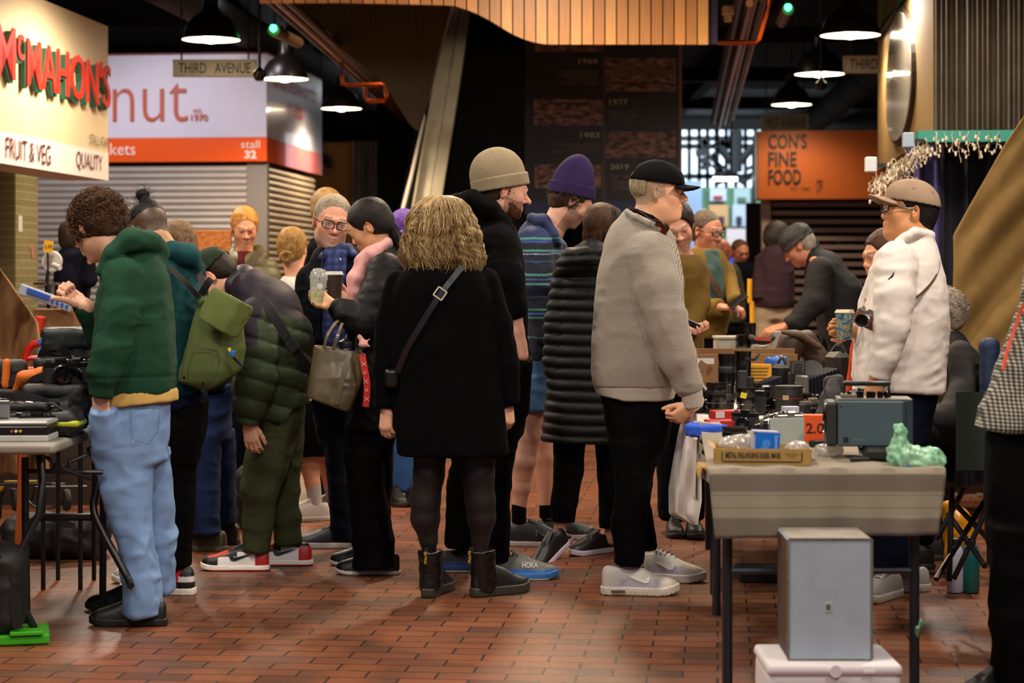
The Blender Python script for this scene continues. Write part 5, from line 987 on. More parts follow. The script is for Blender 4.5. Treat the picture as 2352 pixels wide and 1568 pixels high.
# --- beanie man
p=Per(8.95,'person in a beige ribbed beanie and black hoodie, reddish beard, hand in his pocket',1150)
fr=p.hfr(1158,440,98,10,0,1.02);sd=S(.0042);head(sd,fr,nose=1.1);neck(p,sd,fr,p.pt(1112,520),(.058,.066));p.ch(sd,[(1120,530,22,0),(1145,580,22,-.14),(1172,690,22,-.2),(1184,760,19,-.2),(1200,815,14,-.2)],k=.01)
finish(p,sd,fr,'#d8a088',stub=('#5a2c16',.8,-.035),hands=[dict(via=[(1145,580,-.14),(1172,690,-.2)],at=(1193,806,-.19),dir=(-.12,.2,-1),back=(-.3,-1,0),side=-1,curl=(10,10,5),thumb=(20,10,0),k=.95)])
eyes(fr,p.e);sd=S(.005);sd.ell((0,.038,-.080),(.055,.056,.046),.01,fr=fr);sd.ell((0,.03,-.055),(.067,.045,.045),.02,fr=fr);sd.ell((0,.10,-.056),(.028,.028,.015),.01,'-',fr=fr);sd.cut(fr.w((0,0,-.025)),fr.w((0,.25,1))-fr.w((0,0,0)),.01);build(sd,'beard',hairmat('beard_red','#160a05','#5a2e16',.6,(1,1,1)),p.e,lambda V,N:.005*fbm(V,(80,)*3,3))
pa,co=curls(fr,420,'#2a160c','#5a3420',lambda u:u[2]<.1 and u[2]>-.7 and u[1]<.38,L=.035,cr=.005,r0=(.080,.098,.09));ho=build(hairsd(fr,.007,.3,low=-.05),'hair',hm,p.e,lambda V,N:.003*fbm(V,(60,)*3,2));strands('hair_curl',pa,.0010,strandmat(),ho,co)
beanie(fr,p.e,fabric('beanie_beige','#93836a',.95,bump=.5,bs=400),tip=.124,fold=.050,low=.012,tilt=20,fat=1.10,pk=(-.03,-.035))
sd=S(.008);p.lf(sd,[(492,1062,1160,.08,.0),(520,1052,1182,.13),(560,1050,1197,.17),(640,1052,1206,.19),(720,1062,1212,.19),(800,1080,1216,.18),(838,1088,1216,.17)]);p.ch(sd,[(1140,565,52,-.15),(1152,640,50,-.2),(1170,700,40,-.2),(1178,728,36,-.2)],k=.014,flat=(0,1));p.ch(sd,[(1048,462,17,-.05),(1085,462,24,-.1),(1125,482,25,-.11),(1155,512,20,-.1)],k=.02,sy=1.5);p.ch(sd,[(1060,480,30,.05),(1110,500,40,.05)],k=.03)
hb2=fabric('hoodie_black','#0b0a0c',.92,sheen=.12);build(sd,'hoodie',hb2,p.e,folds(.007,(6,6,11),91))
sd=S(.008);p.ch(sd,[(1194,822,29,-.18),(1184,940,30,-.09)],k=.02,flat=(1,0));p.lf(sd,[(815,1085,1216,.15),(900,1078,1210,.16),(1000,1060,1200,.15)]);p.lf(sd,[(960,1110,1204,.12,-.04),(1050,1112,1182,.11,-.04),(1150,1108,1170,.10,-.03),(1285,1108,1172,.095,-.02)],k=.03);p.lf(sd,[(960,1050,1130,.12,.1),(1050,1035,1100,.11,.12),(1150,1022,1088,.1,.12),(1262,1022,1085,.09,.12)],k=.03)
build(sd,'trousers',bp_,p.e,folds(.007,(6,6,11),92))
def hoka(c1,c2):
 def f(q,c):c[:]=Lc(c1);c[q[:,2]<.038]=Lc(c2);return c
 return f
sh,sf=mkshoe(p,1130,8.90,88,style='runner',L=.285,colf=hoka('#6a6a60','#2a6ab8'),sole='#3470b4',soleh=.034,W=.112);text('lettering','HOKA',mat('shoe_white','#e8e8e8',.5),sh,sf.w((.056,.175,.072)),unit(sf.w((0,1,0))-sf.w((0,0,0))),UP,.07,.026,.02,.002)
mkshoe(p,1008,9.12,92,style='runner',L=.28,colf=hoka('#2c2e34','#1a3a78'),sole='#1c3c78',soleh=.034,W=.11)
# --- purple beanie, striped rugby top
p=Per(10.05,'person in a purple beanie, dark striped rugby shirt and denim shorts, bending his head',1250)
fr=p.hfr(1313,463,98,34,0,1.02);sd=S(.0045);head(sd,fr,nose=1.1);neck(p,sd,fr,p.pt(1262,545),(.056,.064));p.ch(sd,[(1262,545,16,0),(1245,700,20,0),(1240,830,24,0),(1228,900,30,-.05),(1214,1000,27,-.05),(1202,1060,27,-.05),(1196,1120,21,-.05),(1192,1175,15,-.05)],k=.02);p.ch(sd,[(1240,830,24,0),(1228,900,30,.18),(1250,1050,26,.2),(1255,1170,15,.2)],k=.02)
finish(p,sd,fr,'#cf9a82',stub=('#3a2a20',.7,-.035));eyes(fr,p.e);pa,co=curls(fr,1100,'#24140c','#64442a',lambda u:u[2]<.05 and u[2]>-.8 and u[1]<.35,L=.045,cr=.007,r0=(.086,.106,.098));h=hairsd(fr,.007,.8,low=-.07);ho=build(h,'hair',hm,p.e,lambda V,N:.006*fbm(V,(40,)*3,2));strands('hair_curl',pa,.0011,strandmat(),ho,co)
beanie(fr,p.e,fabric('beanie_purple','#2a1c44',.9),tip=.150,fold=.058,low=.022,tilt=22,fat=1.02,pk=(0,.0),rib=False)
def rugby(V,N):
 y=HY-(V[:,2]-CH)/p.d*F+3*noise(V,(8,8,8));c=np.tile(Lc('#0b1024'),(len(V),1));c[y<560]=Lc('#1a2750')
 for yy,w_,cc in((549,3,'#4a8a80'),(556,2,'#3a5090'),(577,3,'#4a8a80'),(584,1.5,'#8890b8'),(601,1.5,'#2a4a80'),(630,3,'#4a8a80'),(641,2,'#3a5898'),(652,3,'#4a8a80'),(682,1.5,'#2a4a80'),(709,3,'#4a8a80'),(718,2,'#3a5898'),(727,2.5,'#4a8a80'),(773,2.5,'#4a8a80')):c[np.abs(y-yy)<w_*.8]=Lc(cc)
 return c
sd=S(.005);p.lf(sd,[(505,1212,1262,.07),(520,1196,1282,.11),(545,1186,1290,.15),(620,1196,1300,.175),(720,1202,1292,.18),(800,1206,1280,.175),(825,1208,1275,.17)]);p.ch(sd,[(1226,560,40,-.14),(1238,660,38,-.2),(1256,760,30,-.2)],k=.02);p.ch(sd,[(1268,580,38,.16),(1300,680,32,.2),(1330,740,25,.2)],k=.02);p.ch(sd,[(1222,500,12,-.06),(1246,510,17,-.09),(1272,540,12,-.1),(1284,560,7,-.1)],k=.01,sy=1.7);build(sd,'rugby_shirt',mat('rugby_cloth','#101830',.85,attr=True,bump=.3,bs=300,sheen=.15),p.e,folds(.005,(8,8,12),93),rugby)
sd=S(.008);p.lf(sd,[(790,1205,1282,.15),(860,1202,1276,.16),(900,1200,1266,.14)]);p.lf(sd,[(860,1198,1262,.13,-.04),(942,1200,1256,.12,-.05)],k=.02);p.lf(sd,[(860,1215,1285,.12,.16),(942,1222,1282,.12,.18)],k=.02);build(sd,'shorts',DEN('denim_mid','#4a6a94'),p.e,folds(.006,(8,8,12),94))
sd=S(.006);p.ch(sd,[(1192,1157,17,-.05),(1192,1200,17,-.05)],flat=(1,1));p.ch(sd,[(1255,1157,17,.2),(1255,1190,17,.2)],flat=(1,1));build(sd,'sock',fabric('sock_black','#0b0a0b'),p.e)
sh,sf=mkshoe(p,1172,10.0,85,style='plain',L=.30,up='#100f11',sole='#a8a09c',soleh=.028,hi=.01);text('logo','N',mat('logo_grey','#6a6a70',.4),sh,sf.w((.054,.15,.070)),unit(sf.w((0,1,0))-sf.w((0,0,0))),UP,.045,.032,.0,.002);mkshoe(p,1238,10.28,85,style='plain',L=.29,up='#100f11',sole='#a8a09c')
# --- long puffer coat
p=Per(9.65,'person seen from behind with dark brown hair and a knee-length black quilted coat',1340)
fr=p.hfr(1384,528,150,22,0,.98);sd=S(.006);head(sd,fr);neck(p,sd,fr,p.pt(1372,610));p.ch(sd,[(1372,610,15,0),(1345,900,15,0),(1308,990,15,-.04),(1290,1170,17,-.05),(1284,1240,13,-.05)]);p.ch(sd,[(1345,900,15,0),(1400,990,14,.1),(1400,1185,14,.1),(1402,1240,12,.1)]);finish(p,sd,fr,'#c89078')
HR=[(470,1370,1405,.03),(480,1352,1422,.08),(505,1342,1432,.10),(540,1338,1436,.11),(575,1340,1432,.10),(600,1338,1420,.08)];sd=S(.008);p.lf(sd,[(y,a+4,c-4,max(.02,h_-.01))for y,a,c,h_ in HR]);sd.ell((0,-.025,.028),(.090,.108,.10),.02,fr=fr);ho=build(sd,'hair',hairmat('hair_brown_straight','#0c0604','#4a2c18',.35,(1,1,.08)),p.e);pa,co=envelope(p,HR,420,'#120906','#553420',3,amp=.002,freq=1.2,arc=(-110,110));strands('hair_strand',pa,.0014,strandmat(),ho,co)
sd=S(.008);p.lf(sd,[(575,1325,1420,.10),(610,1292,1432,.15),(680,1272,1440,.17),(760,1264,1445,.18),(880,1257,1440,.19),(960,1248,1432,.2),(1012,1242,1424,.2)],2.4);p.ch(sd,[(1300,640,32,-.03),(1282,740,32,-.05),(1275,830,28,-.06),(1285,905,24,-.08)],k=.01);p.ch(sd,[(1300,612,24,-.08),(1320,600,34,-.08),(1360,590,38,-.1),(1400,590,30,-.08)],k=.02,sy=1.5)
build(sd,'puffer_coat',mat('coat_puffer_black','#060506',.6,spec=.25,bump=.1,bs=200,sheen=.1),p.e,quilt(.016,.0535,.01,(.02,0),4,.003))
sd=S(.008);p.ch(sd,[(1308,990,38,-.04),(1306,1080,33,-.05),(1296,1150,29,-.05),(1293,1198,27,-.05)],flat=(0,1));p.ch(sd,[(1400,990,36,.1),(1404,1090,31,.1),(1404,1212,27,.1)],flat=(0,1));build(sd,'trousers',bp_,p.e,folds(.004,(6,6,9),95))
shoe(p.e,1300,gy(9.6)-28,9.6,-38,L=.27,style='plain',up='#0e0d10',sole='#b8a8b8',pitch=-24,soleh=.03);mkshoe(p,1402,9.78,-50,style='plain',up='#0e0d10',sole='#b8a8b8',L=.26,soleh=.03)
# --- grey waffle sweater
p=Per(8.51,'person in a black baseball cap and pale grey waffle knit sweater, black jeans, white sneakers',1470)
fr=p.hfr(1513,443,84,0,0,1.05);sd=S(.0042);head(sd,fr,jaw=1.12);neck(p,sd,fr,p.pt(1478,528),(.066,.076));sd.ell((0,.020,-.098),(.05,.05,.03),.03,fr=fr)
finish(p,sd,fr,'#dba07c',brow='#9a7850',scalp=('#94826a',.75,lambda q:((q[:,2]>-.05+.45*np.clip(q[:,1]+.05,0,1))&(q[:,1]<.03)&(q[:,2]<.05)).astype(float)),hands=[dict(via=[(1490,590,-.12),(1508,660,-.2),(1530,740,-.22),(1558,820,-.22),(1580,880,-.21)],at=(1592,930,-.2),dir=(-.45,0,-.35),back=(.3,-.9,-.4),side=1,curl=(60,85,50),thumb=(20,30,10),k=1.0)])
eyes(fr,p.e,'#4a5a60');sd=hairsd(fr,.005,.15,low=-.035);sd.cut(fr.w((0,-.045,0)),fr.w((0,1,0))-fr.w((0,0,0)),.01);build(sd,'hair',hairmat('hair_blond_short','#5a4a38','#b8a484',.6),p.e,lambda V,N:.0015*fbm(V,(200,)*3,2))
cap,cf2=baseball_cap(fr,p.e,fabric('cap_black','#121214',.85),tilt=-8,low=.042,dome=(.092,.112,.106),k=1.04);sd=S(.005);sd.ell((0,-.098,.035),(.028,.016,.020),.005,fr=fr);build(sd,'hair_tuft',hairmat('hair_blond_pale','#8a7658','#d8c8a8',.6),p.e)
def waffle(N,L,src,b_):
 def wv(rot):
  mp=N.new('ShaderNodeMapping');mp.inputs['Rotation'].default_value=rot;L.new(src,mp.inputs[0]);wv_=N.new('ShaderNodeTexWave');wv_.wave_type='BANDS';wv_.bands_direction='X';wv_.inputs['Scale'].default_value=56;wv_.inputs['Distortion'].default_value=.35;wv_.inputs['Detail'].default_value=1;L.new(mp.outputs[0],wv_.inputs[0]);return wv_
 a,c=wv((0,0,.2)),wv((0,math.pi/2,0));m=N.new('ShaderNodeMath');m.operation='MAXIMUM';L.new(a.outputs['Fac'],m.inputs[0]);L.new(c.outputs['Fac'],m.inputs[1])
 r=N.new('ShaderNodeValToRGB');e=r.color_ramp.elements;e[0].position=.35;e[0].color=(*srgb('#7a6e63'),1);e[1].position=.8;e[1].color=(*srgb('#aca295'),1);L.new(m.outputs[0],r.inputs[0]);bp=N.new('ShaderNodeBump');bp.inputs['Strength'].default_value=.9;bp.inputs['Distance'].default_value=.004;L.new(m.outputs[0],bp.inputs['Height']);L.new(bp.outputs[0],b_.inputs['Normal']);return r.outputs[0]
kn=mat('knit_waffle','#a89e92',.95,pat=waffle,sheen=.2);rb=mat('knit_rib','#a39a8e',.95,bump=.5,bs=300,sheen=.2,stretch=(1,1,.1))
sd=S(.0075);p.lf(sd,[(482,1436,1480,.08),(495,1424,1506,.11),(520,1402,1535,.15),(560,1384,1556,.18),(620,1373,1567,.20),(700,1366,1571,.205),(780,1361,1572,.205),(850,1359,1566,.20),(880,1362,1558,.19),(886,1364,1556,.19)],2.3)
p.ch(sd,[(1490,585,56,-.14),(1508,660,52,-.2),(1530,740,48,-.22),(1558,820,42,-.22),(1580,880,32,-.21),(1588,902,25,-.21)],k=.014,flat=(0,1));p.ch(sd,[(1480,590,50,.16),(1500,700,44,.22),(1530,830,34,.2)],k=.02)
fs_=folds(.007,(6,6,10),101);so=build(sd,'sweater',kn,p.e,fs_);sd=S(.006);p.lf(sd,[(882,1362,1558,.19),(900,1368,1552,.183),(917,1374,1546,.18)]);p.cutpx(sd,(1372,905),(1450,920),(1450,860));build(sd,'rib_hem',rb,so,lambda V,N:.0009*np.sin(V[:,0]*1100));sd=S(.005);p.ch(sd,[(1588,898,25,-.21),(1593,936,22,-.205)],flat=(0,1));build(sd,'cuff',rb,so,lambda V,N:.0009*np.sin(V[:,0]*1100))
sd=S(.005);p.ch(sd,[(1442,486,8,-.08),(1460,497,9,-.13),(1492,512,9,-.15),(1528,538,9,-.13)],k=.01,sy=1.4);build(sd,'collar_rib',rb,so);sd=S(.005);p.ch(sd,[(1444,478,6,-.07),(1462,488,8,-.125),(1494,502,9,-.14),(1530,524,8,-.12)],k=.01,sy=1.4);build(sd,'t_shirt',fabric('tee_black','#0e0d0f'),p.e)
sg=thing('sunglasses','tortoiseshell sunglasses hanging round the neck of the grey sweater','sunglasses',p.pt(1518,520,-.16));tor=mat('tortoise','#3a1808',.2);b=MB();b.tube([p.pt(1440,476,-.09),p.pt(1470,486,-.16),p.pt(1500,506,-.17),p.pt(1524,522,-.17)],.0022,6);b.mk('cord',tor,sg,True);b=MB();b.box(p.pt(1516,516,-.175),(.020,.004,.011),Ry(30),.003);b.box(p.pt(1526,530,-.165),(.014,.004,.016),Ry(30),.003);b.mk('lens',mat('lens_brown','#4a1c08',.08),sg)
b=MB();b.tube([p.pt(1500,504,-.18),p.pt(1520,510,-.19),p.pt(1535,528,-.18)],.004,8);b.mk('frame',tor,sg,True)
bj=fabric('jeans_black','#0b0a0d',.9,bump=.3);sd=S(.008);p.lf(sd,[(900,1378,1546,.155),(950,1388,1544,.16),(1000,1394,1536,.15),(1040,1400,1525,.13)]);p.lf(sd,[(1010,1402,1500,.115,-.06),(1060,1408,1498,.11,-.06),(1120,1412,1494,.10,-.06),(1200,1403,1482,.09,-.05),(1292,1410,1474,.08,-.04)],k=.03);p.lf(sd,[(1010,1440,1540,.11,.12),(1060,1450,1518,.1,.15),(1110,1450,1504,.095,.16),(1160,1452,1500,.09,.17),(1272,1470,1516,.08,.18)],k=.02)
build(sd,'jeans',bj,p.e,folds(.007,(7,7,14),102))
def amax(q,c):z,y=q[:,2],q[:,1];c[:]=Lc('#cfc8c2');c[(z<.055)&(y>.06)&(y<.24)]=Lc('#b4aebc');c[(y>.22)&(z>.03)]=Lc('#d0c6b8');return c
for px,d,yw in((1388,8.46,88),(1462,8.90,68)):
 sh,sf=mkshoe(p,px,d,yw,style='runner',L=.305,colf=amax,sole='#d8d0c4',soleh=.036,W=.11,hi=.012);swoosh(sh,sf,1,mat('swoosh_white','#e4ded8',.4),(.14,.066),.8);b=MB();b.box(sf.w((.054,.055,.020)),(.004,.03,.006),sf.R,.003);b.mk('air_window',mat('air_grey','#5a564e',.2),sh)
# --- white shirt with a camera
p=Per(8.45,'person in a beige cap and glasses, long-sleeved white shirt, camera slung on a brown strap',2060)
fr=p.hfr(2086,487,-86,-6,0,1.06);sd=S(.0042);head(sd,fr,nose=.8,jaw=1.2);neck(p,sd,fr,p.pt(2102,560),(.068,.078));sd.ell((0,.022,-.098),(.055,.055,.03),.03,fr=fr)
finish(p,sd,fr,'#bf8455',brow='#1a1410',hands=[dict(via=[(2058,605,-.12),(2054,680,-.21),(2048,750,-.23),(2032,815,-.23)],at=(2012,866,-.21),dir=(-.1,0,-1),back=(-.25,-1,0),side=1,curl=(25,40,30),thumb=(18,15,5),k=1.0),dict(via=[(2050,615,.14),(2010,700,.2),(1990,756,.12)],at=(1962,762,.06),dir=(-.75,-.1,.1),back=(.2,.9,-.4),side=1,curl=(35,50,35),thumb=(40,10,20),k=.95)])
eyes(fr,p.e,'#1a0e08');sd=hairsd(fr,.0055,.7,low=-.055,fy=.0);build(sd,'hair',hk,p.e,lambda V,N:.002*fbm(V,(120,)*3,2));glasses(fr,p.e,w=.027,h=.018)
cap,cf2=baseball_cap(fr,p.e,fabric('cap_beige','#8a7460',.9),tilt=4,low=.034,dome=(.092,.112,.104),k=1.05)
for q in((.075,.02,.055),(-.075,.02,.055),(-.07,-.05,.06),(.07,-.05,.06)):b=MB();u_=unit(np.array(q));b.lathe([(.001,.002),(.004,.0015),(.0045,-.002)],cf2 .w(u_*np.array((.092,.112,.104))*1.0),10,cf2 .R@Ry(math.copysign(70,q[0])));b.mk('eyelet',mat('eyelet','#4a3c30',.6),cap,True)
wsh=fabric('shirt_white','#cfc6bf',.9,bump=.2,bs=400);sd=S(.0075);p.lf(sd,[(532,2080,2136,.075),(548,2056,2142,.10),(575,2034,2152,.14),(620,2008,2164,.18),(680,1996,2174,.20),(740,1980,2178,.205),(800,1962,2175,.21),(860,1960,2171,.205),(902,1966,2168,.20)],2.3)
p.ch(sd,[(2058,605,50,-.14),(2054,680,45,-.21),(2048,750,40,-.23),(2032,815,33,-.23),(2018,868,25,-.22)],k=.012,flat=(0,1));p.ch(sd,[(2050,610,46,.16),(2010,700,38,.2),(1990,760,28,.12),(1965,762,22,.07)],k=.02,flat=(0,1));p.ch(sd,[(2062,556,10,-.10),(2100,534,12,-.1),(2138,540,10,-.04)],k=.01,sy=1.6);p.cutpx(sd,(1968,890),(2170,905),(2050,800))
wo=build(sd,'shirt',wsh,p.e,lambda V,N:folds(.006,(7,7,11),111)(V,N)+.0035*noise(V,(14,14,40),3)*(CX+V[:,0]/V[:,1]*F<2090));b=MB();b.addm([p.pt(x,y,-.262)for x,y in((2037,647),(2040,640),(2048,632),(2054,622),(2053,632),(2048,641),(2041,646))],[tuple(range(7))]);b.mk('logo',mat('logo_navy','#0e1a3a',.6),wo)
sd=S(.008);p.lf(sd,[(885,1972,2160,.15),(960,1978,2140,.16),(1020,1985,2125,.14)]);p.lf(sd,[(1000,1988,2070,.12,-.04),(1150,2000,2065,.1,-.04),(1300,2003,2062,.09,-.02)],k=.02);p.lf(sd,[(1000,2050,2130,.12,.06),(1150,2055,2118,.1,.06),(1310,2050,2112,.09,.06)],k=.02);build(sd,'jeans',DEN('jeans_navy','#0f1526'),p.e,folds(.006,(7,7,13),112))
for px,d,yw in((2062,8.42,-40),(2128,8.55,-85)):mkshoe(p,px,d,yw,style='runner',L=.29,colf=lambda q,c:(c.__setitem__(slice(None),Lc('#8a8684')),c)[1],sole='#b0aaa4',soleh=.034)
cm=thing('camera','silver and brown leather film camera slung at the white shirt','camera',p.pt(1992,760,-.2));R_=Rz(-28)@Ry(24);c=p.pt(1996,738,-.20);sil=mat('camera_silver','#b4aea4',.25,metal=.9);lea=mat('leather_brown','#6a2c12',.5,bump=.3,bs=300)
b=MB();b.box(c+[0,0,0],(.062,.018,.024),R_,.005);b.mk('leather_body',lea,cm);b=MB();b.box(c+np.array([0,0,.030])@R_.T,(.062,.017,.009),R_,.004);b.box(c+np.array([0,0,-.026])@R_.T,(.062,.017,.004),R_,.002);b.box(c+np.array([.0,0,.042])@R_.T,(.02,.012,.006),R_,.002);b.mk('top_plate',sil,cm)
for x in(-.045,.045):b=MB();b.lathe([(.010,0),(.010,.007),(.001,.008)],c+np.array([x,0,.039])@R_.T,16,R_);b.mk('dial',sil,cm,True)
RL=R_@Rx(90);b=MB();b.lathe([(.026,0),(.026,.016),(.022,.018),(.022,.032)],c+np.array([-.012,-.016,.0])@R_.T,24,RL);b.mk('lens_barrel',sil,cm,True);b=MB();b.lathe([(.024,.030),(.026,.034),(.026,.052),(.022,.052),(.020,.036),(.001,.034)],c+np.array([-.012,-.016,.0])@R_.T,24,RL,cap=False);b.mk('lens_hood',mat('lens_black','#0a0a0b',.2),cm,True)
strap('strap',spline([p.pt(2152,575,-.05),p.pt(2156,610,-.12),p.pt(2146,640,-.17),p.pt(2118,672,-.215),p.pt(2086,696,-.235)],20),.009,.004,mat('strap_tan','#4a2814',.5),cm);strap('strap',spline([p.pt(1986,712,-.2),p.pt(1984,700,-.19),p.pt(1988,686,-.17)],8),.008,.003,mat('strap_chain','#5a3a20',.4),cm)
def papercup(name,label,px,py,D,h,r,c1,lid,lean=(0,0),extra=None):
 base=P(px,py,D);t=thing(name,label,'cup',base);R_=Ry(lean[0])@Rx(lean[1]);b=MB();b.lathe([(r*.72,0),(r,h*.9),(r*1.03,h*.9),(r*1.03,h*.92)],base,28,R_);b.mk('cup_body',c1,t,True);b=MB();b.lathe([(r*1.06,h*.9),(r*1.08,h*.93),(r*.98,h*.96),(r*.92,h*1.02),(r*.85,h*1.02),(.001,h*.99)],base,28,R_);b.mk('lid',lid,t,True);return t
def swirl(N,L,src,b_):
 n=N.new('ShaderNodeTexNoise');n.inputs['Scale'].default_value=22;n.inputs['Distortion'].default_value=3;n.inputs['Detail'].default_value=2;L.new(src,n.inputs['Vector']);r=N.new('ShaderNodeValToRGB');e=r.color_ramp.elements;e[0].position=.35;e[0].color=(*srgb('#142a50'),1);e[1].position=.65;e[1].color=(*srgb('#b08a3a'),1);x=e.new(.48);x.color=(*srgb('#3a7a8c'),1);L.new(n.outputs[0],r.inputs[0]);return r.outputs[0]
papercup('coffee_cup','blue and gold patterned takeaway cup held out by the white-shirted person',1940,780,8.42,.125,.040,mat('cup_swirl','#3a6a80',.5,pat=swirl),mat('lid_cream','#c8b090',.4))
# --- youth behind the white shirt
p=Per(9.15,'young person with short dark hair in a white top, peeking out behind the white shirt',2040)
fr=p.hfr(2030,592,-68,6,0,.98);sd=S(.005);head(sd,fr,nose=.9);neck(p,sd,fr,p.pt(2050,670));finish(p,sd,fr,'#c08460',brow='#120c0a');eyes(fr,p.e,'#1a0e08');build(hairsd(fr,.006,1.6,low=-.05,fy=.004),'hair',hm,p.e,lambda V,N:.004*fbm(V,(60,)*3,2)+.002)
sd=S(.01);p.lf(sd,[(650,2020,2080,.09),(670,1995,2095,.14),(760,1990,2100,.16),(900,1990,2100,.16)]);build(sd,'top',wsh,p.e,folds(.006,(8,8,12),5));sd=S(.012);p.lf(sd,[(890,1995,2095,.14),(1080,1998,2045,.1)]);p.lf(sd,[(950,1998,2042,.1),(1260,2000,2036,.07)]);p.lf(sd,[(950,2050,2095,.1),(1260,2056,2092,.07)]);build(sd,'trousers',bp_,p.e);mkshoe(p,2030,9.15,-60,up='#2a2a30',L=.25);mkshoe(p,2086,9.2,-60,up='#2a2a30',L=.25)
# ---------------------------------------------------------------- people further back and at the right
def bgp(d,label,px,hd,sk,hair,tops,arms=(),legs=None,vox=.012,hands=(),stub=None,gl=None,lcol='#14141a',capc=None,shoes=True,hk=1.,bald=False,ex=None,jm=None,disp=None,nb=None,brow='#2a1c14'):
 p=Per(d,label,px);fr=p.hfr(*hd,hk);sd=S(.006);head(sd,fr);neck(p,sd,fr,p.pt(*(nb or(hd[0],hd[1]+.20*F/d))));ex and ex(p,sd);finish(p,sd,fr,sk,stub=stub,hands=[dict(h)for h in hands],brow=brow);eyes(fr,p.e)
 if hair:build(hairsd(fr,.007,hair[2],low=-.06),'hair',hairmat('hair_'+hair[0].strip('#')+hair[1].strip('#'),hair[0],hair[1]),p.e,lambda V,N:.003*fbm(V,(55,)*3,2))
 if gl:glasses(fr,p.e,w=.024,h=.017)
 if capc:baseball_cap(fr,p.e,fabric('cap_'+capc.strip('#'),capc),k=1.05)
 sd=S(vox);p.lf(sd,tops[1],2.3)
 for a in arms:p.ch(sd,a,k=.02,flat=(0,1))
 build(sd,tops[2]if len(tops)>2 else 'jacket',jm or fabric('cloth_'+tops[0].strip('#'),tops[0]),p.e,disp or folds(.007,(6,6,11),int(px)))
 if legs is not False:
  x0,x1,y0=legs or(tops[1][-1][1],tops[1][-1][2],tops[1][-1][0]-20);g=gy(d);m=(x0+x1)/2;w_=(x1-x0)/2;k=F/d*.085;sd=S(vox);p.lf(sd,[(y0,x0,x1,.13),(y0+.16*F/d,x0+3,x1-3,.13)])
  for s_ in(-1,1):c=m+s_*w_*.48;p.lf(sd,[(y0+.1*F/d,c-w_*.55,c+w_*.55,.11),(y0+.45*F/d,c-k*.95,c+k*.95,.095),(g-.07*F/d,c-k*.8,c+k*.8,.085)],k=.03)
  build(sd,'trousers',fabric('cloth_'+lcol.strip('#'),lcol),p.e,folds(.006,(6,6,10),int(px)+1))
  if shoes:
   for s_ in(-1,1):shoe(p.e,m+s_*w_*.48,g,d-.03*s_,hd[2],L=.28,up='#1a1614',sole='#2a2622')
 return p,fr
# ginger-haired visitor
p,fr=bgp(12.5,'person with ginger hair and an olive down jacket over a dark red top, looking down',572,(562,524,14,20,0),'#d99a78',('#6a3a14','#d89a4a',1.3),('#585030',[(575,536,596,.09),(592,522,612,.14),(630,505,628,.17),(700,500,640,.19),(800,505,635,.19)],'down_jacket'),[[(515,620,22,0),(502,700,20,-.05),(520,760,18,-.1)],[(618,620,24,0),(632,700,22,-.05),(620,770,18,-.1)]],jm=mat('down_olive','#585030',.55,sheen=.1),disp=quilt(.014,.09,0,(.1,0),6),stub=('#a8683c',.55,-.04),brow='#8a5a30')
sd=S(.01);p.lf(sd,[(576,545,582,.10,-.02),(600,546,576,.15,-.02),(645,550,568,.185,-.01)]);build(sd,'t_shirt',fabric('tee_darkred','#4a0f10'),p.e);strap('bag_strap',spline([p.pt(594,578,-.12),p.pt(580,600,-.18),p.pt(560,640,-.21),p.pt(545,680,-.2)],10),.05,.006,mat('strap_brown2','#3a2416',.7),p.e)
sd=S(.01);p.ch(sd,[(534,590,12,-.02),(538,575,12,.06),(565,568,10,.12),(594,575,12,.06),(604,590,12,-.02)],k=.02);build(sd,'hood',mat('down_olive','#585030',.55,sheen=.1),p.e,lambda V,N:.006*noise(V,(20,20,20)))
# girl with a bun
sk_=[(700,1020,24,-.05),(712,1070,23,-.05),(718,1110,17,-.05),(724,1150,14,-.05)]
p,fr=bgp(11.1,'person with a blonde bun, white T-shirt with an orange print, bare legs',690,(673,572,168,4,0),'#dba080',('#4a3014','#b08444',1.0),('#c8bcb4',[(634,652,712,.10),(650,640,740,.14),(700,634,755,.16),(800,645,750,.16),(930,645,755,.16)],'t_shirt'),[[(644,668,20,0),(640,740,20,-.02)],[(735,668,22,0),(752,740,20,0)]],legs=False,nb=(682,655),hk=.95,ex=lambda p,sd:(p.ch(sd,[(690,660,15,0),(700,900,20,0)]+sk_),p.ch(sd,[(700,900,20,0)]+[(x+42,y,r,.15)for x,y,r,_ in sk_])))
sd=S(.006);c=fr.w((0,-.118,-.055));
for k in range(9):a=k*.9;sd.ch([c+np.array([.030*math.cos(a+t)*(1-.3*(k%2)),-.008*(k%3),.024*math.sin(a+t)])for t in(0,.8,1.6)],.011,k=.006)
sd.ell(c,(.024,.018,.02),.01);build(sd,'hair_bun',hairmat('hair_4a3014b08444','#4a3014','#b08444'),p.e,lambda V,N:.002*fbm(V,(90,)*3,2));b=MB();pr=mat('print_orange','#b8681c',.8)
def disc(px,py,r0,r1,a0=0,a1=360,n=20):A=[P(px+r0*math.cos(math.radians(a)),py+r0*math.sin(math.radians(a)),10.92)for a in np.linspace(a0,a1,n)];B=[P(px+r1*math.cos(math.radians(a)),py+r1*math.sin(math.radians(a)),10.92)for a in np.linspace(a0,a1,n)];return A+B,[(i,i+1,n+i+1,n+i)for i in range(n-1)]
b.addm(*disc(694,704,31,34))
for k in range(7):b.addm(*disc(694,704,6,27,k*51+6,k*51+46,6))
b.mk('shirt_print',pr,p.e)
sd=S(.009);p.lf(sd,[(915,652,768,.16),(980,650,782,.17),(1043,660,790,.16)]);build(sd,'skirt',bp_,p.e,folds(.008,(8,8,3),6))
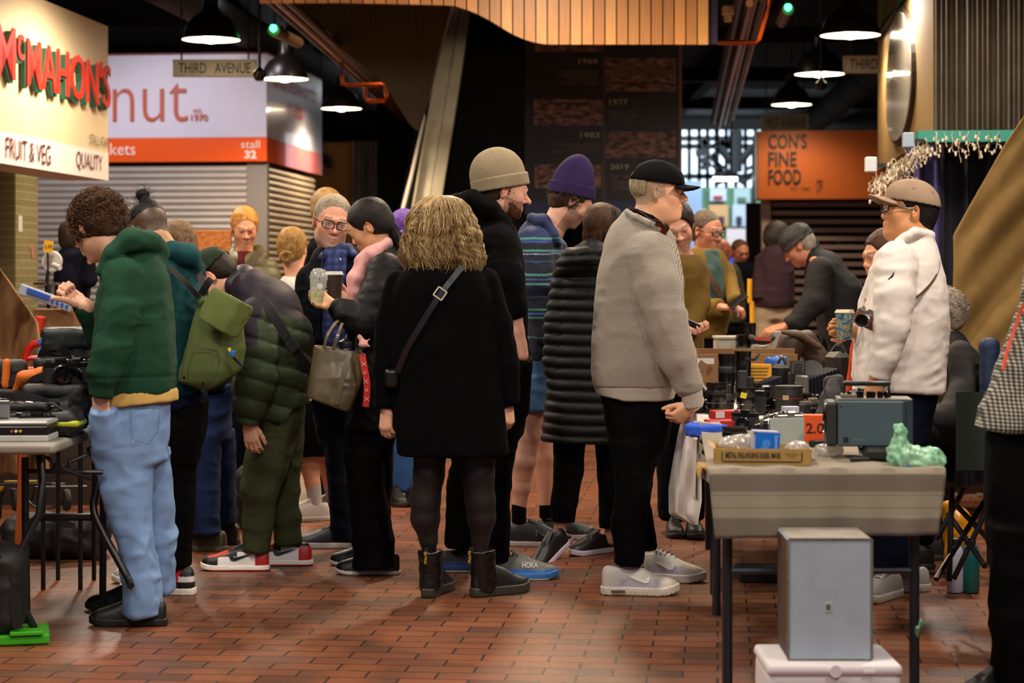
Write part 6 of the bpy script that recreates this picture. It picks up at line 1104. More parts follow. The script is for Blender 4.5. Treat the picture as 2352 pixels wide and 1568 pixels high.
sd=S(.007);p.ch(sd,[(719,1112,18,-.05),(724,1160,16,-.05)],flat=(1,1));p.ch(sd,[(760,1105,18,.15),(766,1150,16,.15)],flat=(1,1));build(sd,'sock',fabric('sock_white','#b8aeb0'),p.e,lambda V,N:.0015*np.sin(V[:,2]*500))
mkshoe(p,752,11.05,-78,style='runner',L=.28,up='#c8beb4',sole='#b8b0a8');mkshoe(p,792,11.3,-78,style='runner',L=.28,up='#c8beb4',sole='#b8b0a8')
bgp(12.2,'person with wavy light brown hair and a dark coat standing right behind the grey-haired man',752,(752,486,172,0,0),'#c89070',('#3c2612','#b08850',2.6),('#0a090b',[(545,715,790,.1),(570,703,805,.16),(700,700,815,.18),(900,702,812,.18)],'coat'),[[(712,600,22,0),(708,760,20,0)]])
p,fr=bgp(11.9,'person in a tie-dyed purple cap and blue jeans behind the curly blonde hair',925,(929,530,20,10,0),'#c8907a',None,('#8a3a28',[(585,900,960,.1),(610,885,975,.16),(700,880,980,.18),(900,882,975,.18)],'jumper'),legs=(872,962,890),lcol='#2a4a7a',stub=('#b8502a',.8,.02));sd=S(.006);f2=fr;baseball_cap(fr,p.e,mat('cap_tiedye','#5a3c8c',.8,var=.4,vs=40),low=.02,hole=False,k=1.08)
b=MB();b.lathe([(.001,.004),(.014,.003),(.016,0)],fr.w((.03,.125,.065)),12,fr.R@Rx(-70));b.mk('cap_badge',mat('badge_red','#c83020',.6),p.e)
# dark-haired man in mustard behind the grey sweater
p,fr=bgp(10.5,'person with swept dark hair and a mustard jacket, head bowed beside the grey sweater',1570,(1556,520,2,26,14),'#d09880',('#0a0605','#2a1a14',2.2),('#5a4416',[(585,1540,1605,.1),(610,1520,1618,.15),(700,1512,1620,.18),(860,1518,1612,.17)],'jacket'),[[(1600,625,26,0),(1606,700,26,-.1),(1585,755,22,-.2)]],stub=('#4a3428',.5,-.04),hands=[dict(via=[(1595,625,0),(1606,700,-.1)],at=(1583,755,-.22),dir=(.35,-.4,-.1),back=(.3,.3,-1),side=1,curl=(40,50,30),k=.95)])
b=MB();b.box(P(1592,745,10.2),(.036,.012,.016),Ry(24),.004);o=b.mk('phone',mat('phone_black','#0a0808',.25));tag(o,'dark phone held low by the hand beside the grey sweater','phone')
p,fr=bgp(12.0,'person with glasses, mustard jacket and a brown chest strap, using a black tablet',1620,(1624,532,42,12,0),'#bd7c5e',('#1c120c','#6a5a4a',.5),('#6a5220',[(572,1590,1655,.10),(592,1570,1668,.15),(650,1560,1676,.18),(720,1565,1680,.18),(775,1572,1664,.18)],'jacket'),[[(1580,620,26,-.05),(1574,690,26,-.1),(1618,708,23,-.2),(1655,706,19,-.3)],[(1664,620,22,0),(1680,670,18,-.15),(1690,692,16,-.28)]],gl=1,brow='#2a1a10',hands=[dict(via=[(1585,620,-.03),(1576,690,-.1),(1618,708,-.2)],at=(1655,705,-.3),dir=(.5,-.2,-.02),back=(-.1,-.2,1),side=-1,curl=(30,45,30),k=1.05)])
sd=S(.009);p.lf(sd,[(574,1604,1652,.12,-.02),(620,1602,1662,.165,-.03),(680,1608,1668,.19,-.02),(725,1608,1662,.19,-.01)]);build(sd,'t_shirt',mat('tee_teal_print','#2c4844',.85,var=.6,vs=18),p.e);strap('bag_strap',spline([p.pt(1592,585,-.14),p.pt(1615,610,-.2),p.pt(1638,645,-.23),p.pt(1655,680,-.22)],12),.035,.005,mat('strap_brown3','#4a2a10',.6),p.e)
b=MB();b.box(P(1694,691,11.6),(.062,.05,.006),Ry(-38)@Rx(15),.004);o=b.mk('tablet',mat('phone_black','#0a0808',.25));tag(o,'black tablet held flat by the person in the mustard jacket','tablet')
bgp(18,'bald person in a grey-green top beyond the mustard jacket',1672,(1657,578,120,10,0),'#b06850',None,('#3e3c2c',[(605,1640,1690,.1),(620,1636,1700,.16),(680,1640,1712,.18),(740,1645,1712,.18)]))
bgp(19.5,'small distant person in dark navy beside the yellow post',1706,(1700,580,20,15,0),'#a86a50',('#2a1810','#5a3a28',.5),('#0c0e18',[(602,1685,1725,.1),(620,1680,1735,.16),(700,1684,1738,.18),(740,1684,1738,.18)]))
bgp(15,'person in a maroon jacket and pale trousers behind the bucket hat',1780,(1788,550,120,15,0),'#c88a68',('#0c0a0a','#2a2020',1.5),('#2e1c22',[(562,1762,1805,.1),(580,1744,1818,.15),(640,1738,1824,.18),(705,1734,1822,.18)]),[[(1755,600,22,0),(1745,690,19,-.1)]],lcol='#94806a')
# bucket hat
p,fr=bgp(12.5,'person in a black bucket hat and black jacket leaning over the far table',1900,(1834,566,-102,38,0),'#bd7a5a',('#5a5048','#a89a8a',.5),('#0a080a',[(760,1880,1985,.16),(850,1890,1975,.17),(900,1892,1972,.17)]),nb=(1868,604),legs=(1892,1972,880),hands=[dict(via=[(1885,625,-.18),(1874,690,-.24),(1830,738,-.25)],at=(1806,748,-.25),dir=(-.5,0,-.12),back=(0,-.5,1),side=1,curl=(20,25,15))]);sd=S(.010)
p.ch(sd,[(1868,590,24,.0),(1893,620,44,0),(1925,680,56,0),(1938,760,56,0),(1935,850,45,0)],sy=1.3,k=.02);p.ch(sd,[(1885,620,32,-.2),(1874,690,30,-.25),(1830,738,22,-.25),(1808,748,17,-.25)],k=.015,flat=(0,1));p.ch(sd,[(1850,595,10,0),(1866,560,12,.02),(1885,590,14,.04)],k=.01,sy=2);build(sd,'coat',mat('coat_softblack','#0a080a',.85,sheen=.08),p.e,folds(.008,(6,6,9),77))
sd=S(.007);sd.ell((0,-.016,.050),(.094,.114,.092),.01,fr=fr);sd.cut(fr.w((0,0,.018)),fr.w((0,0,-1))-fr.w((0,0,0)),.01);sd.add(lambda q:np.maximum(np.abs(np.hypot(q[...,0]*1.15,q[...,1]+.01)-.075-(.075-q[...,2])*.75)-.004,np.abs(q[...,2]-.048)-.032),(-.16,-.17,0),(.16,.16,.09),.006,'+',fr);sd.ell((0,-.012,.045),(.078,.097,.06),.004,'-',fr=fr);build(sd,'bucket_hat',mat('hat_black','#0c0b0b',.7,bump=.2),p.e,folds(.003,(14,14,14),5))
# navy blazer
p,fr=bgp(13,'person in a navy blazer raising a pale green drink before the shutters',172,(176,548,122,8,0),'#b87a5c',('#1a120c','#3a2a1c',.8),('#14121e',[(566,148,186,.1),(582,134,202,.15),(640,126,208,.18),(700,130,202,.18),(760,130,200,.18)],'blazer'),[[(196,600,19,-.08),(204,640,18,-.12),(206,592,13,-.15),(204,585,12,-.16)]],legs=(132,200,745),hands=[dict(via=[(196,605,-.08),(204,640,-.12)],at=(204,590,-.16),dir=(-.1,0,.3),back=(1,-.3,0),side=1,curl=(50,60,40),k=.95)])
papercup('drink_bottle','pale green drink bottle raised by the person in the navy blazer',200,588,12.85,.13,.03,mat('bottle_pale','#b8c0b0',.3),mat('bottle_green','#4a6a54',.4),(-20,0))
# seated person
p=Per(9.7,'seated person with curly grey hair and a dark grey jacket beside the beige drape',2190);fr=p.hfr(2160,722,-100,5,0,1.0);sd=S(.006);head(sd,fr);neck(p,sd,fr,p.pt(2175,790));finish(p,sd,fr,'#c8957c');ho=build(hairsd(fr,.008,1.6,low=-.07),'hair',hairmat('hair_greycurl','#4a4038','#a09484',.6,(1,1,1)),p.e,lambda V,N:.007*fbm(V,(40,)*3,2));pa,co=curls(fr,500,'#5a5044','#c0b4a4',lambda u:u[1]<.6 and u[2]>-.7,L=.05,r0=(.09,.11,.102));strands('hair_curl',pa,.0015,strandmat(),ho,co)
sd=S(.010);p.ch(sd,[(2185,790,34,0),(2205,850,54,0),(2212,930,56,0),(2205,985,52,0)],sy=1.4,k=.02);p.ch(sd,[(2205,810,32,-.2),(2222,880,34,-.25),(2190,950,30,-.35),(2150,960,24,-.4)],k=.012);p.ch(sd,[(2172,775,24,0),(2185,785,28,.05)],sy=1.5);build(sd,'jacket',mat('jacket_charcoal','#131113',.8,sheen=.06),p.e,folds(.012,(7,7,12),88));sd=S(.012);p.ch(sd,[(2210,985,40,.1),(2150,1000,38,-.35),(2120,1010,32,-.5)]);p.ch(sd,[(2120,1010,32,-.5),(2122,1120,26,-.5),(2125,1230,22,-.5)]);p.ch(sd,[(2215,985,40,.2),(2165,1000,38,-.1),(2160,1110,26,-.15),(2158,1235,22,-.15)]);build(sd,'trousers',bp_,p.e,folds(.006,(6,6,9),89));mkshoe(p,2138,9.2,-80,up='#0d0c0e',sole='#1a1a1a');mkshoe(p,2170,9.5,-80,up='#0d0c0e',sole='#1a1a1a')
# gingham shirt at the edge
p=Per(6.3,'person in a small-checked black and white shirt and black trousers at the picture edge',2450)
def ging(N,L,src,b_):
 s_=N.new('ShaderNodeSeparateXYZ');L.new(src,s_.inputs[0]);r=[]
 for o_ in(0,2):
  m=N.new('ShaderNodeMath');m.operation='MULTIPLY';m.inputs[1].default_value=88;L.new(s_.outputs[o_],m.inputs[0]);f2=N.new('ShaderNodeMath');f2 .operation='FRACT';L.new(m.outputs[0],f2 .inputs[0]);g=N.new('ShaderNodeMath');g.operation='GREATER_THAN';g.inputs[1].default_value=.5;L.new(f2 .outputs[0],g.inputs[0]);r.append(g)
 a=N.new('ShaderNodeMath');a.operation='ADD';L.new(r[0].outputs[0],a.inputs[0]);L.new(r[1].outputs[0],a.inputs[1]);d_=N.new('ShaderNodeMath');d_.operation='MULTIPLY';d_.inputs[1].default_value=.5;L.new(a.outputs[0],d_.inputs[0]);c=N.new('ShaderNodeValToRGB');e=c.color_ramp.elements;c.color_ramp.interpolation='CONSTANT';e[0].color=(*srgb('#a8a294'),1);e[1].position=.75;e[1].color=(*srgb('#12110f'),1);x=e.new(.4);x.color=(*srgb('#55524a'),1);L.new(d_.outputs[0],c.inputs[0]);return c.outputs[0]
fr=p.hfr(2500,352,-60,5,0,1.0);sd=S(.006);head(sd,fr);neck(p,sd,fr,p.pt(2500,465));finish(p,sd,fr,'#c8957c');build(hairsd(fr,.008,.8),'hair',hairmat('hair_greybrown','#3a2a1c','#8a6a4a'),p.e)
sd=S(.009);p.lf(sd,[(430,2450,2550,.08),(470,2400,2610,.14),(560,2365,2640,.18),(680,2350,2650,.2),(740,2335,2655,.2),(810,2308,2660,.21),(870,2284,2662,.22),(930,2256,2664,.22),(985,2238,2662,.22)]);p.cutpx(sd,(2230,982),(2660,1040),(2400,700));p.ch(sd,[(2600,530,60,-.1),(2630,760,48,-.15),(2560,900,36,-.25)],k=.02);p.ch(sd,[(2450,520,56,.1),(2420,700,46,.16),(2440,860,34,.1)],k=.02);build(sd,'shirt',mat('shirt_gingham','#8a867a',.85,pat=ging),p.e,folds(.010,(5,5,8),90))
sd=S(.010);p.lf(sd,[(960,2270,2620,.19),(1150,2268,2610,.19),(1250,2268,2600,.17)]);p.lf(sd,[(1200,2266,2420,.14,-.05),(1400,2268,2400,.12,-.05),(1595,2275,2380,.11,-.05)]);p.lf(sd,[(1200,2440,2600,.14,.08),(1400,2460,2590,.12,.1),(1590,2470,2570,.11,.1)]);build(sd,'trousers',bp_,p.e,folds(.008,(6,6,10),91));mkshoe(p,2340,6.3,-60,up='#0d0c0e',sole='#1a1a1a');mkshoe(p,2530,6.4,-60,up='#0d0c0e',sole='#1a1a1a')
o=strap('camera_strap',spline([P(2420,610,6.2),P(2352,698,6.25),P(2334,745,6.25),P(2315,800,6.22),P(2304,850,6.15)],14),.010,.004,mat('strap_orange','#c8401a',.5));tag(o,'thin orange strap hanging from the small-checked shirt','strap')
# ---------------------------------------------------------------- left table and what lies on it
def table_z(d,py):return CH-(py-HY)/F*d
tb=thing('folding_table','grey-white plastic folding table with black tube legs, heaped with camera bags','table',P(100,1400,7.5)*[1,1,0]);TZ=.74
sd=S(.012);tc=np.array([-2.43,7.73,TZ-.022])
sd.box(tc,(.76,.46,.022),.02,R=Rz(0));sd2=sd;to=build(sd,'table_top',mat('table_plastic','#8f887e',.55,var=.14,vs=9,bump=.1,bs=60),tb,rl=0)
tube_=mat('table_tube','#121315',.4);b=MB();z=TZ-.05
def L3(px,py,D):return P(px,py,D)
b.tube(spline([P(205,1030,7.75),P(232,1080,7.7),P(215,1150,7.68),P(225,1200,7.66),P(290,1320,7.6),P(300,1345,7.55)],16),.0145,10);b.mk('leg',tube_,tb,True)
for pts in([P(90,1045,7.45),P(98,1100,7.42),P(90,1180,7.4),P(50,1260,7.38),P(28,1300,7.36)],[P(58,1050,7.6),P(58,1180,7.6),P(60,1300,7.6),P(62,gy(7.6)-6,7.6)],[P(238,1050,8.0),P(238,1120,8.0),P(237,1200,8.0),P(236,gy(8.0)-4,8.0)],[P(-40,1200,7.35),P(20,1330,7.4),P(88,gy(7.45)-3,7.45)]):b=MB();b.tube(pts,.0145,10);b.mk('leg',tube_,tb,True)
b=MB();b.tube([P(60,1082,7.6),P(236,1084,7.6)],.010,8);b.tube([P(105,1048,7.5),P(140,1075,7.5),P(210,1100,7.6)],.008,8);b.tube([P(236,1030,7.7),P(160,1060,7.6),P(155,1078,7.6)],.008,8);b.mk('brace',tube_,tb,True);b=MB();b.lathe([(.02,-.008),(.024,0),(.02,.008)],P(133,1075,7.47),14,Rx(90));b.mk('brace_hub',tube_,tb,True);b=MB();b.box(P(150,1187,7.7),(.12,.03,.012),b=.008);b.mk('leg_plate',tube_,tb)
def box3(name,label,cat,c,h,R,m,bev=.004,group=None):b=MB();b.box(c,h,R,bev);return tag(b.mk(name,m),label,cat,group)
# white converter box with sockets
t=thing('video_box','white and black box with three coloured sockets at the table edge','electronic box',[-1.865,7.4,TZ]);R_=Rz(2);c=np.array([-1.865,7.42,TZ])
b=MB();b.box(c+[0,0,.012],(.155,.10,.012),R_,.004);b.mk('base',mat('plastic_white','#b8b8b4',.4),t);b=MB();b.box(c+[0,0,.040],(.152,.098,.017),R_,.003);b.mk('socket_panel',mat('plastic_blackish','#16171a',.35),t);b=MB();b.box(c+[0,.004,.067],(.156,.10,.010),R_,.008);b.mk('lid',mat('plastic_grey','#8a8a88',.35),t)
for k,c_ in enumerate(('#b04a40','#e0ded6','#d8a820')):b=MB();b.lathe([(.0035,0),(.0055,.004),(.0055,.008),(.002,.008)],c+[.026+.016*k,-.096,.040],12,Rx(90));b.mk('socket',mat('socket'+c_[1:],c_,.3),t,True)
t=thing('hard_case','black zip case with a bright yellow-green band','case',P(125,985,7.75));sd=S(.007);c=np.array([-1.745,7.60,TZ+.055]);sd.box(c,(.105,.08,.052),.04);build(sd,'case_shell',mat('case_black','#151412',.5,bump=.2),t);sd=S(.005);sd.box(c+[0,0,-.004],(.108,.083,.013),.012);build(sd,'band',mat('band_lime','#a8b410',.5),t);b=MB();b.tube(spline([c+[-.04,-.06,.05],c+[0,-.065,.075],c+[.04,-.06,.05]],10),.005,6);b.mk('handle',mat('case_black','#151412',.5),t,True)
bagm=mat('bag_nylon','#0d0c0d',.6,bump=.3,bs=160,sheen=.08)
def bag(label,c,h,R=None,cat='camera bag',m=None,r=.03,seed=1,strapp=True):
 t=thing('camera_bag',label,cat,[c[0],c[1],c[2]-h[2]],'camera bags on the plastic table');sd=S(.008);c=np.array(c,float);sd.box(c,h,min(r,min(h)*.9),R=R);sd.box(c+[0,-h[1]*.85,-h[2]*.25],(h[0]*.6,h[1]*.3,h[2]*.55),.015,k=.01,R=R);build(sd,'body',m or bagm,t,folds(.010,(14,14,14),seed));sd=S(.007);sd.box(c+[0,-.01,h[2]*.78],(h[0]*1.02,h[1]*.98,h[2]*.28),min(.02,h[2]*.25),R=R);build(sd,'lid',m or bagm,t,folds(.006,(12,12,12),seed+4))
 if strapp:strap('strap',spline([c+[-h[0],0,h[2]*.4],c+[-h[0]*.7,-.03,h[2]*1.25],c+[h[0]*.2,-.06,h[2]*1.5],c+[h[0]*.9,-.04,h[2]*.9],c+[h[0]*1.05,-.06,-h[2]*.4]],20),.028,.003,blk,t)
 b=MB();b.box(c+[0,-h[1]*1.12-.004,h[2]*.2],(.014,.005,.010),R,.002);b.mk('clip',mat('plastic_black','#0c0c0d',.35),t);return t
bag('black camera bag filling the middle of the plastic table',(-1.78,7.78,TZ+.10),(.12,.10,.085),Rz(8),seed=2);bag('flat black bag lying before the video box',(-1.86,7.62,TZ+.075),(.11,.085,.05),Rz(-5),seed=3);bag('grey-black padded bag with an orange tab at the table end',(-2.03,7.95,TZ+.16),(.09,.08,.11),Rz(10),m=mat('bag_grey','#1e1c1c',.7,bump=.3),seed=4,strapp=False)
bag('open black bag with the domed lid',(-1.83,8.0,TZ+.18),(.07,.08,.10),Rz(-10),seed=5,r=.07);bag('slumped black bag behind the domed one',(-1.75,8.07,TZ+.12),(.07,.08,.11),Rz(5),seed=6,r=.06);bag('black bag with an orange lining laid open',(-1.95,7.9,TZ+.10),(.10,.07,.06),Rz(-8),seed=7)
t=thing('camera_bag','bright orange padded insert sticking out of the black bags','camera bag',(-1.88,7.8,TZ+.2));sd=S(.006);sd.ch([(-1.955,7.84,TZ+.165),(-1.92,7.82,TZ+.215),(-1.85,7.82,TZ+.225),(-1.81,7.84,TZ+.18)],[.012,.024,.026,.014],sy=1.5);build(sd,'insert',mat('foam_orange','#c86414',.7),t,folds(.003,(20,20,20),2));sd=S(.006);sd.ch([(-2.0,7.86,TZ+.18),(-1.995,7.86,TZ+.27)],.016);build(sd,'tab',mat('foam_orange','#c86414',.7),t)
bag('dark green backpack behind the raised sleeve',(-1.80,8.10,TZ+.24),(.10,.08,.15),Rz(5),m=mat('bag_green','#0c1a16',.55,bump=.3),seed=8,r=.08,strapp=False)
glm=mat('lens_glass_dark','#0a0c12',.05,coat=1.)
def lens(label,c,r,h,R=None,ring='#8a8a8a',name='camera_lens',cap=True,group=None,m=None,rings=3):
 t=thing(name,label,'camera lens',c,group);m=m or mat('lens_black','#0a0a0b',.2);b=MB();b.lathe([(r*.8,0),(r*.8,h*.08),(r*.92,h*.1),(r*.92,h*.42),(r,h*.46),(r,h*.78),(r*.94,h*.82),(r*1.02,h*.9),(r*1.02,h),(r*.85,h)],c,28,R);b.mk('barrel',m,t,True);Rr=np.eye(3)if R is None else np.array(R)
 b=MB();b.lathe([(r*.86,0),(r*.6,-h*.03),(.001,-h*.035)],np.array(c)+np.array([0,0,h*.985])@Rr.T,24,R,cap=False);b.mk('front_glass',glm,t,True)
 for k in range(rings):b=MB();z0=h*(.16+.25*k);b.lathe([(r*1.0,z0),(r*1.035,z0+h*.01),(r*1.035,z0+h*(.10 if k!=1 else.02)),(r*1.0,z0+h*(.11 if k!=1 else.03))],c,28,R,cap=False);b.mk('ring',mat('ring_rubber','#151517',.5)if k!=1 else mat('ring'+ring[1:],ring,.2,metal=.9),t,True)
 return t
def cam(label,c,yaw=0,s=1.,top='#9a9690',body='#101012',lensr=.024,ll=.04,group=None,name='camera'):
 t=thing(name,label,'camera',c,group);R_=Rz(yaw);c=np.array(c,float);w_=lambda x,y,z:c+s*np.array([x,y,z])@R_.T;b=MB();b.box(w_(0,0,.034),np.array([.068,.018,.034])*s,R_,.005);b.mk('body',mat('cam'+body[1:],body,.55,bump=.3,bs=300),t);b=MB();b.box(w_(0,0,.076),np.array([.068,.019,.010])*s,R_,.003);b.box(w_(0,-.002,.092),np.array([.022,.018,.010])*s,R_,.006*s);b.mk('top_plate',mat('camt'+top[1:],top,.25,metal=.85 if top[1]>'4' else.3),t)
 for x,r in((-.048,.010),(.045,.012),(.028,.006)):b=MB();b.lathe([(r*s,0),(r*s,.008*s),(r*.6*s,.009*s)],w_(x,0,.086),14,cap=True);b.mk('dial',mat('chrome','#c8c8c8',.15,metal=1),t,True)
 RL=R_@Rx(90);b=MB();r=lensr*s;b.lathe([(r*1.15,0),(r*1.15,.006*s),(r,.008*s),(r,ll*.6*s),(r*1.08,ll*.65*s),(r*1.08,ll*s),(r*.85,ll*s),(r*.8,ll*s*.8)],w_(0,-.017,.036),22,RL,cap=False);b.mk('lens_barrel',mat('lens_black','#0a0a0b',.2),t,True);b=MB();b.lathe([(r*.85,ll*s*.82),(r*.5,ll*s*.86),(.001,ll*s*.88)],w_(0,-.017,.036),18,RL,cap=False);b.mk('front_glass',glm,t,True);return t
cam('black camera with a bright lens rim on top of the bag heap',(-1.76,7.76,TZ+.19),25,top='#1a1a1c',lensr=.034);cam('small black camera hanging at the edge of the bag heap',(-1.70,7.80,TZ+.19),-15,top='#1a1a1c',lensr=.026);cam('silver camcorder-like camera on top of the video box',(-1.93,7.43,TZ+.078),10,s=.8,lensr=.02,top='#a8a8a8',body='#707072');cam('black camera lying beside the lime band case',(-1.79,7.50,TZ+.0),20,top='#141416',lensr=.03)
rng=random.Random(21)
for k,(x,y,z,nn)in enumerate(((-1.83,7.58,.13,'silver sunglass-like clip on the flat black bag'),(-1.90,7.58,.13,'small pale card on the flat black bag'),(-1.76,7.56,.115,'tiny white tag beside the lime band case'))):box3('small_accessory',nn,'accessory',(x,y,TZ+z),(.022,.012,.004),Rz(k*20),mat('acc_pale','#8f8c88',.3,metal=.4))
for k,(x,y,z,nn)in enumerate(((-1.90,8.1,.0,'in front of the dark green backpack'),(-1.71,7.75,.0,'tucked by the light blue jeans'),(-1.99,8.1,.0,'perched highest behind the bags'))):lens('black lens %s on the plastic table'%nn,(x,y,TZ+z),.032,.07,Ry(20*k))
# blue crate, red chair, drape, boxes, goods behind
def crate(label,c,h,m):
 t=thing('crate',label,'crate',[c[0],c[1],c[2]-h[2]]);c=np.array(c,float);b=MB();w_=.006
 for s_ in(-1,1):b.box(c+[s_*h[0],0,0],(w_,h[1],h[2]));b.box(c+[0,s_*h[1],0],(h[0],w_,h[2]))
 b.box(c-[0,0,h[2]],(h[0],h[1],w_));b.mk('walls',m,t);b=MB()
 for z in(.93,.72,.48):b.box(c+[0,0,h[2]*z],(h[0]+.014,h[1]+.014,.008))
 b.mk('rim',m,t);return t
crate('light blue plastic crate standing behind the black camera bags',(-1.94,8.72,.885),(.085,.15,.20),mat('crate_blue','#3a6ac8',.45));box3('stool','low dark stool under the light blue crate','stool',(-1.94,8.72,.665),(.10,.17,.012),None,mat('stool_dark','#1c120c',.7),.005)
for x_ in(-2.02,-1.86):
 for y_ in(8.58,8.86):b=MB();b.tube([(x_,y_,0),(x_,y_,.66)],.010,8);lg_=b.mk('leg',black,bpy.data.objects['stool'],True)
rc=thing('chair','red tube-framed chair back behind the camera table','chair',(-2.0,8.9,0));rd=mat('red_tube','#b81c12',.3)
b=MB();b.tube(spline([P(48,gy(9.2),9.2),P(50,900,9.1),P(55,840,9.1),P(68,798,9.1),P(100,786,9.1),P(150,786,9.1),P(178,800,9.1),P(185,900,9.1),P(186,915,9.15)],30),.017,10);b.mk('back_frame',rd,rc,True)
for y in(822,848):b=MB();b.tube([P(56,y,9.1),P(182,y,9.1)],.012,8);b.mk('crossbar',rd,rc,True)
b=MB();b.box(P(118,910,9.3),(.13,.2,.02),None,.01);b.mk('seat',mat('seat_dark','#14100e',.7),rc)
G=[];lx=[(600,-12),(650,26),(700,58),(740,88),(800,96),(870,104),(960,108),(1090,112)]
for y in np.linspace(600,1090,60):
 xr=np.interp(y,[a for a,_ in lx],[c for _,c in lx]);row=[]
 for u in np.linspace(0,1,50):x=xr-(xr+170)*u;f_=(y-600)/490;dd=.07*math.sin(x/11+y/80)*f_+.035*math.sin(x/5.3-y/140)*f_+.08*math.sin((x+y*.7)/22)*(1-f_)+.25*max(0,(720-y)/120)*u;row.append(P(x,y,10.2+dd+.3*u))
 G.append(row)
b=MB();b.grid(np.array(G));o=b.mk('brown_drape',fabric('drape_brown','#876340',.9),None,True);tag(o,'brown cloth draped over a stall counter beside the tiled pillar','drape');o.modifiers.new('s','SOLIDIFY').thickness=.006
card=mat('cardboard','#7a5632',.8,var=.1,vs=12)
def P0(px,py,d):return P(px,py,d)
sc=thing('stall_counter','dark wooden produce counter behind the brown drape','counter',(-2.6,12,0));b=MB();b.box((-2.75,12.3,.49),(.75,.5,.49));b.mk('carcass',mat('counter_dark','#2a1a12',.7),sc);b=MB();b.box((-2.72,12.25,1.0),(.80,.58,.02));b.mk('counter_top',mat('counter_wood','#5a3820',.6),sc)
for px,py,d,h,m,R_,nn in((160,760,11.9,(.20,.15,.07),card,Rz(8),'brown cardboard box with crumpled paper on the produce counter'),(82,690,11.95,(.09,.12,.035),mat('card_dark','#3a2a1c',.8),Rz(0),'shallow dark box at the drape end of the produce counter'),(195,715,12.4,(.14,.05,.05),card,Ry(12),'tilted cardboard box behind the raised fist'),(120,735,12.1,(.05,.05,.03),mat('box_white','#a89888',.7),Ry(20),'small pale carton on the produce counter'),(90,735,11.65,(.022,.05,.05),mat('box_red','#b8200f',.5),Ry(10),'red plastic tub edge between drape and box')):
 c=P(px,py,d);c[2]=1.02+h[2];box3('produce_box',nn,'box',c,h,R_,m)
t=thing('printed_tray','open tray with blue printed lettering leaning on the produce counter','tray',P(110,700,11.6));R_=Ry(20);b=MB();b.box(P(105,684,11.7),(.16,.02,.03),R_,.003);b.mk('tray_side',mat('tray_white','#9aa0b0',.6),t);b=MB();b.box(P(88,675,11.67),(.07,.006,.014),R_);b.mk('blue_band',mat('tray_blue','#1c4aa8',.6),t)
for k in range(4):b=MB();b.box(P(120+k*11,690+k*4.5,11.67),(.008,.006,.010),R_);b.mk('blue_mark',mat('tray_blue','#1c4aa8',.6),t)
t=thing('weighing_scale','white kitchen scale with a round dial on the counter','scale',P(110,640,12.4));b=MB();b.lathe([(.001,-.02),(.06,-.02),(.065,0),(.06,.02),(.001,.02)],P(120,600,12.3),24,Rx(90));b.mk('dial',mat('scale_white','#b8b4ae',.4),t,True);b=MB();b.tube([P(112,612,12.35),P(108,650,12.35),P(106,690,12.35)],.012,8);b.mk('stand',black,t,True);b=MB();b.lathe([(.10,0),(.11,.008),(.11,.016),(.02,.02)],P(118,655,12.35),20);b.tube([P(118,655,12.35),(P(118,655,12.35)[0],12.35,1.02)],.03,12);b.mk('pan',mat('chrome','#c8c8c8',.15,metal=1),t,True);b=MB();b.tube([P(122,608,12.2),P(138,615,12.15)],.016,10);b.mk('arm',mat('scale_white','#b8b4ae',.4),t,True)
t=thing('price_sign','small yellow price card on a stick among the produce','sign',P(110,640,12.2));b=MB();b.box(P(111,566,12.2),(.028,.003,.036),Ry(8));b.mk('card',mat('card_yellow','#d8a010',.5),t);b=MB();b.tube([P(110,578,12.22),P(110,690,12.22)],.006,6);b.mk('stick',black,t);text('lettering','2.99',bl,t,P(111,566,12.19),(1,0,0),UP,.045,.022,.01,.001)
sd=S(.01);sd.ch([(P(88,0,12)[0],12,1.04),(P(106,0,12)[0],12,1.05)],.02);o=build(sd,'produce',mat('produce_yellow','#d8b810',.5),None);tag(o,'long yellow fruit lying beside the tiled pillar','fruit')
for k in range(14):r=random.Random(k);c=P(100+r.random()*95,700,12.5+r.random()*.2);c[2]=1.056+.06*(k%3==0);b=MB();b.lathe([(.001,-.035),(.025,-.025),(.036,0),(.025,.026),(.001,.035)],c,12);o=b.mk('produce',mat('produce%d'%(k%4),['#7a4a1c','#8a6a30','#6a3018','#5a5a28'][k%4],.5),None,True);tag(o,'round brownish produce piled at the back of the counter','fruit','produce at the back of the counter')
o=box3('wicker_panel','orange woven panel leaning before the nut stall shutter','panel',P(455,558,15.5)-[0,0,.12],(.26,.03,.22),None,mat('wicker_orange','#b06420',.6,var=.5,vs=26,stretch=(1,1,3)),.004);b=MB();b.box(P(455,0,15.5)*[1,1,0]+[0,0,.63],(.3,.2,.63));tag(b.mk('stall_cabinet',mat('counter_dark','#2a1a12',.7)),'dark cabinet carrying the orange woven panel','cabinet')
# under the left table
t=thing('trolley','folding luggage trolley with two red-hubbed wheels','trolley',P(90,gy(10.2),10.2));b=MB();b.tube([P(-20,1112,10.2),P(60,1110,10.2),P(150,1112,10.2)],.01,8);b.tube(spline([P(0,1190,10.1),P(6,1130,10.1),P(40,1125,10.1),P(75,1160,10.1),P(120,1165,10.1),P(150,1150,10.1)],20),.008,8);b.tube([P(70,1160,10.15),P(82,1118,10.15),P(200,1118,10.2)],.008,8);b.mk('frame',mat('steel_dark','#3a3836',.3,metal=.8),t,True)
for px in(153,35):b=MB();c=P(px,1148,10.1);a=Rz(25)@Ry(90);b.lathe([(.034,-.013),(.052,-.013),(.058,0),(.052,.013),(.034,.013)],c,24,a);w_=b.mk('wheel',mat('rubber_dark','#1c1a1a',.7),t,True);b=MB();b.lathe([(.001,-.010),(.035,-.008),(.035,.008),(.001,.010)],c,20,a);b.mk('hub',mat('hub_red','#5a0c0c',.4),w_,True)
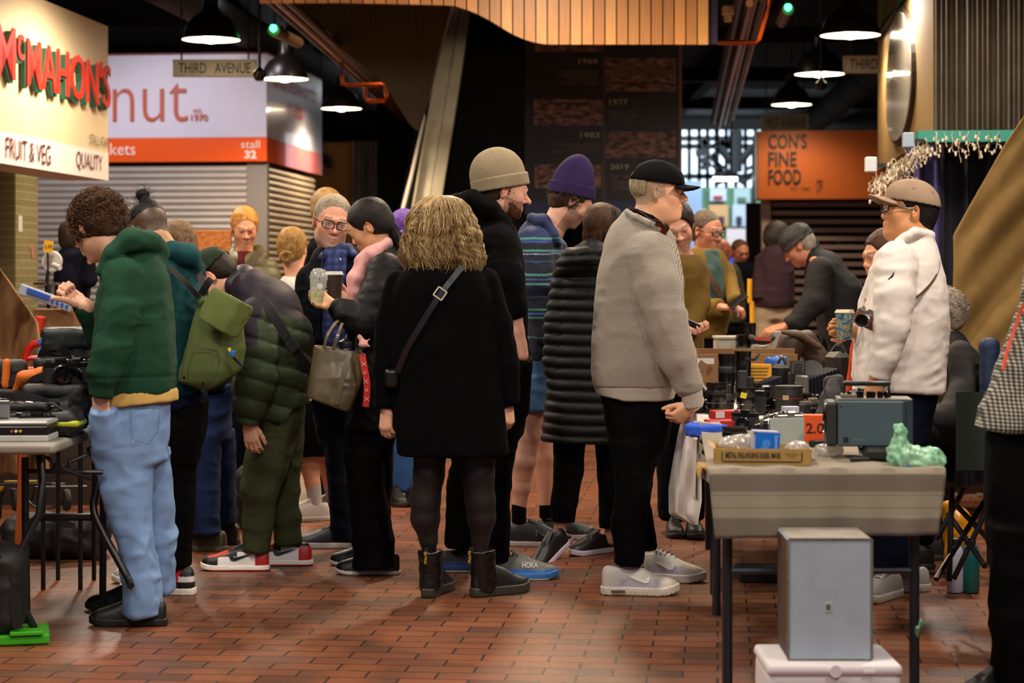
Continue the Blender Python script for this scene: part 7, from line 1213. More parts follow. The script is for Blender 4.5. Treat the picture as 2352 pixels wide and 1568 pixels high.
b=MB();b.tube([P(0,1125,10.3),P(12,1108,10.3),P(85,1107,10.3)],.012,8);tag(b.mk('bungee_rope',mat('cord_yellow','#b08a10',.5),None,True),'yellow cord lying over the luggage trolley','cord')
o=tag((lambda b:(b.box(P(48,1140,9.0),(.014,.012,.35),Ry(3)),b.mk('wooden_batten',mat('batten_orange','#a04c1a',.5)))[1])(MB()),'orange-brown wooden batten standing behind the table legs','batten')
bagf=lambda label,c,h,seed,m=None:(lambda t:(build((lambda s_:(s_.box(c,h,min(h)*.8),s_)[1])(S(.01)),'body',m or bagm,t,folds(.015,(9,9,9),seed)),strap('strap',spline([np.array(c)+[-h[0]*.6,-h[1],h[2]*.5],np.array(c)+[0,-h[1]*1.05,h[2]*1.1],np.array(c)+[h[0]*.7,-h[1]*.9,h[2]*.2],np.array(c)+[h[0],-h[1],-h[2]*.8]],14),.035,.004,blk,t)))(thing('bag',label,'bag',(c[0],c[1],0)))
bagf('black holdall on the floor behind the camera table',(-2.2,9.6,.10),(.25,.15,.10),3);bagf('black backpack on the floor beside the dark blue jeans',(-1.37+.0,10.7,.17),(.12,.13,.17),4)
bagf('black backpack leaning on the bright green case',(-1.93,7.35,.20),(.13,.09,.17),5);t=thing('green_case','bright green flat plastic case under the black backpack','case',(-1.9,7.35,0));b=MB();b.box((-1.88,7.38,.020),(.16,.13,.018),Rz(14),.006);b.box((-1.78,7.30,.045),(.06,.04,.008),Rz(14),.004);b.mk('shell',mat('plastic_green','#3aa818',.4),t)
for k,(x,y,c_)in enumerate(((-1.29,10.3,'#c86a40'),(-1.59,9.7,'#b8b080'),(.95,7.9,'#b0a090'))):o=box3('litter',('small orange scrap of litter on the bricks','tiny pale scrap of litter on the bricks','pale crumb of litter near the white table legs')[k],'litter',(x+.2,y-1.2*(k<2),.003),(.012,.008,.002),Rz(30*k),mat('litter%d'%k,c_,.7),0)
# handbag and cups
t=thing('handbag','olive-brown leather tote hanging from the ponytailed woman','bag',P(765,935,8.78));q=Per.__new__(Per);q.d=8.78;lt=mat('leather_olive','#50432b',.38,bump=.12,bs=120,coat=.15);sd=S(.006);q.lf(sd,[(778,722,818,.035),(800,722,830,.05),(860,712,832,.07),(905,704,826,.085),(945,700,812,.085)],3.2);q.cutpx(sd,(700,908),(806,944),(760,800));q.cutpx(sd,(716,792),(826,806),(770,900));q.cutpx(sd,(800,946),(835,866),(760,860),.01);build(sd,'bag_body',lt,t,folds(.004,(8,8,8),4))
strap('handle',spline([q.pt(744,800,-.06),q.pt(752,770,-.07),q.pt(770,742,-.03),q.pt(782,735,.02)],12),.012,.006,mat('leather_pale','#6a5638',.4),t);strap('handle',spline([q.pt(766,800,-.062),q.pt(776,770,-.06),q.pt(786,742,-.02)],12),.014,.006,lt,t);strap('front_strap',[q.pt(803,812,-.07),q.pt(795,840,-.084),q.pt(782,885,-.094),q.pt(772,928,-.098)],.022,.003,mat('leather_pale2','#54452c',.4),t)
for x,y in((734,921),(794,942)):b=MB();b.lathe([(.004,0),(.005,.006),(.001,.008)],q.pt(x,y-2,-.04),8,Rx(180));b.mk('stud',mat('brass','#c8a860',.2,metal=1),t,True)
strap('scarf_tie',spline([q.pt(832,812,-.07),q.pt(836,840,-.075),q.pt(842,870,-.075),q.pt(843,900,-.075),q.pt(840,934,-.07)],16),.028,.004,mat('twilly_red','#b81c14',.6),t);tw=mat('twilly_white','#d8c8b8',.6)
for k in range(5):c=q.pt(837+k*1.5,838+k*20,-.0805);b=MB();
for k in range(5):
 c=q.pt(836+min(k*2,6.5),836+k*20,-.0815);b=MB()
 if k%2:b.tube([c+.0055*np.array([math.cos(a),0,math.sin(a)])for a in np.linspace(0,6.28,13)],.0009,4,cap=False)
 else:b.tube([c+[-.010,0,-.009],c+[.010,0,.009]],.0009,4);b.tube([c+[-.010,0,.009],c+[.010,0,-.009]],.0009,4)
 b.mk('scarf_print',tw,t)
b=MB();b.tube(spline([q.pt(822,798,-.05),q.pt(829,806,-.07),q.pt(833,814,-.075)],8),.004,6);b.mk('ring',mat('chrome','#c8c8c8',.15,metal=1),t,True);sd=S(.005);sd.ch([q.pt(826,772,-.03),q.pt(834,790,-.05),q.pt(848,796,-.05)],[.009,.016,.006],sy=.6);sd.ch([q.pt(834,790,-.05),q.pt(850,778,-.04)],[.012,.004]);build(sd,'frill',mat('frill_pink','#c08a86',.8),t,lambda V,N:.005*noise(V,(60,)*3))
t=thing('drink_bottle','navy bottle with a black lid standing in the leather tote','bottle',q.pt(796,850,.0));b=MB();b.lathe([(.036,0),(.038,.02),(.038,.11),(.034,.118)],q.pt(796,858,.0),24);b.mk('bottle_body',mat('bottle_navy','#10164a',.3),t,True);b=MB();b.lathe([(.037,.112),(.038,.13),(.036,.142),(.018,.15),(.012,.16),(.008,.175),(.001,.176)],q.pt(796,858,.0),24);b.mk('bottle_lid',mat('plastic_black','#0c0c0d',.35),t,True)
t=thing('juice_cup','clear domed plastic cup with yellow-green juice and a black straw','cup',P(727,696,8.78));c=P(727,696,8.78);R_=Rx(0)@Ry(5);clear=mat('clear_plastic','#f0f0ec',.06,alpha=.28,spec=1.);b=MB();b.lathe([(.027,0),(.0385,.105),(.042,.108),(.042,.113)],c,28,R_,cap=False);b.mk('cup_wall',clear,t,True);b=MB();b.lathe([(.0262,.002),(.031,.048),(.001,.049)],c,28,R_);b.mk('juice',mat('juice','#b8a81c',.25),t,True);b=MB();b.lathe([(.041,.114),(.037,.135),(.026,.150),(.010,.155)],c,28,R_,cap=False);b.mk('dome_lid',clear,t,True);b=MB();b.lathe([(.0295,.030),(.030,.033)],c,28,R_,cap=False);b.mk('green_line',mat('green_print','#1c9a28',.5),t,True)
b=MB();b.tube([c+np.array([.0,.0,.04])@R_.T,c+np.array([.012,0,.24])@R_.T],.0032,8);b.mk('straw',black,t,True);b=MB();b.lathe([(.001,0),(.013,0)],c+np.array([.012,-.036,.076])@R_.T,20,R_@Rx(96),cap=False);b.mk('round_label',mat('label_pale','#c8d8d0',.5),t);b=MB();b.tube(spline([c+np.array([x,-.031,z])@R_.T for x,z in((-.004,.036),(-.008,.042),(-.004,.048),(0,.042),(-.004,.038),(-.006,.026))],14),.0008,5);b.mk('leaf_print',mat('green_print','#1c9a28',.5),t,True);b=MB();b.lathe([(.0315,.05),(.0375,.102)],c,28,R_,cap=False);b.mk('frost',mat('frost','#8a8470',.5,alpha=.45),t,True)
papercup('coffee_cup','brown takeaway coffee cup with a white lid behind the juice cup',768,700,9.35,.155,.041,mat('cup_brown','#3a2818',.6,var=.2),mat('lid_white','#c8c4c0',.4))
# ---------------------------------------------------------------- right-hand tables
tg=mat('tube_grey','#2a2c30',.35,metal=.3)
SHX=lambda x,y:x+.082*(y-6.17)
def trestle(label,x0,x1,y0,y1,ins=.06,barz=.42,inl=0.,sh=1):
 SH=SHX if sh else(lambda x,y:x)
 t=thing('folding_table',label,'table',((x0+x1)/2,(y0+y1)/2,0));b=MB();b.box(((x0+x1)/2,(y0+y1)/2,TZ-.018),((x1-x0)/2,(y1-y0)/2,.016),None,.006);b.v=[(SH(a,c),c,e)for a,c,e in b.v];b.mk('table_top',mat('table_under','#8a857a',.6),t)
 for x in(x0+ins,x1-ins):
  for y in(y0+ins*2+inl,y1-ins*2):b=MB();b.tube([(SH(x,y),y,0),(SH(x,y),y,TZ-.03)],.0165,12);b.mk('leg',tg,t,True)
 for y in(y0+ins*2+inl,y1-ins*2):b=MB();b.tube([(SH(x0+ins,y),y,barz),(SH(x1-ins,y),y,barz)],.011,8);b.mk('crossbar',tg,t,True)
 return t
XA0,XA1,YA0,YA1=.615,1.315,6.17,8.05
trestle('narrow folding table under the grey striped towel',XA0,XA1,YA0,YA1,.055);trestle('wide folding table under the white cloth, covered with cameras',.60,1.33,8.32,10.0,.07);trestle('far folding table with tubs and lenses below the bucket hat',1.12,2.9,11.0,11.72,.06,sh=0)
def towelpat(N,L,src,b_):
 s_=N.new('ShaderNodeSeparateXYZ');L.new(src,s_.inputs[0]);r=N.new('ShaderNodeValToRGB');r.color_ramp.interpolation='LINEAR';m=N.new('ShaderNodeMapRange');m.inputs[1].default_value=TZ-.22;m.inputs[2].default_value=TZ+.02;L.new(s_.outputs[2],m.inputs[0]);L.new(m.outputs[0],r.inputs[0]);e=r.color_ramp.elements;D_,Li,M_=srgb('#6e6356'),srgb('#8f8672'),srgb('#7d7262')
 e[0].position=0;e[0].color=(*Li,1);e[1].position=1;e[1].color=(*M_,1)
 for p_,c_ in((.04,D_),(.33,D_),(.36,Li),(.46,Li),(.47,M_),(.50,Li),(.62,Li),(.63,M_),(.66,Li),(.70,D_),(.86,D_)):x=e.new(p_);x.color=(*c_,1)
 return r.outputs[0]
tw_=mat('towel','#7d7262',.95,pat=towelpat,sheen=.3);tn=thing('towel','grey-brown striped towel spread over the narrow table and hanging down','towel',(.97,6.2,TZ-.2));G=[]
tn.location=(0,0,0)
S_=list(np.linspace(-.205,-.01,16))+[0.0]+list(np.linspace(.02,1.80,50))
for s_ in S_:
 row=[]
 for u in np.linspace(0,1,70):
  x=XA0-.01+(XA1-XA0+.035)*u
  if s_<0:z=TZ+.004+s_*(1+.12*u*0)+(.012*u if s_<-.15 else 0);y=YA0-.012-.012*math.sin(u*9)*(-s_/.2)-.006*math.sin(u*31)*(-s_/.2)-.01;x+=(.03*(-s_/.2))*(1-2*u)*.8
  else:y=YA0-.008+s_;z=TZ+.006+.0025*math.sin(x*40+y*7)+.002*math.sin(y*50)
  row.append((SHX(x,max(y,YA0)),y,z))
 G.append(row)
b=MB();b.grid(np.array(G));o=b.mk('cloth',tw_,tn,True);md=o.modifiers.new('s','SOLIDIFY');md.thickness=.008;md.offset=1
G=[]
for s_ in np.linspace(0,.34,12):G.append([(SHX(XA0-.012-.01*math.sin(y*14),y),y,TZ+.004-s_*(.12+.0*y)*1)for y in np.linspace(YA0+.02,YA1-.3,30)])
b=MB();b.grid(np.array(G));o=b.mk('side_drop',tw_,tn,True);G=[]
for s_ in np.linspace(0,1,8):G.append([(SHX(XA1+.028+.01*math.sin(y*25),y),y,TZ+.004-s_*.075)for y in np.linspace(YA0-.01,YA0+.55,20)])
b=MB();b.grid(np.array(G));b.mk('side_drop',tw_,tn,True)
# white cloth over the wide table
wc=thing('tablecloth','white silky cloth over the wide table, its corner hanging in folds','tablecloth',(0,0,0));wm=mat('cloth_white_silk','#dcd4ce',.6);b=MB();b.grid(np.array([[(SHX(x,y),y,TZ+.004+.003*math.sin(x*23+y*31))for x in np.linspace(.585,1.345,40)]for y in np.linspace(8.27,10.02,30)]));o=b.mk('top_cloth',wm,wc,True)
G=[]
for t_ in np.linspace(0,1,44):
 y=950+255*t_;row=[];xl=np.interp(y,[950,1000,1060,1120,1180,1206],[1568,1556,1545,1535,1536,1590]);xr=np.interp(y,[950,1000,1080,1150,1206],[1600,1604,1611,1612,1602])
 for u in np.linspace(0,1,26):x=xl+(xr-xl)*u;row.append(P(x,y,8.30+.5*(1-u)*.35+.035*math.sin(u*7+t_*4)*min(1,t_*3)+.008*math.sin(u*17-t_*7)))
 G.append(row)
b=MB();b.grid(np.array(G));b.mk('hanging_corner',wm,wc,True);G=[]
for s_ in np.linspace(0,.16,8):G.append([(SHX(.585,y)-.02*math.sin(y*9)-.05*s_,y,TZ+.004-s_*2)for y in np.linspace(8.3,9.6,40)])
b=MB();b.grid(np.array(G));b.mk('side_drop',wm,wc,True);b=MB();b.grid(np.array([[(x,8.262-.008*math.sin(x*19),TZ+.004-s_)for x in np.linspace(.755,1.52,40)]for s_ in(0,.03,.07)]));b.mk('front_drop',wm,wc,True)
# silver carton on a polystyrene box
sb=thing('foam_box','white polystyrene box standing on the floor before the table','box',(.95,5.95,0));c=P(1907,1545,5.9);fx=c[0];fz=table_z(5.8,1528);sd=S(.009);w_=.193;sd.box((fx,5.98,fz/2-.012),(w_,.17,fz/2-.014),.015);fm=mat('polystyrene','#e0d8da',.8,bump=.3,bs=260);build(sd,'box_body',fm,sb,rl=0);sd=S(.008);sd.box((fx,5.98,fz-.018),(w_+.004,.174,.018),.012);build(sd,'lid',fm,sb,rl=0);b=MB();b.lathe([(.018,0),(.018,.006)],(fx,5.806,fz-.018),14,Rx(90));b.box((fx+.10,5.805,fz-.02),(.016,.003,.004));b.mk('embossed_tab',fm,sb)
cz=thing('carton','tall silver-grey carton standing on the white polystyrene box','carton',(fx,5.98,fz));ch_=(table_z(5.86,1240)-fz);x0,x1=P(1812,0,5.87)[0],P(2004,0,5.87)[0];cc=np.array([(x0+x1)/2,6.0,fz+ch_/2+.002]);hh=np.array([(x1-x0)/2,.13,ch_/2]);sv=mat('carton_silver','#a2adb8',.5,metal=.0,var=.06,vs=14,bump=.08,bs=40);Rc=Rz(-1)
b=MB();b.box(cc,hh,Rc,.004);b.mk('carton_body',sv,cz);b=MB();
for sx in(-1,1):b.box(cc+np.array([sx*hh[0],-hh[1],0])@Rc.T,(.0035,.0035,hh[2]*.99),Rc,.001)
for sz in(-1,1):b.box(cc+np.array([0,-hh[1],sz*hh[2]])@Rc.T,(hh[0]*.99,.003,.003),Rc,.001)
b.mk('worn_edge',mat('carton_edge','#6a6454',.8,var=.3,vs=60),cz);b=MB();b.box(cc+np.array([0,0,hh[2]+.001])@Rc.T,(hh[0]*.97,hh[1]*.97,.001),Rc);b.mk('top_flap',mat('carton_top','#8a8278',.6,var=.25,vs=10),cz)
b=MB();b.box(cc+np.array([-.005,-hh[1]-.001,-.022])@Rc.T,(.011,.001,.014),Rc);b.mk('label',mat('label_white','#b8b8b8',.6),cz);b=MB();b.box(cc+np.array([-.005,-hh[1]-.002,-.022])@Rc.T,(.0065,.001,.008),Rc);b.mk('label_print',mat('label_grey','#54585c',.6),cz)
b=MB();b.box(cc+np.array([-hh[0]-.001,0,0])@Rc.T,(.001,hh[1]*.9,hh[2]*.96),Rc);b.mk('brown_side',mat('carton_side','#4a3428',.6,var=.4,vs=12),cz)
# tub under the table
t=thing('storage_tub','grey lidded plastic tub marked KITS under the tables','tub',P(1756,gy(8.9),8.9));c=P(1760,1262,8.9);tm=mat('tub_grey','#5e666e',.45);b=MB();b.addm([c+[sx*(.105 if z<0 else.12),sy*.1,z]for z in(-.075,.07)for sx,sy in((-1,-1),(1,-1),(1,1),(-1,1))],[(0,1,2,3),(7,6,5,4),(0,4,5,1),(1,5,6,2),(2,6,7,3),(3,7,4,0)]);b.mk('tub_body',tm,t);b=MB();b.box(c+[0,0,.078],(.128,.108,.010),None,.004);b.box(c+[0,0,.096],(.112,.095,.010),None,.005);b.mk('lid',tm,t);b=MB();b.box(c+[-.128,0,.05],(.006,.04,.05),None,.003);b.mk('handle',tm,t);text('lettering','KITS',mat('marker_brown','#6a5a3c',.7),t,c+[-.065,-.108,0],(0,0,1.),(-1.,0,0),.055,.018,0,.001)
t.location=(0,0,0);bx=box3('storage_box','low dark box that carries the grey KITS tub','box',(c[0],8.9,(c[2]-.075)/2),(.13,.12,(c[2]-.076)/2),None,mat('box_black','#0a0a0b',.7))
for ch__ in t.children:pass
# bag bits tied on the table leg
q=P(2104,1432,6.29);sd=S(.004);sd.ell(q,(.020,.018,.010),.01);sd.ell(q+[.012,-.01,.006],(.014,.008,.010),.01);sd.ch([q+[-.002,-.018,-.01],q+[-.004,-.022,-.06]],[.010,.003]);o=build(sd,'plastic_scrap',mat('scrap_green','#6a9a70',.3,var=.5,vs=60),None,lambda V,N:.006*fbm(V,(80,)*3,2));tag(o,'torn green and clear plastic knotted round the table leg','plastic scrap')
# projector and its stand
pj=thing('projector','grey metal slide projector with a carrying handle on a black stand','projector',P(2010,1080,6.4));g1=mat('projector_grey','#4a5a62',.45,metal=.25,bump=.06,bs=300);x0,x1=P(1937,0,6.42)[0],P(2108,0,6.42)[0];z0,z1=table_z(6.42,1028),table_z(6.42,922);Rp=Rz(-6);cp=np.array([(x0+x1)/2,6.55,(z0+z1)/2]);hp=np.array([(x1-x0)/2,.095,(z1-z0)/2])
b=MB();b.box(cp,hp,Rp,.005);b.mk('housing',g1,pj);b=MB();b.box(cp+np.array([-hp[0]-.018,0,-.003])@Rp.T,(.019,.088,hp[2]*.97),Rp,.008);b.mk('front_panel',mat('projector_front','#23241f',.5),pj);b=MB();b.lathe([(.050,0),(.052,.006),(.046,.010),(.044,.006),(.001,.005)],cp+np.array([-hp[0]-.034,-.03,.012])@Rp.T,28,Rp@Ry(-90));b.mk('lens_ring',mat('lens_black','#0a0a0b',.2),pj,True);b=MB();b.box(cp+np.array([hp[0]-.028,-hp[1]-.002,0])@Rp.T,(.004,.003,hp[2]),Rp,.001);b.box(cp+np.array([hp[0]-.012,-hp[1]-.002,.01])@Rp.T,(.010,.003,hp[2]*.92),Rp,.001);b.mk('side_rail',mat('rail_dark','#2a363c',.4),pj)
b=MB();b.box(cp+np.array([0,0,hp[2]+.003])@Rp.T,(hp[0],hp[1]*.9,.003),Rp,.002);b.box(cp+np.array([-hp[0]+.04,0,hp[2]+.010])@Rp.T,(.025,.05,.008),Rp,.003);b.mk('top_plate',mat('projector_top','#5a5248',.5),pj);b=MB();b.tube([cp+np.array(v)@Rp.T for v in((-.095,0,hp[2]),(-.095,0,hp[2]+.05),(.05,0,hp[2]+.05),(.05,0,hp[2]))],.007,8,flatten=1.5);b.box(cp+np.array([-.022,0,hp[2]+.052])@Rp.T,(.078,.018,.007),Rp,.004);b.mk('handle',mat('handle_dark','#10181c',.4),pj,True)
for x,r in((-.08,.008),(-.045,.012),(-.01,.016),(.02,.010),(.04,.008)):b=MB();b.lathe([(r,0),(r,.022),(r*.7,.024)],cp+np.array([x,-.03,hp[2]+.004])@Rp.T,14);b.mk('knob',mat('lens_black','#0a0a0b',.2),pj,True)
for x,z in((-.11,.055),(.10,.05)):b=MB();b.lathe([(.003,0),(.003,.002),(.001,.003)],cp+np.array([x,-hp[1],z])@Rp.T,8,Rp@Rx(90));b.mk('screw',black,pj,True)
text('lettering','PLUS',mat('badge_grey','#7a8488',.4),pj,cp+np.array([-.055,-hp[1]-.001,-hp[2]+.022])@Rp.T,Rp@np.array([1,0,0]),UP,.03,.007,0,.001);b=MB();b.box(cp+np.array([-.095,-hp[1]-.001,-hp[2]+.022])@Rp.T,(.008,.001,.008),Rp);b.mk('badge',mat('badge_dark','#1a1c20',.4),pj)
pst=thing('projector_stand','black clamp stand under the grey slide projector','stand',P(2000,1080,6.5));b=MB();b.tube([(cp[0],6.52,TZ+.02),(cp[0],6.52,z0)],.03,14);b.mk('column',mat('case_black','#151412',.5),pst,True);b=MB();b.box((cp[0]+.01,6.46,TZ+.034),(.06,.07,.022),None,.012);b.box((cp[0]-.07,6.40,TZ+.016),(.03,.02,.012),None,.004);b.mk('base',mat('case_black','#151412',.5),pst)
b=MB();b.tube(spline([(cp[0]-.055,6.5,z0-.002),(cp[0]-.05,6.48,z0-.03),(cp[0]-.02,6.48,z0-.035),(cp[0]-.005,6.5,z0)],12),.005,8);b.mk('ring',mat('ring_pale','#9a948c',.3,metal=.6),pst,True)
# green plastic bag with a blue thing in it
t=thing('plastic_bag','crumpled translucent green plastic bag with a knotted top','bag',P(2095,1080,6.27));sd=S(.0055);c=P(2102,1054,6.27);sd.ell(c,(.082,.06,.038),.02);sd.ell(c+[.03,0,-.006],(.062,.055,.030),.02);sd.ell(c+[-.05,0,.01],(.035,.04,.045),.02);sd.ch([c+[-.045,0,.04],c+[-.05,-.01,.08]],[.028,.016]);sd.ch([c+[-.05,-.01,.08],c+[-.062,-.01,.098],c+[-.05,-.01,.104],c+[-.038,-.01,.09]],.008);sd.cut((0,0,TZ+.006),(0,0,-1));bgm=mat('bag_green_film','#98d4ac',.3,var=.45,vs=40,alpha=.62);build(sd,'bag_film',bgm,t,lambda V,N:.012*fbm(V,(34,)*3,3,3)-.016*np.abs(noise(V,(42,42,42),8))+.006)
b=MB();b.box(c+[.005,-.045,-.032],(.05,.02,.012),None,.004);b.mk('blue_content',mat('content_blue','#1c48b8',.5),t)
# easel mask box
em=thing('easel_mask_box','shallow yellow cardboard box lettered METAL ENLARGING EASEL MASK','box',(.8,6.4,TZ));yb=mat('box_kraft','#a07c3c',.75,var=.08,vs=20);Re=Rz(-5);ce=np.array([P(1752,0,6.35)[0]+.0,6.38,TZ+.012]);HX,HYY,HZ=.150,.10,.026
def ep(x,y,z):return ce+np.array([x,y,z])@Re.T
b=MB();b.box(ep(0,-HYY,HZ),(HX,.002,HZ),Re);b.box(ep(0,HYY,HZ),(HX,.002,HZ),Re);b.box(ep(-HX,0,HZ),(.002,HYY,HZ),Re);b.box(ep(HX,0,HZ),(.002,HYY,HZ),Re);b.box(ep(0,0,.002),(HX,HYY,.002),Re);b.mk('tray',yb,em);b=MB();b.addm([ep(-HX,-HYY,2*HZ),ep(-HX,HYY,2*HZ),ep(-HX-.02,HYY,2*HZ+.012),ep(-HX-.02,-HYY,2*HZ+.012)],[(0,1,2,3)]);b.addm([ep(HX,-HYY,2*HZ),ep(HX,HYY,2*HZ),ep(HX+.016,HYY,HZ),ep(HX+.016,-HYY,HZ)],[(0,1,2,3)]);b.mk('flap',yb,em)
text('lettering','METAL ENLARGING EASEL MASK',mat('box_ink','#1c1c1c',.7),em,ep(-.030,-HYY-.0035,HZ+.006),Re@np.array([1,0,0]),UP,.175,.019,.022,.001);text('lettering','20.3 X 25.4 CM\n8" X 10"',mat('box_ink','#1c1c1c',.7),em,ep(.09,-HYY-.0035,HZ+.006),Re@np.array([1,0,0]),UP,.042,.015,0.,.001)
b=MB();b.tube([ep(x,-HYY-.003,z)for x,z in((-.128,.042),(-.128,.016),(-.124,.012),(.118,.012),(.122,.016),(.122,.042))],.0017,6);b.mk('printed_bracket',mat('box_ink','#1c1c1c',.7),em)
fl=thing('cardboard_flap','flattened yellow cardboard lid hanging over the table corner','cardboard',ep(-.17,-.1,0));b=MB();b.addm([ep(-HX-.055,.06,-.006),ep(-.05,.06,-.006),ep(-.05,-HYY-.028,-.006),ep(-HX-.04,-HYY-.028,-.004)],[(0,1,2,3)]);b.addm([ep(-HX-.04,-HYY-.028,-.004),ep(-.05,-HYY-.028,-.006),ep(-.052,-HYY-.034,-.030),ep(-HX-.02,-HYY-.034,-.024)],[(0,1,2,3)]);b.addm([ep(-HX-.055,.06,-.006),ep(-HX-.04,-HYY-.028,-.004),ep(-HX-.052,-HYY-.02,-.045),ep(-HX-.06,-.03,-.02)],[(0,1,2,3)]);o=b.mk('sheet',yb,fl);o.modifiers.new('s','SOLIDIFY').thickness=.003
fo_=mat('cello','#b8b0a8',.18,alpha=.55,spec=1.,bump=.3,bs=80)
def cello(label,c,r,seed):sd=S(.005);sd.ell(c,r,.01);sd.ell(np.array(c)+[r[0]*.5,0,r[2]*.3],np.array(r)*.6,.01);o=build(sd,'cellophane',fo_,None,lambda V,N:.012*fbm(V,(45,)*3,3,seed));tag(o,label,'wrapping')
cello('crumpled clear wrapping piled at the lettered end of the yellow box',ep(-.085,0,.058),(.055,.06,.030),2);cello('crumpled clear wrapping at the other end of the yellow box',ep(.105,-.02,.045),(.035,.045,.022),5);cello('loose ball of clear wrapping lying on the towel',(P(1902,0,6.6)[0],6.6,TZ+.028),(.045,.04,.026),8)
t=thing('filter_box','bright blue and white filter box standing in the yellow box','box',ep(.01,-.03,.02));R2=Re@Rz(6)@Ry(3);b=MB();b.box(ep(.014,-.05,.062),(.038,.028,.040),R2,.002);b.mk('carton_body',mat('filter_blue','#0a68c8',.4),t);b=MB();b.box(ep(-.03,-.048,.062),(.006,.028,.040),R2,.002);b.box(ep(.008,-.05,.1035),(.040,.029,.002),R2);b.mk('pale_side',mat('filter_pale','#a8a8c0',.4),t);text('lettering','Schneider',mat('text_pale','#a8c8e8',.5),t,ep(.044,-.0795,.062),(0,0,-1.),(1.,0,0),.060,.012,0,.001)
b=MB();b.lathe([(.001,0),(.014,0)],ep(.012,-.0800,.066),18,Rx(90),cap=False);b.box(ep(.006,-.0795,.044),(.012,.001,.014),R2);b.mk('figure_print',mat('print_pale','#3a88d8',.5),t)
box3('card','pale green-white card standing behind the blue filter box','card',(P(1808,0,6.75)[0],6.75,TZ+.066),(.058,.003,.062),Ry(-1),mat('card_pale','#9aa098',.6),.001)
t=thing('number_box','orange film box with a large black 2.0','box',(P(1868,0,7.0)[0],7.0,TZ));c=np.array([P(1868,0,7.0)[0],7.0,TZ+.075]);b=MB();b.box(c,(.036,.03,.048),Rz(-6),.002);b.mk('carton_body',mat('carton_orange','#d04a10',.5),t);text('lettering','2.0',bl,t,c+[.001,-.0315,.002],Rz(-6)@np.array([1,0,0]),UP,.062,.036,.01,.001);b=MB();b.box(c+[0,0,-.062],(.04,.034,.014),Rz(-6),.003);b.mk('support',card,t)
for k,(px,d,z,h,nn)in enumerate(((1671,7.95,.045,(.065,.04,.018),'upper red lens carton with a white label'),(1655,7.8,.018,(.055,.05,.017),'lower red lens carton with a white label'))):
 c=np.array([P(px,0,d)[0],d,TZ+z+.012]);t=thing('lens_carton',nn,'carton',c);b=MB();b.box(c,h,Rz(8),.002);b.mk('carton_body',mat('carton_red','#a8180f',.45),t);b=MB();b.box(c+np.array([-h[0]*.62,-h[1]-.001,.003])@Rz(8).T,(.018,.001,h[2]*.7),Rz(8));b.mk('label',mat('label_white','#b8b8b8',.6),t)
sd=S(.006);c=np.array([P(1622,0,7.75)[0],7.75,TZ+.012]);sd.add(lambda q:np.maximum(np.abs(np.hypot(q[...,0],(q[...,1])*.75)-.05)-.026,np.abs(q[...,2])-.014)-.006,(-.09,-.12,-.03),(.09,.12,.03),.005,'+',Fr(c));o=build(sd,'blue_cloth',fabric('cloth_blue','#2c50b8',.9),None,folds(.006,(18,18,18),4));tag(o,'blue cloth ring curled on the corner of the white cloth','cloth')
box3('plastic_packet','clear-wrapped pale packet lying inside the blue cloth ring','packet',(c[0]+.015,7.74,TZ+.034),(.045,.02,.008),Ry(6),mat('packet_pale','#a89c88',.3),.003)
# cameras and lenses on the wide table
def X(px,d):return P(px,0,d)[0]
def LZ(px,top,d,r,label,**k):h=(CH-(top-HY)/F*d)-TZ-.006;return lens(label,(X(px,d),d,TZ+.006),r,h,**k)
LZ(1645,878,8.55,.042,'fat black zoom lens standing upright beside the grey sleeve');LZ(1712,890,8.6,.038,'black lens with a yellow price sticker');LZ(1670,812,9.15,.041,'tallest black lens barrel standing behind the others',ring='#3a3a3c');LZ(1706,806,9.5,.040,'upright black lens with a smooth cap behind the tallest barrel',ring='#2a2a2c',rings=1);LZ(1755,900,8.7,.026,'slim black lens beside the lettered camera',ring='#c8c8c8')
b=MB();b.box((X(1710,8.5),8.535,table_z(8.53,908)),(.013,.002,.012),Ry(12));tag(b.mk('price_sticker',mat('sticker_yellow','#c8b410',.5)),'yellow price sticker on the black lens','sticker')
case=thing('lens_case','round black leather lens case with a thin red stripe','case',(X(1812,8.65),8.65,TZ));c=np.array([X(1812,8.65),8.65,TZ+.006]);hh_=table_z(8.65,888)-TZ;b=MB();b.lathe([(.056,0),(.058,.01),(.060,hh_*.6),(.060,hh_-.01),(.055,hh_)],c,32);b.mk('case_body',mat('leather_black','#171614',.6,bump=.4,bs=160),case,True);b=MB();b.lathe([(.0612,hh_*.58),(.0612,hh_*.6)],c,32,cap=False);b.mk('red_stripe',mat('stripe_red','#a01020',.5),case,True);b=MB();b.lathe([(.0605,hh_*.9),(.063,hh_*.91),(.063,hh_*.99),(.06,hh_)],c,32,cap=False);b.mk('lid_rim',mat('leather_black','#171614',.6),case,True);b=MB();b.box(c+[-.022,-.058,hh_*.62],(.013,.003,.010));b.mk('label',mat('label_tan','#9a8a5a',.6),case)
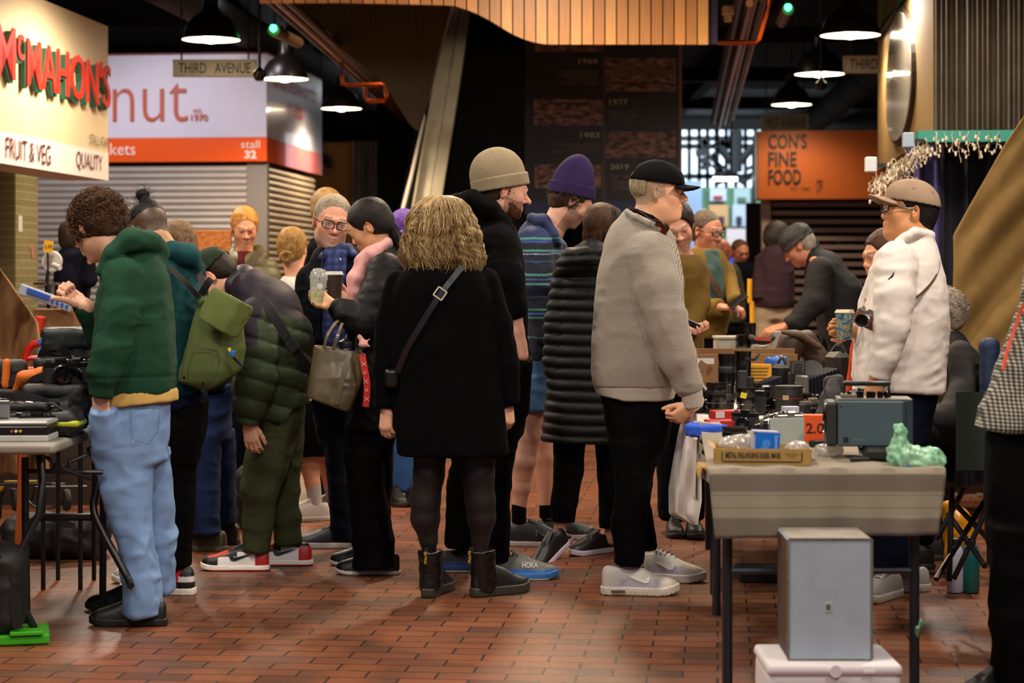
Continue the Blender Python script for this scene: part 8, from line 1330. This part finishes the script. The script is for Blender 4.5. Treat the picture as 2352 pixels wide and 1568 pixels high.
def bellows_cam(label,px,d,s,boxc,facec,sil=False):
 t=thing('bellows_camera',label,'camera',(X(px,d),d,TZ));o=np.array([X(px,d),d,TZ+.006]);Rb=Rz(20);pt=lambda x,y,z:o+s*np.array([x,y,z])@Rb.T
 b=MB();b.box(pt(.06,.02,.10),np.array([.032,.05,.10])*s,Rb,.018*s);b.mk('camera_box',mat('bx'+boxc[1:],boxc,.45,bump=.3,bs=200),t);b=MB();n=9
 V=[]
 for i in range(n*2+1):
  u=i/(n*2);x=.03-.11*u;k=(.068-.028*u)+(.006 if i%2 else 0);V+=[pt(x,y*k*.62,.075+z*k-.010*u)for y,z in((-1,-1),(1,-1),(1,1),(-1,1))]
 b.addm(V,[(i*4+j,i*4+(j+1)%4,(i+1)*4+(j+1)%4,(i+1)*4+j)for i in range(n*2)for j in range(4)]);b.mk('bellows',mat('bellows_blue','#0e1422',.35),t);b=MB();b.box(pt(-.088,0,.062),np.array([.008,.042,.062])*s,Rb,.006*s);b.mk('lens_board',mat('fc'+facec[1:],facec,.35,metal=.6 if sil else.2),t);b=MB();b.lathe([(.028*s,0),(.028*s,.006*s),(.018*s,.010*s),(.016*s,.018*s),(.010*s,.016*s)],pt(-.096,0,.055),22,Rb@Ry(-90));b.mk('shutter_ring',mat('camera_silver','#b4aea4',.25,metal=.9)if sil else mat('lens_black','#0a0a0b',.2),t,True);b=MB();b.box(pt(-.02,0,.004),np.array([.075,.035,.004])*s,Rb,.001);b.mk('bed',black,t)
 b=MB();b.tube([pt(.06,-.03,.2),pt(.05,-.02,.225),pt(.07,.04,.225),pt(.06,.06,.2)],.006*s,8,flatten=1.6);b.mk('carry_strap',mat('leather_dark','#1c1612',.5),t,True);return t
bellows_cam('large old folding camera with blue-black bellows and a grey face',1895,8.95,1.32,'#2c2620','#8a8a84',True);bellows_cam('black folding camera with ribbed bellows before the yellow carton',1772,9.1,1.02,'#0c0b0b','#121214');
t=thing('twin_lens_camera','black box camera with a framed viewing hood, taller than the cameras round it','camera',(X(1830,9.0),9.0,TZ));o=np.array([X(1830,9.0),9.0,TZ+.006]);b=MB();b.box(o+[0,0,.085],(.034,.045,.085),None,.004);b.mk('camera_box',mat('cam101012','#101012',.55),t);b=MB();b.box(o+[0,-.03,.19],(.034,.006,.036),Rx(-8),.002);b.mk('hood',mat('case_black','#151412',.5),t);b=MB();
for a,h_ in(((0,-.038,.165),(.024,.002,.002)),((0,-.038,.215),(.024,.002,.002)),((-.023,-.038,.19),(.002,.002,.026)),((.023,-.038,.19),(.002,.002,.026))):b.box(o+a,h_)
b.mk('hood_frame',mat('camera_silver','#b4aea4',.25,metal=.9),t)
for z in(.05,.11):b=MB();b.lathe([(.024,0),(.024,.012),(.016,.016),(.001,.013)],o+[0,-.044,z],20,Rx(90));b.mk('lens_ring',mat('lens_black','#0a0a0b',.2),t,True)
box3('battery_grip','slim grey-black flash unit standing by the tall lens barrels','flash',(X(1706,8.8),8.8,TZ+.10),(.021,.016,.095),None,mat('flash_grey','#1e2124',.45),.005);box3('battery_grip','narrow black motor grip standing beside the slim flash unit','flash',(X(1724,8.85),8.85,TZ+.085),(.013,.014,.08),None,mat('case_black','#151412',.5),.004)
t=thing('flash_dome','round glossy black flash reflector behind the folding cameras','flash',(X(1863,9.4),9.4,TZ));b=MB();b.lathe([(.001,.0),(.03,.004),(.052,.022),(.060,.05),(.056,.056)],(X(1863,9.4),9.42,TZ+.14),26,Rx(60));b.mk('reflector',mat('lens_black','#0a0a0b',.2),t,True);b=MB();b.tube([(X(1863,9.4),9.42,TZ),(X(1863,9.4),9.42,TZ+.15)],.02,10);b.mk('handle',black,t,True)
cam('black camera with white lettering on its grip',(X(1762,8.75),8.75,TZ+.006),60,1.25,'#1a1a1c',lensr=.022);cam('small folding camera lying dark beneath the sleeve cuff',(X(1618,8.8),8.8,TZ+.006),20,1.,'#141416');cam('black camera next to the round leather case',(X(1852,8.7),8.7,TZ+.006),-15,.95,'#1a1a1c',lensr=.02)
cam('silver-topped film camera beside the white carton',(X(1815,7.55),7.55,TZ+.012),15,.85,'#a8a49c');cam('silver-topped film camera before the old folding camera',(X(1866,8.5),8.5,TZ+.006),25,.85,'#a8a49c');cam('black film camera with silver knobs near the projector handle',(X(1912,8.45),8.45,TZ+.006),-20,.85,'#8a8680');cam('black zoom camera lying by the red cartons',(X(1712,7.75),7.75,TZ+.012),-30,.8,'#141416');cam('black camera behind the pale card',(X(1862,7.3),7.35,TZ+.012),35,.8,'#2a2a2c')
for px,d,r,l,yw,nn in((1755,7.85,.026,.10,78,'long black lens lying on its side between red cartons and silver camera'),(1735,7.55,.028,.12,85,'ribbed black lens lying on its side before the red cartons'),(1688,7.1,.045,.06,0,'short wide black lens standing behind the clear wrapping'),(1905,7.5,.03,.05,60,'lens with a bright chrome rim lying by the orange box')):lens(nn,(X(px,d),d,TZ+.012+(r if yw else 0)),r,l,Ry(yw)@Rx(10)if yw else None,'#a8a49c')
t=thing('camera_pouch','tall dark grey soft pouch slumped beside the projector','pouch',(X(1905,7.8),7.8,TZ));sd=S(.007);sd.ch([(X(1893,7.7),7.7,TZ+.03),(X(1905,7.8),7.75,TZ+.13),(X(1915,7.8),7.8,TZ+.19)],[.045,.040,.024],sy=.8);sd.box((X(1925,7.8),7.85,TZ+.12),(.04,.03,.10),.02,R=Ry(-6));build(sd,'pouch_body',mat('pouch_grey','#1c1918',.8),t,folds(.006,(14,14,14),9));b=MB();b.tube(spline([(X(1898,7.6),7.66,TZ+.18),(X(1912,7.6),7.63,TZ+.12),(X(1918,7.6),7.64,TZ+.04)],12),.006,8);b.mk('cord',blk,t,True)
box3('white_carton','small white carton behind the silver-topped camera','carton',(X(1815,8.0),8.0,TZ+.05),(.032,.02,.038),Rz(8),mat('carton_white','#aaa6b4',.5),.002);box3('slide_viewer','flat blue-grey slide viewer lying by the white cloth edge','viewer',(X(1675,8.4),8.4,TZ+.018),(.040,.025,.011),Rz(3),mat('viewer_blue','#2c3c54',.35),.003)
for k,(px,d,nn)in enumerate(((1640,8.42,'tiny black adapter beside the slide viewer'),(1935,7.2,'small silver meter with a bright screen by the projector'),(1790,8.45,'black cap lying before the round leather case'),(1885,6.95,'black cloth pouch lying between orange box and wrapping'),(1835,8.4,'silver knob-like viewfinder before the leather case'),(1950,8.4,'small silver accessory behind the projector'))):box3('photo_accessory',nn,'accessory',(X(px,d),d,TZ+.022),((.022,.016,.016,.045,.014,.02)[k],.016,(.012,.024,.006,.016,.014,.012)[k]),Rz(12*k),mat('accm%d'%(k%2),('#101012','#8a8a88')[k in(1,4,5)],.35,metal=.6*(k in(1,4,5)))if k not in(1,4,5)else mat('acc_silver','#8a8a88',.3,metal=.7),.003)
o=strap('lens_strap',spline([(X(1712,9.2),9.2,TZ+.235),(X(1728,9.2),9.15,TZ+.228),(X(1738,9.2),9.15,TZ+.245),(X(1742,9.2),9.17,TZ+.262)],12),.012,.004,blk);tag(o,'black wrist strap sticking up from the tall lens barrels','strap')
t=thing('film_pack','yellow-orange film carton behind the black folding camera','carton',(X(1735,9.6),9.6,TZ));c=np.array([X(1738,9.6),9.6,TZ+.115]);b=MB();b.box(c,(.068,.025,.075),Ry(1),.003);b.mk('carton_body',mat('carton_yellow','#c08a10',.4),t)
for k in range(5):b=MB();b.box(c+[0,-.027,.055-.016*k],(.055-.004*k,.001,.0025));b.mk('print_line',mat('ink_brown','#5a3a08',.6),t)
sd=S(.006);sd.ch([(X(1765,9.7),9.7,TZ+.2),(X(1790,9.7),9.68,TZ+.19),(X(1805,9.7),9.7,TZ+.21)],[.02,.03,.014]);sd.ch([(X(1790,9.7),9.68,TZ+.19),(X(1798,9.7),9.68,TZ+.02)],[.028,.02]);o=build(sd,'blue_film_bag',mat('film_blue','#2c68c0',.3,alpha=.85),None,lambda V,N:.010*fbm(V,(40,)*3,2));tag(o,'crumpled light blue plastic film in the cardboard tray','plastic film')
for px0,px1,d,yt,yb_,m,nn in((1590,1825,9.95,800,812,card,'long brown cardboard tray edge across the wide table'),(1575,1832,9.8,813,905,card,'front wall of the long cardboard tray')):a,c=P(px0,yt,d),P(px1,yt,d);z0=TZ+.006;box3('cardboard_tray',nn,'box',((a[0]+c[0])/2,d,(a[2]+z0)/2),((c[0]-a[0])/2,.006,(a[2]-z0)/2),None,m,.002)
box3('label_strip','white lettered strip on the cardboard tray beside the sleeve','label',P(1612,829,9.75),(.06,.003,.014),None,mat('label_white','#b8b8b8',.6),0);box3('cardboard_piece','loose tilted piece of tan cardboard near the sleeve','cardboard',P(1618,845,9.2),(.035,.003,.022),Ry(35),card,0)
sd=S(.006);sd.ell((X(1622,8.9),8.95,TZ+.10),(.085,.05,.018),.01,R=Ry(28));o=build(sd,'lens_hood',mat('lens_black','#0a0a0b',.2),None);tag(o,'shallow glossy black lens hood tilted behind the zoom lens','lens hood')
# far table
box3('storage_tub','white plastic tub on the far table','tub',(X(1668,11.3),11.3,TZ+.13),(.065,.09,.13),None,mat('tub_white','#a8a090',.5),.01);box3('storage_tub','flat lid resting on the white far tub','tub',(X(1668,11.3),11.3,TZ+.268),(.07,.095,.008),None,mat('tub_white','#a8a090',.5),.003)
lens('black lens with an orange ring standing on the far table',(X(1709,11.2),11.2,TZ+.005),.045,.28,ring='#b84a30');lens('upright black lens pair member tallest beside the orange ring',(X(1722,11.5),11.5,TZ+.005),.035,.34,ring='#b84a30')
t=thing('strap_coil','coiled black camera strap with a red lining on the far table','strap',(X(1750,11.1),11.1,TZ));b=MB();b.tube([(X(1752,11.1)+.06*math.cos(a),11.15+.04*math.sin(a),TZ+.26+.012*math.cos(a*2))for a in np.linspace(0,6.28,24)],.018,8,cap=False);b.mk('strap_body',blk,t,True);b=MB();b.box((X(1752,11.1),11.10,TZ+.265),(.045,.008,.010),Ry(4));b.mk('red_lining',mat('lining_red','#a83a28',.6),t);b=MB();b.box((X(1752,11.1),11.2,TZ+.115),(.06,.05,.115),None,.01);b.mk('box_under',mat('tub_white','#a8a090',.5),t)
box3('file_box','pale grey file box on the far table by the reaching hand','box',(X(1812,11.3),11.4,TZ+.15),(.075,.06,.15),None,mat('file_pale','#8a8278',.6),.004);box3('file_box','white box with a green edge on the far table','box',(X(1880,11.3),11.4,TZ+.09),(.05,.05,.09),None,mat('tub_white','#a8a090',.5),.004)
t=thing('shoulder_bag','brown leather shoulder bag slumped behind the cardboard tray','bag',(X(1830,10.6),10.6,.8));sd=S(.010);sd.ch([(X(1800,10.6),10.55,.88),(X(1815,10.6),10.55,1.0),(X(1850,10.6),10.6,1.0),(X(1880,10.6),10.6,.90)],[.075,.065,.06,.06],sy=1.0);build(sd,'bag_body',mat('leather_brown2','#3c2820',.6,bump=.2),t,folds(.010,(10,10,10),12));sd=S(.009);sd.ch([(X(1790,10.6),10.48,1.06),(X(1830,10.6),10.48,1.045),(X(1875,10.6),10.5,.98)],[.012,.022,.016]);build(sd,'flap_roll',mat('leather_brown3','#54402e',.6),t);box3('stool','black stool hidden under the brown shoulder bag','stool',(X(1840,10.6),10.6,.40),(.17,.12,.40),None,mat('stool_dark','#1c120c',.7),.02)
o=tag((lambda b:(b.tube(spline([P(1722,640,12.6),P(1722,690,12.6),P(1728,735,12.6),P(1728,gy(12.6),12.6)],14),.016,10),b.mk('yellow_post',mat('post_yellow','#d89a10',.45),None,True))[1])(MB()),'bright yellow post standing behind the far table','post')
for z,a in((0,(1957,845)),(1,(1948,900))):pass
o=tag((lambda b:(b.tube(spline([P(1962,780,8.75),P(1956,850,8.75),P(1946,905,8.75),P(1944,950,8.75)],12),[.008]+[.016]*11,10),b.mk('orange_strap',mat('strap_orange2','#d8480c',.5),None,True))[1])(MB()),'orange padded strap hanging beside the white shirt hem','strap')
# camping chair and bottles at the edge
cc_=thing('camping_chair','dark green folding camping chair with black tubes','chair',P(2230,gy(7.6),7.6)*[1,1,0]);gm=mat('chair_green','#06180e',.7)
for a,c in(((2178,1180,7.9),(2262,1300,7.5)),((2262,1150,7.9),(2150,1330,7.5)),((2186,1120,7.7),(2180,1335,7.6)),((2300,1100,7.7),(2190,1330,7.7)),((2150,1110,7.8),(2290,1260,7.9)),((2150,1240,7.7),(2215,1120,7.7))):b=MB();b.tube([P(*a),P(*c)],.011,8);b.mk('leg',tube_,cc_,True)
b=MB();b.grid(np.array([[P(2140+160*u,1085+30*math.sin(u*3.1)+18*v,7.5+.5*v)for u in np.linspace(0,1,12)]for v in np.linspace(0,1,8)]));b.mk('seat',gm,cc_,True);b=MB();b.grid(np.array([[P(2195+130*u,900+180*v,8.1+.06*math.sin(u*3))for u in np.linspace(0,1,10)]for v in np.linspace(0,1,10)]));b.mk('backrest',gm,cc_,True)
sd=S(.01);sd.box(P(2272,860,9.3),(.045,.04,.17),.035);o=build(sd,'folding_chair',mat('nylon_blue','#0e2448',.6),None,folds(.006,(10,10,10),2));tag(o,'navy blue padded chair back beside the beige drape','chair');b=MB();b.tube([P(2272,900,9.35),P(2272,gy(9.35),9.35)],.012,8);b.mk('post',tube_,o,True)
for px,c_,h,r,nn in((2194,'#9a98a8',.21,.036,'white water bottle on the floor beside the camping chair'),(2228,'#0c4a4c',.215,.040,'teal water bottle on the floor beside the white one')):
 t=thing('water_bottle',nn,'bottle',P(px,gy(8.5),8.5));c=P(px,gy(8.5)-2,8.5);b=MB();b.lathe([(r*.9,0),(r,.01),(r,h*.8),(r*.7,h*.92),(r*.5,h*.94)],c,22);b.mk('bottle_body',mat('bt'+c_[1:],c_,.3),t,True);b=MB();b.lathe([(r*.55,h*.94),(r*.6,h*.95),(r*.6,h*1.08),(r*.4,h*1.1)],c,16);b.mk('bottle_cap',black,t,True)
sd=S(.01);sd.ch([P(2178,1165,8.9),P(2200,1200,8.9),P(2215,1240,8.9)],[.035,.06,.05]);sd.ch([P(2200,1200,8.9),(P(2200,1200,8.9)[0],8.9,.06)],.06);o=build(sd,'carrier_bag',mat('bag_yellow','#c88410',.35),None,lambda V,N:.016*fbm(V,(16,)*3,2));tag(o,'yellow plastic carrier bag under the camping chair','bag')
